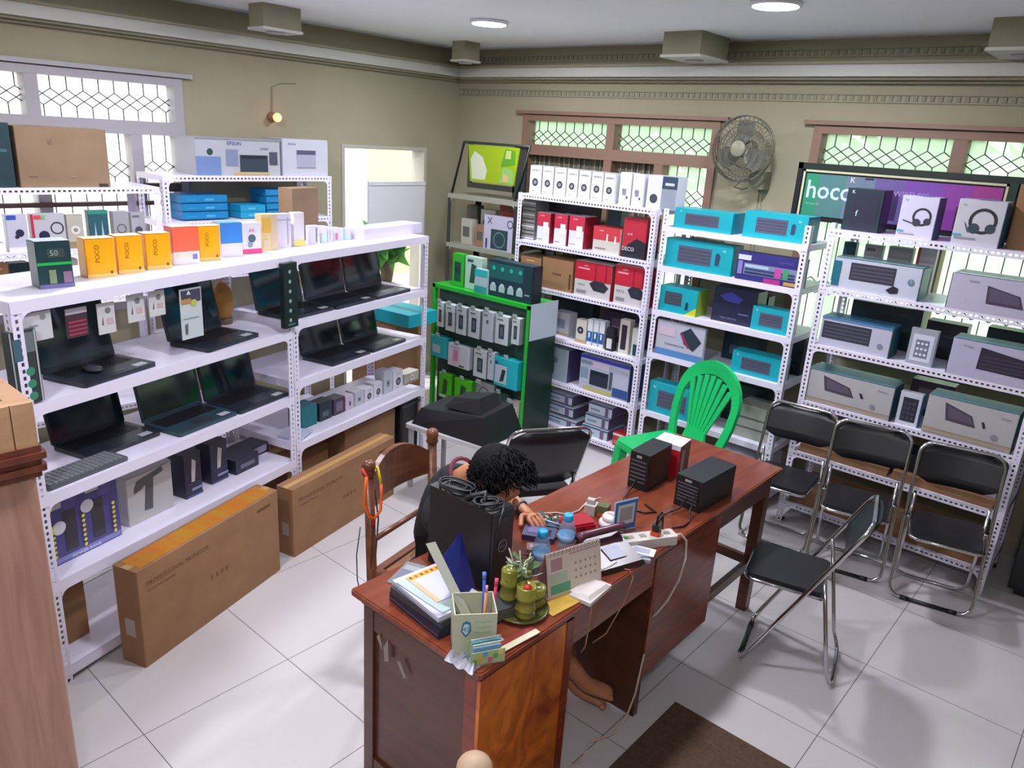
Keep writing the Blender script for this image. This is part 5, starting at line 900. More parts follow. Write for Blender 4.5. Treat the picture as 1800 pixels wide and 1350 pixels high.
# ---------------------------------------------------------------- big cartons on the floor
def tvbox(p, q, dep, h, lab, strip=None, zz=0.0):
    p = Vector((*p, zz)); q = Vector((*q, zz)); d = q - p; L = d.length; rz = math.atan2(d.y, d.x)
    mb = MB(); mb.rbox(0, 0, 0, L, dep, h, KRAFT, r=.006, seg=2)
    TP = mat('#c29a5a', .25, name='tape_gloss'); mb.box(0, dep * .35, h, L, dep * .65, h + .0008, TP)
    if strip: mb.box(.03, dep * .12, h, L - .03, dep * .88, h + .0012, noisy('orange_label_print', '#b8882a', '#c26a1c', (6, 1, 1), 3, .4))
    mb.text('PROFESSIONAL MONITOR', (L * .05, -.0008, h - .075), (1, 0, 0), (0, 0, 1), .022, mat('#6b4424', .6), wmax=L * .4, center=False)
    mb.text('Customer Service', (L * .05, -.0008, h - .105), (1, 0, 0), (0, 0, 1), .014, mat('#6b4424', .6), wmax=L * .3, center=False)
    mb.box(L * .82, -.0009, h - .06, L * .93, 0, h - .045, mat('#6b4424', .6))
    for k in range(4): mb.box(L * .45 + k * .03, -.0009, h * .45, L * .45 + k * .03 + .014, 0, h * .5, mat('#75502e', .6))
    mb.box(-.0008, dep * .3, h * .3, 0, dep * .7, h * .48, mat('#a8a08e', .5))
    return one(mb, 'monitor_carton', lab, 'carton', p, rz, 'large flat brown cartons on the floor')
tvbox((-2.735, 1.035), (-3.005, 1.83), .13, .445, 'large brown monitor carton with an orange top strip, front left on the floor', True)
tvbox((-3.055, 1.944), (-3.275, 2.80), .11, .385, 'large brown monitor carton behind the wooden chair, farther along the floor')
for i, (u, v, z, w_, d_, h_, lab) in enumerate(((.16, .12, .0705, .10, .22, .30, 'brown carton standing on the bottom shelf behind the front monitor carton'), (1.05, .14, .0705, .5, .25, .32, 'brown carton on the bottom shelf near the middle post'))):
    loc, a = place('A', u, z, v); mb = MB(); mb.rbox(-w_/2, 0, 0, w_/2, d_, h_, KRAFT, r=.005); mb.box(-w_/2, d_*.4, h_, w_/2, d_*.6, h_ + .0008, mat('#c29a5a', .25, name='tape_gloss')); one(mb, 'carton', lab, 'carton', loc, a)
for i, (u, v, z, w_, d_, h_, lab) in enumerate(((.22, .12, .1005, .34, .28, .29, 'opened brown carton under the farther white rack, left'), (.72, .06, .1005, .5, .32, .34, 'brown carton under the farther white rack, right'))):
    loc, a = place('B', u, z, v); mb = MB(); mb.rbox(-w_/2, 0, 0, w_/2, d_, h_, KRAFT, r=.005); mb.box(-w_/2, d_*.4, h_, w_/2, d_*.6, h_ + .0008, mat('#c29a5a', .25, name='tape_gloss')); one(mb, 'carton', lab, 'carton', loc, a)
loc, a = place('B', 1.10, .101, .03); mb = MB(); mb.rbox(-.1, 0, 0, .1, .3, .37, BLACK, r=.02); mb.box(-.1, .0, .33, .1, -.003, .345, mat('#3a3a40', .3)); one(mb, 'black_case', 'black case on the bottom shelf at the far end of the left rack', 'case', loc, a)
# carton pile behind the racks near the corner
for i, (x, y, z, w_, d_, h_, rz, m_, lab) in enumerate(((-4.32, 3.62, 0, .42, .36, .42, .1, KRAFT, 'bottom brown carton of the pile near the corner'), (-4.32, 3.62, .421, .38, .34, .4, .25, KRAFT, 'upper brown carton of the pile near the corner'), (-4.26, 3.60, .822, .62, .3, .09, .1, cmat(T_), 'teal flat carton lying on the carton pile near the corner'))):
    mb = MB(); mb.rbox(-w_/2, -d_/2, 0, w_/2, d_/2, h_, m_, r=.006); mb.box(-w_/2, -.03, h_, w_/2, .03, h_ + .0008, mat('#b99f73', .25, name='packing_tape') if i < 2 else cmat('#0c7d94'))
    one(mb, 'carton', lab, 'carton', (x, y, z), rz, 'carton pile near the corner')

# white side table with black bag
t = thing('side_table', 'low white metal table by the end of the left rack', 'table', (-3.02, 3.16, 0), .15)
mb = MB(); mb.rbox(-.33, -.2, .405, .33, .2, .43, mat('#b9b9bb', .4), r=.02); mb.build('tabletop', t)
for x in (-.3, .3):
    for y in (-.17, .17): mb = MB(); mb.box(x - .012, y - .012, 0, x + .012, y + .012, .405, mat('#a9a9ab', .4)); mb.build('leg', t)
mb = MB(); mb.hexa([(-.3, -.17, 0), (.28, -.19, 0), (.3, .17, 0), (-.28, .17, 0)], [(-.26, -.13, .1), (.22, -.15, .16), (.24, .13, .18), (-.24, .13, .12)], mat('#17171a', .45)); mb.hexa([(-.1, -.1, .14), (.18, -.12, .155), (.18, .1, .17), (-.1, .1, .14)], [(-.06, -.06, .2), (.14, -.08, .24), (.14, .08, .24), (-.06, .08, .2)], mat('#17171a', .45))
one(mb, 'black_bag', 'slumped black bag lying on the low white table', 'bag', (-3.02, 3.16, .4305), .15)

# ---------------------------------------------------------------- desk
t = thing('desk', 'long red brown wooden desk with moulded top, two pedestals and a kneehole', 'desk', (0, 0, 0))
X0, X1, Y0, Y1, HT = -1.70, -1.13, 1.277, 3.33, .76
mb = MB()
for ins, za, zb in ((0, .742, .757), (.006, .757, .76), (.012, .728, .742), (.024, .712, .728)): mb.rbox(X0 + ins, Y0 + ins, za, X1 - ins, Y1 - ins, zb, WOODTOP, r=.012 if ins < .01 else .006)
mb.build('tabletop', t)
FX = -1.165; BX = -1.665
mb = MB(); mb.box(BX, 1.325, .12, FX, 1.73, .712, WOODOR); mb.build('pedestal', t)
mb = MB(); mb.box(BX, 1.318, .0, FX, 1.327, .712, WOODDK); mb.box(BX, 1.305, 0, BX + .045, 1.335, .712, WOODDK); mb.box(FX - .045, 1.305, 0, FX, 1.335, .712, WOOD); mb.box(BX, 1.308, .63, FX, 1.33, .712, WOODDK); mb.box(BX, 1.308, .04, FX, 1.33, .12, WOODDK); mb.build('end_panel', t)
mb = MB(); mb.box(FX - .002, 1.306, .03, FX + .014, 1.73, .712, WOODOR); mb.box(FX, 1.70, .0, FX + .018, 1.735, .712, WOOD); mb.build('front_panel', t)
mb = MB(); mb.box(BX, 2.245, .20, FX, 2.765, .712, WOOD); mb.box(FX, 2.245, .19, FX + .014, 2.765, .712, WOOD); mb.build('pedestal', t)
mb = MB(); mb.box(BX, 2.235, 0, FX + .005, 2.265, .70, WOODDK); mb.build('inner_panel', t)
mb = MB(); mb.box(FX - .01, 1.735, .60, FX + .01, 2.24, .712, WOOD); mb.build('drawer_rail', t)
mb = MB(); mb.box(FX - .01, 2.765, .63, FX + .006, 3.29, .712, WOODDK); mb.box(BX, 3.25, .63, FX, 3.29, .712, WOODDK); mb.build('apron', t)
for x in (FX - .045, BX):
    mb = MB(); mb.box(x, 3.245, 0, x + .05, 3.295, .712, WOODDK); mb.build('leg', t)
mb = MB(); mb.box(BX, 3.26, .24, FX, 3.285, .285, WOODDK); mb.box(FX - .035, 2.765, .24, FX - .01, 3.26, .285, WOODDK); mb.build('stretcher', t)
mb = MB(); SCF = mat('#8f8172', .6)
for pts in ([(-1.60, .62), (-1.585, .64), (-1.57, .585)], [(-1.565, .6), (-1.545, .64), (-1.54, .56), (-1.56, .55)], [(-1.50, .585), (-1.485, .59), (-1.455, .545), (-1.47, .54)]): mb.add([(x, 1.3035 if z > .63 else 1.3035, z) for x, z in pts], [tuple(range(len(pts)))], SCF)
mb.build('scuff_marks', t)

# ---------------------------------------------------------------- things on the desk
DZ = .7605
# small desktop computer
t = thing('computer_tower', 'small black desktop computer standing on the desk in front of the seated person', 'computer', (-1.66, 1.57, DZ))
BM = mat('#141416', .45)
mb = MB(); mb.rbox(0, 0, 0, .285, .10, .285, BM, r=.006); mb.build('case', t)
mb = MB(); mb.box(.285, .003, .003, .29, .097, .282, mat('#26272b', .4)); mb.M = Matrix.Translation((.2905, .05, .16)) @ Matrix.Rotation(PI / 2, 4, 'Y'); mb.tube([(.02 * math.cos(k * PI / 10), .02 * math.sin(k * PI / 10), 0) for k in range(20)], .0015, mat('#8d8d95', .3), 4, closed=True)
mb.M = Matrix(); mb.text('DELL', (.2912, .05, .16), (0, 1, 0), (0, 0, 1), .008, mat('#9a9aa2', .3)); mb.box(.2905, .03, .24, .2915, .07, .26, mat('#3a3b40', .4)); mb.build('front_bezel', t)
def coil(cx, cy, z, r, n, m, seed, sq=.7, rot=0):
    rnd = random.Random(seed); P = []
    for k in range(n * 14):
        a = 2 * PI * k / 14; q = r * (.72 + .28 * math.sin(a * .31 + seed)); x, y = q * math.cos(a), q * sq * math.sin(a)
        P.append((cx + x * math.cos(rot) - y * math.sin(rot), cy + x * math.sin(rot) + y * math.cos(rot), z + .004 + .006 * (k / 14) * .6 + .002 * math.sin(a * 3)))
    return P
mb = MB(); CB = mat('#1b1c1f', .4, name='black_cable'); P = coil(-1.57, 1.615, 1.048, .07, 4, CB, 1, .6, .2) + [(-1.5, 1.6, 1.06)] + coil(-1.43, 1.61, 1.048, .055, 3, CB, 2, .7, 1.0) + [(-1.36, 1.60, 1.052), (-1.345, 1.57, 1.03), (-1.345, 1.565, .95)]
mb.tube(P, .0042, CB, 6); mb.tube([(-1.50, 1.58, 1.052), (-1.46, 1.63, 1.07), (-1.44, 1.6, 1.052)], .009, CB, 8)
one(mb, 'power_cable', 'coiled black power cable lying on top of the desktop computer', 'cable')

def ups(name, loc, rz, w, d, h, lab):
    t = thing(name, lab, 'power supply', loc, rz, 'black backup power units')
    mb = MB(); mb.rbox(-w/2, 0, 0, w/2, d, h, mat('#17181b', .4), r=.006, seg=2); mb.build('case', t)
    mb = MB()
    for k in range(6): mb.box(-w*.4, -.0015, h*.2 + k*h*.11, w*.36, 0, h*.24 + k*h*.11, mat('#50545a', .3))
    mb.box(-w*.15, -.002, h*.86, w*.1, 0, h*.93, mat('#8d9298', .3)); mb.build('socket_panel', t)
    return t
ups('backup_power_unit', (-1.475, 2.60, DZ), .05, .095, .20, .165, 'upright black backup power unit beside the red and white carton on the desk')
ups('backup_power_unit', (-1.24, 2.60, DZ), -.04, .12, .28, .135, 'long black backup power unit lying near the desk edge, nearest the far corner')
t = carton_mb('redink', .12, .15, .12)
mb = MB(); RW = mat('#b0202c', .35); mb.rbox(0, 0, 0, .13, .12, .145, RW, r=.003); mb.box(0, 0, .145, .13, .12, .1465, mat('#d9d9dc', .35)); mb.box(.13, .005, 0, .1315, .115, .14, mat('#4b4e46', .4)); mb.box(.1315, .02, .02, .133, .05, .12, mat('#a5b0b8', .4)); mb.text('BULL', (.035, -.001, .105), (1, 0, 0), (0, 0, 1), .02, mat('#e8dcdc', .4)); mb.add([(.0, -.0012, .125), (.13, -.0012, .125), (.13, -.0012, .145), (0, -.0012, .145)], [(0, 1, 2, 3)], mat('#d9d9dc', .35))
one(mb, 'red_carton', 'red carton with a white top standing between the two black power units', 'box', (-1.545, 2.825, DZ), .12)

# pen holder, card box, papers
t = thing('pen_holder', 'cream cardboard pen holder with a blue shield emblem at the desk corner', 'pen holder', (-1.245, 1.365, DZ), math.radians(50))
HM = mat('#b9bba0', .5, name='cream_card'); mb = MB(); mb.M = Matrix.Scale(1.2, 4)
for a in ((-.05, -.045, .05, -.042), (-.05, .042, .05, .045), (-.05, -.042, -.047, .042), (.047, -.042, .05, .042)): mb.box(a[0], a[1], 0, a[2], a[3], .11, HM)
mb.box(-.05, -.045, 0, .05, .045, .004, HM)
BL = mat('#1f6f9c', .4); sh = [(-.03, .088), (-.022, .093), (-.012, .088), (-.010, .065), (-.022, .048), (-.034, .065)]
mb.add([(x, -.0458, z) for x, z in sh], [tuple(range(6))], BL); mb.add([(-.022 + (x + .022) * .7, -.0462, .07 + (z - .07) * .7) for x, z in sh], [tuple(range(6))], mat('#c4d4d0', .4)); mb.text('45', (-.022, -.0466, .071), (1, 0, 0), (0, 0, 1), .012, BL)
for k in range(3): mb.box(-.002, -.0458, .088 - k * .014, .036, -.0454, .091 - k * .014, mat('#8fbf9c', .4))
mb.build('holder_body', t)
def stick(p, q, r, m, n=8): b = MB(); b.tube([p, q], r, m, n); return b
t2 = thing('ruler', 'long pale ruler leaning out of the pen holder', 'ruler', (0, 0, 0)); mb = MB()
a_, b_ = Vector((-1.25, 1.385, DZ + .01)), Vector((-1.40, 1.335, 1.03)); dn = (b_ - a_); sd_ = Vector((.35, .93, 0)).normalized() * .014
mb.hexa([a_ - sd_, a_ + sd_, a_ + sd_ + Vector((.002, 0, .002)), a_ - sd_ + Vector((.002, 0, .002))], [b_ - sd_, b_ + sd_, b_ + sd_ + Vector((.002, 0, .002)), b_ - sd_ + Vector((.002, 0, .002))], mat('#c6c9b8', .4)); mb.build('ruler_body', t2)
for i, (p, q, c, lab) in enumerate((((-1.235, 1.40, DZ + .01), (-1.27, 1.43, .93), '#2a4fb0', 'blue pen standing in the pen holder'), ((-1.22, 1.41, DZ + .01), (-1.245, 1.455, .91), '#c02c58', 'red capped marker standing in the pen holder'), ((-1.23, 1.39, DZ + .01), (-1.25, 1.42, .90), '#c98a5c', 'tan pencil standing in the pen holder'))):
    t = thing(('pen', 'marker', 'pencil')[i], lab, ('pen', 'marker', 'pencil')[i]); stick(p, q, .005, mat(c, .4)).build('barrel', t); q = Vector(q); e = (q - Vector(p)).normalized(); stick(q, q + e * .02, .006 if i < 2 else .004, mat(('#5a7ad0', '#d8436c', '#e0a0a0')[i], .4)).build('cap', t)
t = thing('plastic_folder', 'translucent deep blue folder leaning between the papers and the computer', 'folder'); mb = MB(); FB = mat('#1f2878', .3)
mb.hexa([(-1.30, 1.36, DZ + .05), (-1.36, 1.50, DZ + .05), (-1.362, 1.50, DZ + .054), (-1.302, 1.36, DZ + .054)], [(-1.39, 1.38, DZ + .21), (-1.43, 1.49, DZ + .23), (-1.432, 1.49, DZ + .233), (-1.392, 1.38, DZ + .213)], FB); mb.build('cover', t)
# stack of books / papers
st = [(.0, .18, .25, .03, '#26283c', 'dark navy folder at the bottom of the paper stack', 'binder', 0), (.031, .175, .24, .022, '#3a3c44', 'grey black notebook in the paper stack', 'notebook', .05), (.0535, .17, .24, .016, '#c9c9da', 'white ream of forms in the paper stack', 'paper_ream', -.02), (.070, .15, .21, .004, '#b7c7c4', 'pale green printed sheet on the paper stack', 'paper_sheet', .08)]
for z, w_, d_, h_, c, lab, nm, rz in st:
    mb = MB(); mb.box(-w_/2, -d_/2, 0, w_/2, d_/2, h_, mat(c, .5))
    if 'ream' in nm or 'binder' in nm: mb.box(-w_/2 - .0005, -d_/2 + .005, h_*.3, w_/2 + .0005, d_/2 - .005, h_*.4, mat('#5f6174', .5))
    one(mb, nm, lab, nm.replace('_', ' '), (-1.435, 1.405, DZ + z), math.radians(84) + rz, 'papers piled at the desk corner')
t = thing('greeting_card', 'yellow bordered white card on top of the paper stack', 'card', (-1.45, 1.42, DZ + .0745), math.radians(84)); mb = MB(); mb.M = Matrix.Scale(.8, 4); mb.box(-.08, -.1, 0, .08, .1, .002, mat('#cdcde0', .5)); mb.box(-.08, .075, .002, .08, .1, .0026, mat('#d8a818', .5)); mb.box(-.08, -.1, .002, -.06, .075, .0026, mat('#e0b890', .5))
for k in range(6): mb.box(-.07 + k * .025, .08, .0026, -.06 + k * .025, .095, .003, mat(('#8c3a20', '#c94a2c')[k % 2], .5))
mb.build('card_sheet', t)
mb = MB(); mb.box(-.12, -.07, 0, .12, .07, .003, mat('#767a78', .4)); mb.box(-.11, -.06, .003, .11, .06, .004, mat('#6c6f80', .4)); mb.box(-.11, .02, .004, .0, .05, .0045, mat('#9a9ba0', .4)); one(mb, 'magazine', 'grey glossy magazine at the back edge of the desk beside the paper stack', 'magazine', (-1.56, 1.49, DZ), math.radians(20))
mb = MB(); mb.box(-.075, -.045, 0, .075, .045, .04, mat('#35393a', .5));
for k in range(5): mb.box(-.0755, -.0455, .006 + k * .007, .0755, .0455, .008 + k * .007, mat('#8d918c', .5))
one(mb, 'notepad_stack', 'small stack of dark edged notepads right of the pen holder', 'notepads', (-1.30, 1.50, DZ), math.radians(70))
# crumpled plastic bag under the holder
mb = MB(); rnd = random.Random(4); CP = mat('#a9a9b4', .25, name='silver_plastic')
N = 9; gv = [];
for i in range(N):
    for j in range(N): gv.append((-.09 + .18 * i / (N - 1) + rnd.uniform(-.006, .006), -.05 + .10 * j / (N - 1) + rnd.uniform(-.006, .006), rnd.uniform(.001, .022) * (1 if 0 < i < N-1 and 0 < j < N-1 else .1)))
mb.add(gv, [(i * N + j, (i + 1) * N + j, (i + 1) * N + j + 1, i * N + j + 1) for i in range(N - 1) for j in range(N - 1)], CP); one(mb, 'plastic_wrap', 'crumpled silvery plastic wrap at the desk corner under the pen holder', 'wrapper', (-1.215, 1.345, DZ), math.radians(100))
t = thing('card_box', 'tiny colourful card box in front of the pen holder', 'box', (-1.165, 1.335, DZ), math.radians(62)); mb = MB(); mb.box(-.05, -.02, 0, .05, .02, .004, HM); mb.box(-.05, -.02, 0, .05, -.018, .045, mat('#a9b98a', .5)); mb.box(-.05, .018, 0, .05, .02, .06, mat('#b4bc98', .5))
for k, c in enumerate(('#6fa83c', '#d8a83c', '#4aa8b4', '#c8607c', '#5aa84c', '#e0c86c')): mb.box(-.045 + k * .015, -.0208, .008 + (k % 3) * .01, -.032 + k * .015, -.02, .024 + (k % 3) * .01, mat(c, .5))
mb.build('card_tray', t)
for k in range(4): mb = MB(); mb.box(-.04, -.012 + k * .007, .005, .04, -.009 + k * .007, .055 + .004 * k, mat(('#7aa4cc', '#d4d0b4', '#5ab0b8', '#cfcfd4')[k], .5)); mb.build('card', t)
mb = MB(); mb.box(-.07, -.02, 0, .07, .02, .005, mat('#8c2420', .5)); mb.box(-.07, -.021, .005, .07, .0, .007, mat('#d6cfae', .5)); one(mb, 'booklet', 'red and cream booklet near the desk edge behind the card box', 'booklet', (-1.16, 1.47, DZ), math.radians(84))

# bamboo vase plant
OL = noisy('olive_ceramic', '#77742c', '#8f8c40', (1, 1, 1), 2, .15, 0, 0, 9)
t = thing('bamboo_planter', 'olive green ceramic bamboo planter with a small leafy plant and red flower', 'plant', (-1.25, 1.585, DZ))
mb = MB(); mb.lathe([(.075, 0), (.085, .006), (.088, .014), (.08, .012), (.0, .010)], mat('#55552a', .2), 28); mb.build('saucer', t)
def cane(x, y, r, h): b = MB(); b.lathe([(r, .012), (r*1.05, .02), (r*.95, h*.3), (r*1.1, h*.33), (r*.95, h*.36), (r*.95, h*.62), (r*1.1, h*.65), (r*.95, h*.68), (r*.98, h*.97), (r*.85, h), (r*.7, h*.97), (0.0, h*.93)], OL, 18, (x, y, 0)); return b
for x, y, r, h in ((.035, -.022, .031, .115), (.012, .048, .036, .07), (-.035, -.02, .028, .14), (-.02, .03, .024, .12)): cane(x, y, r, h).build('cane', t)
mb = MB(); rnd = random.Random(9); LG = mat('#4f6a3c', .5); LG2 = mat('#a9b39a', .5)
for i in range(60):
    a = rnd.uniform(0, 2 * PI); r = rnd.uniform(.01, .06); p = Vector((r * math.cos(a) - .01, r * math.sin(a) + .01, rnd.uniform(.09, .18))); d = Vector((math.cos(a), math.sin(a), rnd.uniform(-.2, .8))).normalized(); e = d.cross(Vector((0, 0, 1))).normalized(); s = rnd.uniform(.012, .024)
    mb.add([p - d * s, p - e * s * .35, p + d * s, p + e * s * .35], [(0, 1, 2, 3)], LG if rnd.random() < .7 else LG2)
mb.build('foliage', t)
for q in ((-.03, -.04, .22), (-.02, .0, .2), (0, .03, .19)): mb = MB(); mb.tube([(-.01, 0, .09), (q[0] * .6, q[1] * .5, .15), q], .0022, mat('#b4b894', .5), 5); mb.build('stem', t)
mb = MB(); mb.ball((.045, -.03, .115), .013, mat('#d83a1c', .4), sc=(1, 1, .9)); mb.ball((.05, -.028, .097), .011, mat('#3c3a6c', .4)); mb.build('flower', t)['label'] = 'red flower'

# desk calendar
t = thing('desk_calendar', 'pink and cream tent calendar on the desk beside the planter', 'calendar', (-1.225, 1.80, DZ), math.radians(75))
mb = MB(); PK = mat('#b98a8c', .5); CRM = mat('#d4c2b4', .5)
mb.hexa([(-.11, -.035, 0), (.11, -.035, 0), (.11, -.033, 0), (-.11, -.033, 0)], [(-.11, -.004, .15), (.11, -.004, .15), (.11, -.002, .15), (-.11, -.002, .15)], CRM); mb.hexa([(-.11, .045, 0), (.11, .045, 0), (.11, .047, 0), (-.11, .047, 0)], [(-.11, 0, .15), (.11, 0, .15), (.11, .002, .15), (-.11, .002, .15)], PK); mb.box(-.11, -.035, 0, .11, .046, .002, PK); mb.build('stand', t)
mb = MB(); nn = Vector((0, -.98, .2)) * .0012
def cp(x, v): return Vector((x, -.035 + .031 * v, .15 * v)) + nn
def cq(x0, v0, x1, v1, c): mb.add([cp(x0, v0), cp(x1, v0), cp(x1, v1), cp(x0, v1)], [(0, 1, 2, 3)], mat(c, .5))
cq(-.105, .04, .105, .96, '#d8cabc'); nn = nn * 1.3; cq(-.1, .1, -.02, .3, '#5aa88a'); cq(-.1, .32, -.03, .55, '#b4c8b4'); cq(-.095, .6, -.05, .86, '#b08a90'); cq(-.02, .86, .1, .9, '#c89a9c')
for i in range(5):
    for j in range(3): cq(.0 + i * .02, .3 + j * .16, .008 + i * .02, .35 + j * .16, '#a88f84')
mb.build('page', t)
mb = MB()
for k in range(14): mb.tube([(-.1 + k * .0154, -.008 + .009 * math.cos(a * PI / 4), .15 + .008 * math.sin(a * PI / 4)) for a in range(8)], .0008, mat('#4a4040', .4), 4, closed=True)
mb.build('ring_binding', t)
mb = MB(); mb.box(-.02, -.07, 0, .06, .07, .012, mat('#cfc4c0', .5)); mb.hexa([(-.03, -.05, .012), (.05, -.06, .012), (.06, .06, .012), (-.02, .06, .012)], [(-.02, -.04, .02), (.04, -.05, .022), (.05, .05, .022), (-.01, .05, .02)], mat('#d6cdc8', .5)); one(mb, 'paper_pile', 'pile of folded white slips in front of the calendar at the desk edge', 'papers', (-1.175, 1.82, DZ), .1)
mb = MB(); mb.box(-.05, -.10, 0, .012, .10, .004, mat('#c9a13a', .5)); one(mb, 'yellow_card', 'yellow edged sheet under the slips at the desk edge', 'card', (-1.16, 1.73, DZ), -.1)
mb = MB(); mb.tube([(-1.19, 1.86, DZ + .03), (-1.155, 1.945, DZ + .055)], .004, mat('#dcd8d4', .4), 8); mb.tube([(-1.155, 1.945, DZ + .055), (-1.150, 1.957, DZ + .058)], .0025, mat('#88898c', .4), 8); one(mb, 'stylus', 'white pen resting on the folded slips', 'pen')
for i, (x, y, lab) in enumerate(((-1.35, 1.80, 'water bottle with a light blue cap, nearer the computer'), (-1.36, 1.955, 'water bottle with a light blue cap behind the calendar, nearer the red case'))):
    t = thing('water_bottle', lab, 'bottle', (x, y, DZ), 0, 'water bottles on the desk')
    mb = MB(); mb.lathe([(.026, 0), (.03, .006), (.03, .03), (.027, .035), (.03, .04), (.03, .10), (.022, .125), (.012, .135)], BOTTLE, 18); bb = mb.build('bottle_body', t)
    mb = MB(); mb.lathe([(.0305, .055), (.0305, .082)], mat('#7fa9cc', .4), 18); mb.build('bottle_label', bb)
    mb = MB(); mb.lathe([(.017, .133), (.018, .138), (.018, .153), (.015, .157), (0, .157)], mat('#1fa5d6', .35), 18); mb.build('cap', t)
# telephone
t = thing('telephone', 'dark maroon desk telephone with slanted body and receiver', 'telephone', (-1.235, 2.04, DZ), math.radians(72)); MR = mat('#3a2228', .3)
mb = MB(); mb.hexa([(-.1, -.085, 0), (.1, -.085, 0), (.1, .085, 0), (-.1, .085, 0)], [(-.09, -.08, .02), (.09, -.08, .02), (.09, .075, .055), (-.09, .075, .055)], MR); pb = mb.build('phone_body', t)
mb = MB(); mb.tube([(-.1, .055, .075), (-.07, .055, .082), (.07, .055, .082), (.1, .055, .075)], .016, mat('#5a3140', .25), 10, rr=[.02, .014, .014, .02]); mb.build('receiver', t)
mb = MB(); mb.hexa([(-.03, -.05, .029), (.04, -.05, .029), (.04, .01, .043), (-.03, .01, .043)], [(-.03, -.05, .031), (.04, -.05, .031), (.04, .01, .045), (-.03, .01, .045)], mat('#8d8ea0', .4)); mb.build('keypad', pb)
t = thing('telephone_cable', 'thin tan cords hanging over the desk edge into the kneehole', 'cable'); mb = MB(); TN = mat('#a8795a', .5)
mb.tube([(-1.20, 1.99, DZ + .004), (-1.14, 2.03, DZ + .004), (-1.122, 2.03, .74), (-1.12, 1.98, .66), (-1.12, 1.93, .62), (-1.125, 1.9, .58), (-1.15, 1.86, .55)], .0022, TN, 6); mb.tube([(-1.20, 1.80, DZ + .004), (-1.14, 1.78, DZ + .006), (-1.121, 1.785, .74), (-1.118, 1.775, .66), (-1.12, 1.77, .6), (-1.14, 1.78, .56)], .0026, TN, 6); mb.build('cord', t)
# red case, round adapter, stand, power strip, cards
mb = MB(); mb.rbox(-.06, -.045, 0, .06, .045, .035, mat('#c01c34', .35), r=.012); mb.rbox(-.056, -.04, .035, .056, .04, .042, mat('#a8142a', .35), r=.012); mb.box(-.01, -.047, .015, .01, -.045, .03, mat('#7c1020', .4)); one(mb, 'red_case', 'bright red zipped case on the desk behind the bottles', 'case', (-1.44, 2.13, DZ), math.radians(65))
t = thing('round_adapter', 'white round cable reel beside the red case', 'adapter', (-1.365, 2.245, DZ)); mb = MB(); WP = mat('#d8cfcc', .35); mb.lathe([(.04, 0), (.046, .008), (.046, .02), (.038, .026)], WP, 24); mb.build('reel_base', t); mb = MB(); mb.lathe([(.034, .026), (.036, .04), (.03, .048), (.0, .049)], WP, 24); mb.box(-.02, -.003, .049, .02, .003, .051, mat('#a89a98', .4)); mb.build('reel_top', t)
t = thing('payment_stand', 'small blue bordered white payment card on a clear acrylic stand', 'sign', (-1.30, 2.25, DZ), math.radians(72)); mb = MB(); mb.box(-.055, -.02, 0, .055, .03, .003, CLEAR); mb.box(-.055, .012, 0, .055, .015, .13, CLEAR); mb.build('acrylic_stand', t)
mb = MB(); mb.box(-.052, .009, .006, .052, .0115, .126, mat('#2f78b4', .4)); mb.box(-.04, .008, .03, .04, .009, .112, mat('#cfd6d8', .4)); mb.box(-.03, .0075, .045, .03, .008, .1, mat('#9fa4a8', .4)); mb.build('card_face', t)
t = thing('power_strip', 'white power strip with plugs at the desk edge under the payment card', 'power strip', (-1.195, 2.235, DZ), math.radians(60)); mb = MB(); WS = mat('#c9c0b8', .4); mb.rbox(-.11, -.03, 0, .11, .03, .035, WS, r=.008); sb_ = mb.build('strip_body', t)
mb = MB()
for k in range(4): mb.box(-.085 + k * .05, -.008, .035, -.06 + k * .05, .012, .0365, mat('#8f8880', .5))
mb.build('sockets', sb_); mb = MB(); mb.box(-.1, -.005, .035, -.085, .008, .039, mat('#3fae5c', .4)); mb.build('switch', sb_)
t = thing('plug', 'black plug with an orange base in the power strip', 'plug', (-1.18, 2.26, DZ + .037), .3); mb = MB(); mb.rbox(-.018, -.018, 0, .018, .018, .014, mat('#c84a1c', .4), r=.006); mb.build('plug_base', t); mb = MB(); mb.rbox(-.014, -.014, .014, .014, .014, .04, BLACK, r=.005); mb.tube([(0, 0, .04), (0, .01, .07), (.01, .02, .085)], .005, BLACK, 8); mb.build('plug_head', t)
t = thing('plug_adapter', 'stack of white and olive travel adapters behind the red case', 'adapter', (-1.46, 2.285, DZ), .3); mb = MB(); mb.rbox(-.045, -.025, 0, .0, .025, .04, WS, r=.006); mb.box(-.04, -.012, .04, -.01, .012, .06, mat('#b4b0a4', .4)); mb.build('white_adapter', t); mb = MB(); mb.rbox(.004, -.025, 0, .05, .025, .05, mat('#5a5c3c', .4), r=.006); mb.box(.01, -.026, .004, .045, -.025, .02, mat('#c8502c', .4)); mb.build('olive_adapter', t)
t = thing('looped_cable', 'white power cord looping from the strip down the desk front', 'cable'); mb = MB(); WC = mat('#cdb8a8', .45)
mb.tube([(-1.15, 2.32, DZ + .02), (-1.13, 2.36, DZ + .02), (-1.115, 2.385, .75), (-1.105, 2.38, .68), (-1.105, 2.35, .60), (-1.12, 2.31, .52), (-1.14, 2.28, .47), (-1.16, 2.27, .44)], .0045, WC, 8); mb.build('cord', t)
t = thing('thin_white_cable', 'thin white cable curving from the hand to the adapters', 'cable'); mb = MB(); mb.tube([(-1.60, 2.13, DZ + .004), (-1.57, 2.17, DZ + .004), (-1.53, 2.19, DZ + .004), (-1.52, 2.25, DZ + .004), (-1.54, 2.33, DZ + .006), (-1.51, 2.38, DZ + .02), (-1.47, 2.32, DZ + .055)], .0028, WC, 6); mb.build('cord', t)
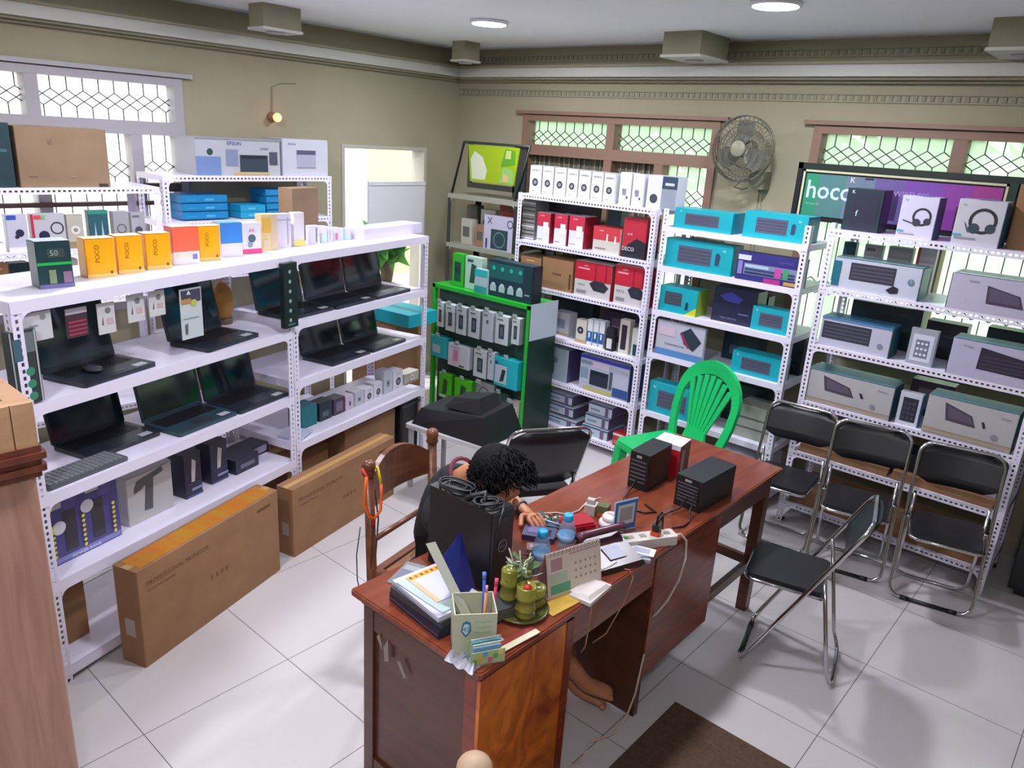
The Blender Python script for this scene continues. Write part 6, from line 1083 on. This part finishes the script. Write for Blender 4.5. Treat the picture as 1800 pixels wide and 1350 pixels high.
for i, (x, y, rz, w_, d_, h_, c, c2, nm, lab, z) in enumerate(((-1.175, 2.13, .5, .10, .07, .012, '#9a97a4', '#5c6474', 'card_pile', 'pile of grey cards at the desk edge beside the telephone', 0), (-1.18, 2.125, .8, .085, .055, .004, '#8fb0c4', '#3a5a78', 'sim_card_pack', 'pale blue card lying on the grey card pile', .0125), (-1.165, 2.15, .35, .09, .055, .003, '#d4d4dc', '#a0a0b4', 'name_card', 'white card topmost on the card pile', .017), (-1.25, 2.145, .6, .035, .035, .03, '#3f40a0', '#6a68c0', 'blue_box', 'tiny royal blue box behind the card pile', 0))):
    mb = MB(); mb.box(-w_/2, -d_/2, 0, w_/2, d_/2, h_, mat(c, .4)); mb.box(-w_*.35, -d_*.3, h_, w_*.3, d_*.3, h_ + .0006, mat(c2, .4)); one(mb, nm, lab, 'card' if i != 3 else 'box', (x, y, DZ + z), rz)
# repair clutter near the hand
t = thing('circuit_board', 'green circuit board being repaired under the hand', 'circuit board', (-1.545, 2.11, DZ), .4); mb = MB(); mb.box(-.07, -.05, 0, .07, .05, .003, mat('#1f4a50', .4)); bo = mb.build('board', t); mb = MB(); rnd = random.Random(3)
for k in range(26):
    x, y = rnd.uniform(-.062, .05), rnd.uniform(-.042, .035); mb.box(x, y, .003, x + rnd.uniform(.004, .014), y + rnd.uniform(.004, .012), .003 + rnd.uniform(.002, .01), mat(rnd.choice(['#2a2c30', '#8d8f94', '#b4a46a', '#3a5a6a', '#c05a3a']), .4))
mb.build('components', bo)
for i, (x, y, rz, w_, d_, h_, c, c2, nm, lab) in enumerate(((-1.50, 1.98, .5, .12, .085, .022, '#3b3960', '#5d5a86', 'multimeter', 'purple grey handheld meter on the desk beside the tower'), (-1.435, 2.035, .2, .06, .05, .012, '#4a5a4c', '#8a9a84', 'chip_tray', 'small greenish parts tray between the bottles and the meter'), (-1.44, 1.89, .7, .07, .05, .02, '#8a6f6a', '#c49aa0', 'parts_bag', 'pinkish bag of parts beside the nearer bottle'))):
    mb = MB(); mb.rbox(-w_/2, -d_/2, 0, w_/2, d_/2, h_, mat(c, .4), r=.008); mb.box(-w_*.35, -d_*.2, h_, w_*.1, d_*.3, h_ + .001, mat(c2, .4))
    for k in range(4): mb.box(w_*.15, -d_*.3 + k * d_*.15, h_, w_*.35, -d_*.22 + k * d_*.15, h_ + .002, mat('#1f1e2c', .4))
    one(mb, nm, lab, nm.replace('_', ' '), (x, y, DZ), rz)
mb = MB(); mb.tube([(-1.58, 2.03, DZ + .035), (-1.44, 2.10, DZ + .012)], .0045, mat('#8f9ab4', .3, .3), 8); mb.tube([(-1.44, 2.10, DZ + .012), (-1.42, 2.11, DZ + .008)], .002, CHROME, 6); one(mb, 'screwdriver', 'slim silver screwdriver held by the hand over the board', 'screwdriver')
mb = MB(); rnd = random.Random(5); P = []
for k in range(80): a = k * .55; r = .03 + .02 * math.sin(k * .37); P.append((-1.40 + r * math.cos(a), 1.74 + 1.4 * r * math.sin(a), DZ + .006 + .0004 * k + .004 * math.sin(k)))
mb.tube(P, .003, mat('#8a7a68', .5), 5); one(mb, 'wire_tangle', 'tangle of beige wires between the planter and the nearer bottle', 'cable')
for i, (P, lab) in enumerate((([(-1.47, 2.59, DZ + .05), (-1.47, 2.54, DZ + .02), (-1.46, 2.48, DZ + .005), (-1.41, 2.42, DZ + .005), (-1.33, 2.43, DZ + .005), (-1.30, 2.47, DZ + .005), (-1.37, 2.50, DZ + .005)], 'black cable looping from the upright power unit'), ([(-1.235, 2.59, DZ + .05), (-1.24, 2.55, DZ + .02), (-1.27, 2.47, DZ + .005), (-1.25, 2.40, DZ + .005), (-1.19, 2.33, DZ + .01), (-1.175, 2.29, DZ + .10)], 'dark cable running from the long power unit to the power strip'), ([(-1.20, 2.59, DZ + .08), (-1.19, 2.54, DZ + .03), (-1.17, 2.50, DZ + .005), (-1.165, 2.45, DZ + .005), (-1.19, 2.41, DZ + .005)], 'second dark cable at the front of the long power unit'))):
    mb = MB(); mb.tube(P, .004, mat('#1e1210', .4), 6); one(mb, 'black_cable', lab, 'cable')
# cable and bag below the desk
t = thing('power_lead', 'white cord lying on the floor under the desk near the feet', 'cable'); mb = MB(); mb.tube([(-1.15, 2.24, .3), (-1.155, 2.22, .12), (-1.16, 2.18, .03), (-1.16, 2.1, .006), (-1.2, 2.0, .006), (-1.17, 1.9, .006), (-1.20, 1.8, .006), (-1.27, 1.76, .006)], .004, WC, 6); mb.build('cord', t)
mb = MB(); rnd = random.Random(8)
for k in range(9): x = -1.26 + rnd.uniform(-.03, .03); mb.tube([(x, 1.76, .60), (x + rnd.uniform(-.02, .02), 1.77 + rnd.uniform(0, .03), .48), (x + rnd.uniform(-.03, .03), 1.78 + rnd.uniform(0, .04), .36), (x + rnd.uniform(-.02, .02), 1.77, .26)], .006, mat(('#143038', '#12141a', '#1b4a50')[k % 3], .5), 6)
one(mb, 'cable_bundle', 'bundle of dark teal cables hanging inside the kneehole', 'cables')

# ---------------------------------------------------------------- folding chairs
def rr_loop(W, pts, r=.05, n=5):
    return pts
def folding_chair(loc, rz, s, lab, group='black folding chairs with chrome tubes', W=.19, Hh=.79, gp=None, bz=.59):
    t = thing('folding_chair', lab, 'chair', loc, rz, group)
    def yz(k):                  # along the main tube: k = height
        return -s + (2.05 * s) * (k / Hh) ** 1.0
    P = []; r = .055
    for a in range(5):          # bottom left corner
        q = a / 4 * PI / 2; P.append((-W + r - r * math.sin(PI/2 - q) * 1.0 if False else -W + r * (1 - math.cos(q)), 0, .012 + r * (1 - math.sin(q))))
    P = [(-W, yz(.40), .40)] + [(-W + r * (1 - math.cos(q)), yz(.012 + r * (1 - math.sin(q))), .012 + r * (1 - math.sin(q))) for q in (0, PI/8, PI/4, 3*PI/8, PI/2)]
    P += [(-x, y, z) for x, y, z in reversed(P)]
    top = [(W, yz(.62) , .62)] + [(W - .06 * (1 - math.cos(q)), yz(Hh - .06 * (1 - math.sin(q))), Hh - .06 * (1 - math.sin(q))) for q in (0, PI/8, PI/4, 3*PI/8, PI/2)]
    P += top + [(-x, y, z) for x, y, z in reversed(top)]
    mb = MB(); mb.tube(P, .0095, CHROME, 10, closed=True); mb.build('frame', t)
    y1 = yz(.53)
    e = s * .95 if s > .15 else s * 1.2
    P = [(-W + .022, y1, .53), (-W + .022, e - .03, .08), (-W + .03, e - .01, .03), (-W + .07, e, .012), (W - .07, e, .012), (W - .03, e - .01, .03), (W - .022, e - .03, .08), (W - .022, y1, .53)]
    mb = MB(); mb.tube(P, .0085, CHROME, 10); mb.build('rear_legs', t)
    mb = MB()
    for x in (-1, 1): mb.tube([(x * (W - .06), yz(.012), .011), (x * (W - .10), yz(.012), .011)], .0125, BLACK, 8)
    mb.tube([(-W + .07, yz(.012), .011), (W - .07, yz(.012), .011)], .011, BLACK, 8); mb.build('foot_rubber', t)
    SZ = .41; f0, f1 = yz(SZ) - .245, yz(SZ) + .075
    mb = MB(); mb.M = Matrix.Translation((0, 0, SZ)); mb.rbox(-W + .035, f0, -.012, W - .035, f1, .02, BLKVINYL, r=.03, seg=4); mb.build('seat', t)
    mb = MB(); mb.M = Matrix.Translation((0, 0, SZ)); e = .012; mb.tube([(-W + .03, f1, -.004), (-W + .03, f0 + .03, -.004), (-W + .045, f0 + .008, -.004), (-W + .07, f0 - .002, -.004), (W - .07, f0 - .002, -.004), (W - .045, f0 + .008, -.004), (W - .03, f0 + .03, -.004), (W - .03, f1, -.004)], .008, CHROME, 8); mb.tube([(-W, yz(SZ), 0), (-W + .03, yz(SZ), 0)], .006, CHROME, 8); mb.tube([(W, yz(SZ), 0), (W - .03, yz(SZ), 0)], .006, CHROME, 8); mb.build('seat_frame', t)
    mb = MB(); n = 12; vs = []
    for j in range(5):
        z = bz + (Hh - .006 - bz) * j / 4
        for i in range(n + 1):
            u = -1 + 2 * i / n; x = u * (W - .004); zz = z
            if j == 4: zz = z - .05 * max(0, abs(u) - .7) / .3
            if j == 0: zz = z + .03 * max(0, abs(u) - .7) / .3
            bow = .022 * (1 - u * u)
            for q in (0,): vs.append((x, yz(zz) + bow, zz))
    fs = [(j * (n + 1) + i, j * (n + 1) + i + 1, (j + 1) * (n + 1) + i + 1, (j + 1) * (n + 1) + i) for j in range(4) for i in range(n)]
    m0 = len(vs); vs2 = [(x, y + .014, z) for x, y, z in vs]
    mb.add(vs + vs2, fs + [tuple(m0 + k for k in f[::-1]) for f in fs] + [(i + 1, i, m0 + i, m0 + i + 1) for i in range(n)] + [(4 * (n + 1) + i, 4 * (n + 1) + i + 1, m0 + 4 * (n + 1) + i + 1, m0 + 4 * (n + 1) + i) for i in range(n)], BLKVINYL, True); mb.build('backrest', t)
    return t
folding_chair((-.87, 3.09, 0), math.radians(-76), .20, 'black and chrome folding chair standing open at the desk end, turned sideways')
folding_chair((-1.36, 4.09, 0), math.radians(6), .12, 'black folding chair against the racks, leftmost of the row of three, partly behind the desk')
folding_chair((-.965, 4.09, 0), math.radians(12), .12, 'black folding chair against the racks, middle of the row of three')
folding_chair((-.535, 4.10, 0), math.radians(12), .12, 'black folding chair against the racks, rightmost of the row of three')
folding_chair((-2.23, 2.86, 0), math.radians(-121.7), .20, 'black folding chair behind the desk seen from the back, right of the seated person', W=.21, Hh=.82, bz=.46)

# ---------------------------------------------------------------- green plastic chair
GP = mat('#12b864', .3, 0, 'green_plastic')
t = thing('plastic_chair', 'bright green plastic chair with fan shaped slatted back behind the desk', 'chair', (-2.0, 3.83, 0), math.radians(-20)); t.scale = (1.1, 1.1, 1.03)
mb = MB(); mb.rbox(-.21, -.2, .415, .21, .19, .432, GP, r=.05, seg=5); mb.rbox(-.215, -.205, .395, .215, .195, .418, GP, r=.05, seg=5); mb.box(-.035, .08, .432, .035, .12, .434, mat('#7a8a70', .5)); mb.build('seat', t)
def band(mb, pts, w, th, m):     # flat band following pts in a plane facing -y
    n = len(pts); vs = []
    for i, p in enumerate(pts):
        p = Vector(p); a = Vector(pts[max(0, i - 1)]); b = Vector(pts[min(n - 1, i + 1)]); tt = (b - a).normalized(); nn = tt.cross(Vector((0, 1, 0))).normalized(); ww = w[i] if hasattr(w, '__len__') else w
        vs += [p + nn * ww / 2, p - nn * ww / 2, p - nn * ww / 2 + Vector((0, th, 0)), p + nn * ww / 2 + Vector((0, th, 0))]
    fs = [(0, 1, 2, 3), tuple(4 * (n - 1) + k for k in (3, 2, 1, 0))]
    for i in range(n - 1):
        for k in range(4): fs.append((4*i + k, 4*(i+1) + k, 4*(i+1) + (k + 1) % 4, 4*i + (k + 1) % 4))
    mb.add(vs, fs, m, False)
def by(z): return .17 + (z - .43) * .24
arch = []
for k in range(25):
    a = PI - PI * k / 24; z = .66 + .22 * math.sin(a) ** .9 if 0 < k < 24 else .66; arch.append((.215 * math.cos(a), by(z), z))
arch = [(-.17, by(.42), .42), (-.195, by(.5), .5), (-.212, by(.6), .6)] + arch[1:-1] + [(.212, by(.6), .6), (.195, by(.5), .5), (.17, by(.42), .42)]
mb = MB(); band(mb, arch, [.048 + .032 * max(0, (p[2] - .70) / .18) for p in arch], .022, GP); bf = mb.build('back_frame', t)
for k in range(7):
    u = -1 + 2 * k / 6; mb = MB(); b0 = (u * .055, by(.48), .48); b1 = (u * .145, by(.83 - .05 * u * u), .835 - .055 * u * u); mid = tuple((b0[i] + b1[i]) / 2 for i in range(3))
    band(mb, [b0, mid, b1], [.016, .027, .034], .01, GP); mb.build('back_slat', bf)
mb = MB(); mb.hexa([(-.09, .165, .42), (.09, .165, .42), (.09, .185, .42), (-.09, .185, .42)], [(-.07, by(.52), .52), (.07, by(.52), .52), (.07, by(.52) + .012, .52), (-.07, by(.52) + .012, .52)], GP); mb.build('back_base', t)
for x in (-1, 1):
    for y in (-1, 1):
        mb = MB(); b = [(x * .21 - .02, y * .2 - .02, 0), (x * .21 + .02, y * .2 - .02, 0), (x * .21 + .02, y * .2 + .02, 0), (x * .21 - .02, y * .2 + .02, 0)]; c = [(x * .18 - .028, y * .165 - .028, .4), (x * .18 + .028, y * .165 - .028, .4), (x * .18 + .028, y * .165 + .028, .4), (x * .18 - .028, y * .165 + .028, .4)]; mb.hexa(b, c, GP); mb.build('leg', t)

# ---------------------------------------------------------------- wooden slatted chair
t = thing('wooden_chair', 'brown wooden chair with curved crest rail and slatted seat, under the seated person', 'chair', (-1.875, 1.85, 0), math.radians(101.5))
for x in (-1, 1):
    mb = MB(); mb.tube([(x * .2, .17, 0), (x * .2, .18, .42), (x * .2, .2, .93)], .02, WOODCH, 10, rr=[.017, .021, .019]); mb.lathe([(.021, .93), (.026, .94), (.022, .955), (.026, .965), (.024, .985), (.012, .995)], WOODCH, 14, (x * .2, .2, 0)); mb.build('back_post', t)
    mb = MB(); mb.tube([(x * .19, -.18, 0), (x * .19, -.18, .53)], .02, WOODCH, 10, rr=[.016, .021]); mb.build('front_leg', t)
    mb = MB(); mb.tube([(x * .195, .17, .2), (x * .19, -.18, .2)], .01, WOODCH, 8); mb.build('stretcher', t)
mb = MB(); n = 10; vs = []
for i in range(n + 1):
    u = -1 + 2 * i / n; zt = .90 + .075 * (1 - u * u); vs += [(u * .185, .2 + .03 * (1 - u * u), .80), (u * .185, .2 + .03 * (1 - u * u), zt), (u * .185, .222 + .03 * (1 - u * u), zt), (u * .185, .222 + .03 * (1 - u * u), .80)]
fs = [(0, 1, 2, 3), tuple(4 * n + k for k in (3, 2, 1, 0))]
for i in range(n):
    for k in range(4): fs.append((4*i + k, 4*(i+1) + k, 4*(i+1) + (k+1) % 4, 4*i + (k+1) % 4))
mb.add(vs, fs, WOODCH); mb.build('crest_rail', t)
mb = MB(); mb.tube([(-.2, .19, .66), (.2, .19, .66)], .011, WOODCH, 8); mb.build('lower_rail', t)
mb = MB(); mb.box(-.205, -.2, .515, -.175, .18, .545, WOODCH); mb.box(.175, -.2, .515, .205, .18, .545, WOODCH); mb.box(-.175, -.2, .515, .175, -.17, .545, WOODCH); mb.box(-.175, .15, .515, .175, .18, .545, WOODCH); sf = mb.build('seat_frame', t)
for k in range(7): mb = MB(); mb.box(-.175, -.165 + k * .045, .530, .175, -.133 + k * .045, .544, noisy('seat_slat_wood', '#8a5c3c', '#9c6c48', (5, 1, 1), 5, .35)); mb.build('seat_slat', sf)
# lanyard on the chair post
t = thing('lanyard', 'orange and yellow lanyard looped over the wooden chair post', 'lanyard', (-2.03, 1.615, .80)); mb = MB()
OR = mat('#f0641c', .5); YL = mat('#f2d21c', .5); RD = mat('#c8281c', .5)
mb.tube([(.03, -.035, .15), (.028, -.04, .10), (.03, -.045, .04), (.03, -.02, -.02), (.03, .0, -.035)], .006, OR, 6); mb.tube([(.03, .0, -.035), (.03, .03, -.01), (.028, .035, .05), (.03, .032, .10)], .006, OR, 6); mb.tube([(.03, .032, .10), (.01, .03, .16), (-.01, .01, .165)], .006, YL, 6); mb.tube([(.03, -.035, .15), (.0, -.03, .165), (-.01, .01, .165)], .006, RD, 6); mb.build('strap', t)
mb = MB(); mb.box(.025, -.006, -.06, .031, .006, -.035, RD); mb.tube([(.028, 0, -.06), (.03, -.01, -.15), (.028, -.015, -.24)], .0015, BLACK, 5); mb.build('clip', t)
mb = MB(); mb.tube([(-2.04, 1.65, .86), (-2.03, 1.66, .74), (-2.035, 1.655, .62), (-2.05, 1.66, .5), (-2.04, 1.64, .43)], .003, BLACK, 5); mb.tube([(-2.05, 1.59, .72), (-2.06, 1.58, .6), (-2.05, 1.575, .5), (-2.04, 1.59, .40)], .0025, mat('#3c4448', .4), 5); one(mb, 'earphone_cable', 'thin black cords hanging from the wooden chair post', 'cord')

# ---------------------------------------------------------------- seated person bent over the desk
def skin_obj(name, verts, edges, m, parent=None, sub=2, root=0):
    me = bpy.data.meshes.new(name); me.from_pydata([v[:3] for v in verts], edges, []); me.materials.append(m)
    o = bpy.data.objects.new(name, me); COL.objects.link(o)
    if parent: o.parent = parent
    sk = o.modifiers.new('Skin', 'SKIN'); sk.use_smooth_shade = True
    for i, v in enumerate(verts):
        d = me.skin_vertices[0].data[i]; r = v[3]; d.radius = r if hasattr(r, '__len__') else (r, r); d.use_root = (i == root)
    s = o.modifiers.new('Subdiv', 'SUBSURF'); s.levels = sub; s.render_levels = sub
    return o
person = thing('person', 'person in a black shirt bent head down over the desk, hand on circuit board', 'person', (0, 0, 0))
V = [(-1.89, 1.87, .62, (.11, .09)), (-1.885, 1.865, .70, (.105, .085)), (-1.85, 1.86, .77, (.105, .08)), (-1.80, 1.845, .87, (.10, .075)), (-1.74, 1.805, .95, (.06, .055)), (-1.675, 1.795, 1.01, (.05, .05)), (-1.61, 1.785, 1.05, (.055, .05)), (-1.555, 1.775, 1.06, (.078, .072)), (-1.50, 1.775, 1.025, (.075, .07)), (-1.475, 1.78, .985, (.05, .045))]
E_ = [(i, i + 1) for i in range(9)]
def chain(start, pts):
    global V, E_
    k = start
    for p in pts: V.append(p); E_.append((k, len(V) - 1)); k = len(V) - 1
    return k
# arms: left arm reaches the circuit board, right arm rests behind the computer
la = chain(3, [(-1.80, 1.95, .88, .058), (-1.835, 2.02, .83, .05), (-1.835, 2.09, .785, .042), (-1.74, 2.07, .805, .034), (-1.645, 2.045, .799, .024), (-1.60, 2.035, .797, (.034, .016)), (-1.575, 2.025, .797, (.036, .015))])
ra = chain(3, [(-1.785, 1.76, .87, .055), (-1.785, 1.715, .83, .048), (-1.765, 1.70, .80, .040), (-1.72, 1.71, .802, .032), (-1.685, 1.72, .797, .024), (-1.67, 1.73, .797, (.034, .016)), (-1.655, 1.75, .797, (.034, .015))])
# legs
ll = chain(0, [(-1.85, 1.94, .61, .07), (-1.70, 2.02, .59, .068), (-1.55, 2.10, .55, .058), (-1.525, 2.11, .48, .055), (-1.46, 2.13, .28, .046), (-1.40, 2.14, .10, .032), (-1.385, 2.15, .06, .034), (-1.32, 2.18, .035, (.036, .023)), (-1.265, 2.195, .025, (.034, .015))])
rl = chain(0, [(-1.85, 1.84, .61, .07), (-1.70, 1.86, .59, .068), (-1.55, 1.95, .55, .058), (-1.52, 1.96, .48, .055), (-1.41, 2.03, .29, .044), (-1.325, 2.10, .16, .032), (-1.31, 2.115, .135, .034), (-1.265, 2.165, .105, (.034, .023)), (-1.235, 2.195, .085, (.032, .015))])
skin_obj('body', V, E_, SKIN, person, 2)
# fingers of both hands, jointed; separate chains rooted in the palm
def fingers(c, d, lat, up_, specs, thumb):
    c, d, lat, up_ = map(Vector, (c, d, lat, up_)); vs = [(*c, .012)]; es = []
    for (off, ln, curl) in specs:
        b = c + lat * off + d * .008; vs.append((*b, .0095)); es.append((0, len(vs) - 1)); k = len(vs) - 1; p = b; a = 0
        for s, rr_ in ((.42, .0085), (.32, .0078), (.26, .0066)):
            a += curl; p = p + (d * math.cos(a) - up_ * math.sin(a)) * ln * s; vs.append((*p, rr_)); es.append((k, len(vs) - 1)); k = len(vs) - 1
    b = c + lat * thumb[0] - d * .03; vs.append((*b, .011)); es.append((0, len(vs) - 1)); k = len(vs) - 1; p = b
    for s, rr_ in ((.5, .0095), (.5, .0085)): p = p + (d * .7 + lat * thumb[1] - up_ * .25).normalized() * .055 * s; vs.append((*p, rr_)); es.append((k, len(vs) - 1)); k = len(vs) - 1
    return vs, es
vs, es = fingers((-1.575, 2.025, .800), (.80, -.1, -.12), (.1, .99, 0), (0, 0, 1), [(-.028, .065, .30), (-.009, .078, .24), (.010, .072, .22), (.028, .058, .26)], (-.034, -.55))
skin_obj('left_hand_fingers', vs, es, SKIN, person, 2)
vs, es = fingers((-1.645, 1.745, .797), (.4, .9, -.1), (.9, -.4, 0), (0, 0, 1), [(-.028, .058, .2), (-.009, .07, .2), (.010, .075, .2), (.028, .065, .2)], (.034, .55))
skin_obj('right_hand_fingers', vs, es, SKIN, person, 2)
for nm, c, d in (('left_foot_toes', (-1.277, 2.192, .024), (.96, .26, 0)), ('right_foot_toes', (-1.252, 2.178, .094), (.7, .6, -.3))):
    mb = MB(); c, d = Vector(c), Vector(d).normalized(); la_ = Vector((-d.y, d.x, 0)).normalized()
    for k in range(5): mb.ball(c + la_ * (k - 2) * .013 + d * (.010 - .003 * abs(k - 1)), .0085 if k else .0115, SKIN, 10, 6, sc=(1.25, 1.1, .9))
    mb.build(nm, person)
# face details on the underside of the bent head
mb = MB()
for s in (-1, 1): mb.ball((-1.476, 1.775 + s * .03, 1.02), .010, mat('#e8e4e0', .3)); mb.ball((-1.468, 1.775 + s * .03, 1.018), .005, BLACK)
mb.build('eyes', person)
mb = MB(); mb.ball((-1.458, 1.778, .985), .010, SKIN, sc=(1.2, .9, 1.5)); mb.build('nose', person)
mb = MB(); mb.ball((-1.470, 1.78, .950), .011, mat('#8a4a40', .5), sc=(.5, 1.7, .5)); mb.build('mouth', person)
for s in (-1, 1): mb = MB(); mb.ball((-1.545, 1.772 + s * .082, 1.035), .024, SKIN, sc=(.8, .35, 1.2)); mb.build('ear', person)
HAIR = noisy('black_hair', '#040304', '#0b090a', (3, 3, 3), 6, .8, .4, 0, 30, 0, .2)
hv = [(-1.63, 1.775, 1.11, (.065, .055)), (-1.57, 1.772, 1.095, (.098, .088)), (-1.51, 1.775, 1.065, (.10, .09)), (-1.462, 1.78, 1.045, (.075, .065))]
skin_obj('hair', hv, [(0, 1), (1, 2), (2, 3)], HAIR, person, 2)
mb = MB(); rnd = random.Random(2)
for i in range(700):
    a, b = rnd.uniform(0, 2 * PI), rnd.uniform(-.1, 1); c = Vector((-1.54, 1.775, 1.068)); dr = Vector((math.cos(a) * math.sqrt(max(0, 1 - b*b)), math.sin(a) * math.sqrt(max(0, 1 - b*b)), b)); p = c + Vector((dr.x * .105, dr.y * .093, dr.z * .085)); tg = dr.cross(Vector((0, 0, 1))).normalized(); q = p + (dr * .35 + Vector((1, 0, -.6)) * .8 + tg * rnd.uniform(-.8, .8)).normalized() * rnd.uniform(.02, .05)
    mb.tube([p - dr * .01, (p + q) / 2 + dr * .012, q], .0026, HAIR, 3, cap=False)
mb.build('hair_locks', person)
SHIRT = noisy('black_cotton', '#121215', '#1a1a1e', (1, 1, 1), 5, .85, .2, 0, 14)
sv = [(-1.89, 1.875, .575, (.14, .115)), (-1.885, 1.87, .68, (.13, .11)), (-1.85, 1.86, .77, (.13, .105)), (-1.80, 1.845, .87, (.125, .095)), (-1.765, 1.808, .945, (.085, .07)), (-1.725, 1.803, .975, (.062, .058)),
      (-1.80, 1.95, .885, .074), (-1.835, 2.02, .835, .064), (-1.835, 2.07, .80, .056), (-1.785, 1.76, .87, .068), (-1.785, 1.715, .835, .062), (-1.755, 1.70, .81, .055), (-1.72, 1.712, .803, .045)]
skin_obj('shirt', sv, [(0, 1), (1, 2), (2, 3), (3, 4), (4, 5), (3, 6), (6, 7), (7, 8), (3, 9), (9, 10), (10, 11), (11, 12)], SHIRT, person, 2)
mb = MB(); mb.M = Matrix.Translation((-1.72, 1.803, .985)) @ Matrix.Rotation(math.radians(50), 4, 'Y'); mb.tube([(.066 * math.cos(k * PI / 10), .062 * math.sin(k * PI / 10), 0) for k in range(20)], .008, mat('#6a2a40', .8), 6, closed=True); mb.build('collar', person)
SHO = noisy('dark_shorts', '#17161c', '#201f26', (1, 1, 1), 4, .85, .1, 0, 14)
pv = [(-1.89, 1.88, .63, (.11, .085)), (-1.85, 1.94, .62, .08), (-1.70, 2.02, .60, .08), (-1.55, 2.10, .56, .07), (-1.485, 2.125, .30, .058), (-1.85, 1.84, .62, .08), (-1.70, 1.86, .60, .08), (-1.55, 1.95, .56, .07), (-1.44, 2.01, .31, .058)]
skin_obj('shorts', pv, [(0, 1), (1, 2), (2, 3), (3, 4), (0, 5), (5, 6), (6, 7), (7, 8)], SHO, person, 2)
mb = MB(); mb.tube([(-1.648 + .0 * k, 2.046 + .028 * math.cos(k * PI / 6), .797 + .024 * math.sin(k * PI / 6)) for k in range(12)], .007, mat('#2a3a4a', .3), 6, closed=True); one(mb, 'wristwatch', 'dark bracelet watch on the left wrist of the seated person', 'watch')

# ---------------------------------------------------------------- wooden pedestal cabinet at the left edge
t = thing('wooden_pedestal', 'tall wooden pedestal cabinet with grooved cap and open tray top at the left edge', 'cabinet', (-2.375, .07, 0))
mb = MB(); mb.rbox(0, .30, 0, .33, .49, 1.26, WOODLT, r=.012, seg=3); mb.box(0, 0, 0, .30, .30, 1.26, mat('#2a1c14', .5)); mb.build('body', t)
mb = MB()
for k, o in enumerate((.012, .022, .014, .024, .016)): mb.rbox(-o, -o, 1.255 + k * .017, .33 + o, .49 + o, 1.272 + k * .017, noisy('groove_wood', '#5a2a1c', '#6e3a28', (1, 5, 1), 5, .35), r=.01)
mb.build('moulding', t)
mb = MB(); o = .012
for a in ((-o, -o, .33 + o, .03), (-o, .45, .33 + o, .49 + o), (-o, .03, .03, .45), (.29, .03, .33 + o, .45)): mb.rbox(a[0], a[1], 1.34, a[2], a[3], 1.455, WOODCAP, r=.008)
mb.box(.03, .03, 1.34, .29, .45, 1.35, mat('#16100c', .6)); mb.build('tray_top', t)
mb = MB(); mb.tube([(-2.30, .14, 1.358), (-2.10, .34, 1.43)], .007, mat('#b8ab98', .5), 8); one(mb, 'candle_stick', 'pale stick lying in the open tray of the wooden pedestal', 'stick')
# brown mat and near chair
mb = MB(); mb.box(-1.08, 1.3, .0005, -.45, 2.43, .006, noisy('brown_mat_pile', '#4a3828', '#5a4634', (1, 1, 1), 6, .95, .3, 0, 60)); one(mb, 'floor_mat', 'dark brown rectangular mat on the tiles in front of the desk', 'mat')
t = thing('knob_post_chair', 'beige wooden chair whose round post knob peeks in before the desk corner', 'chair', (-.895, 1.011, 0), math.radians(43)); BG = mat('#b79a7c', .5)
mb = MB(); mb.M = Matrix.Translation((.15, 0, 0)); mb.tube([(-.15, 0, .44), (-.15, 0, .78)], .018, BG, 10); mb.ball((-.15, 0, .80), .042, BG, 20, 12, sc=(1, 1, .8)); mb.build('back_post', t)
mb = MB(); mb.tube([(.3, 0, .44), (.3, 0, .60)], .018, BG, 10); mb.build('back_post', t)
mb = MB(); mb.box(0, -.008, .52, .3, .008, .57, BG); mb.build('back_rail', t)
mb = MB(); mb.rbox(-.03, -.36, .42, .33, .02, .45, BG, r=.04); mb.build('seat', t)
for x in (0, .3):
    for y in (-.32, 0): mb = MB(); mb.tube([(x, y, 0), (x, y, .42)], .014, BG, 8); mb.build('leg', t)

# black cabinet added to fill the dark space beyond the right rack
t = thing('dark_filler_cabinet', 'tall black cabinet added to fill the dark space beyond the right rack', 'cabinet', (-.24, 4.45, 0))
mb = MB(); mb.rbox(0, 0, .04, .6, .42, 1.15, mat('#18181b', .5), r=.008); mb.box(.03, .03, 0, .57, .39, .04, BLACK); mb.build('body', t)
for x in (.005, .303): mb = MB(); mb.box(x, -.012, .06, x + .292, 0, 1.13, mat('#1d1d21', .45)); d = mb.build('door', t); mb = MB(); mb.tube([(x + (.26 if x < .1 else .03), -.03, .6), (x + (.26 if x < .1 else .03), -.03, .72)], .006, CHROME, 8); mb.build('handle', d)
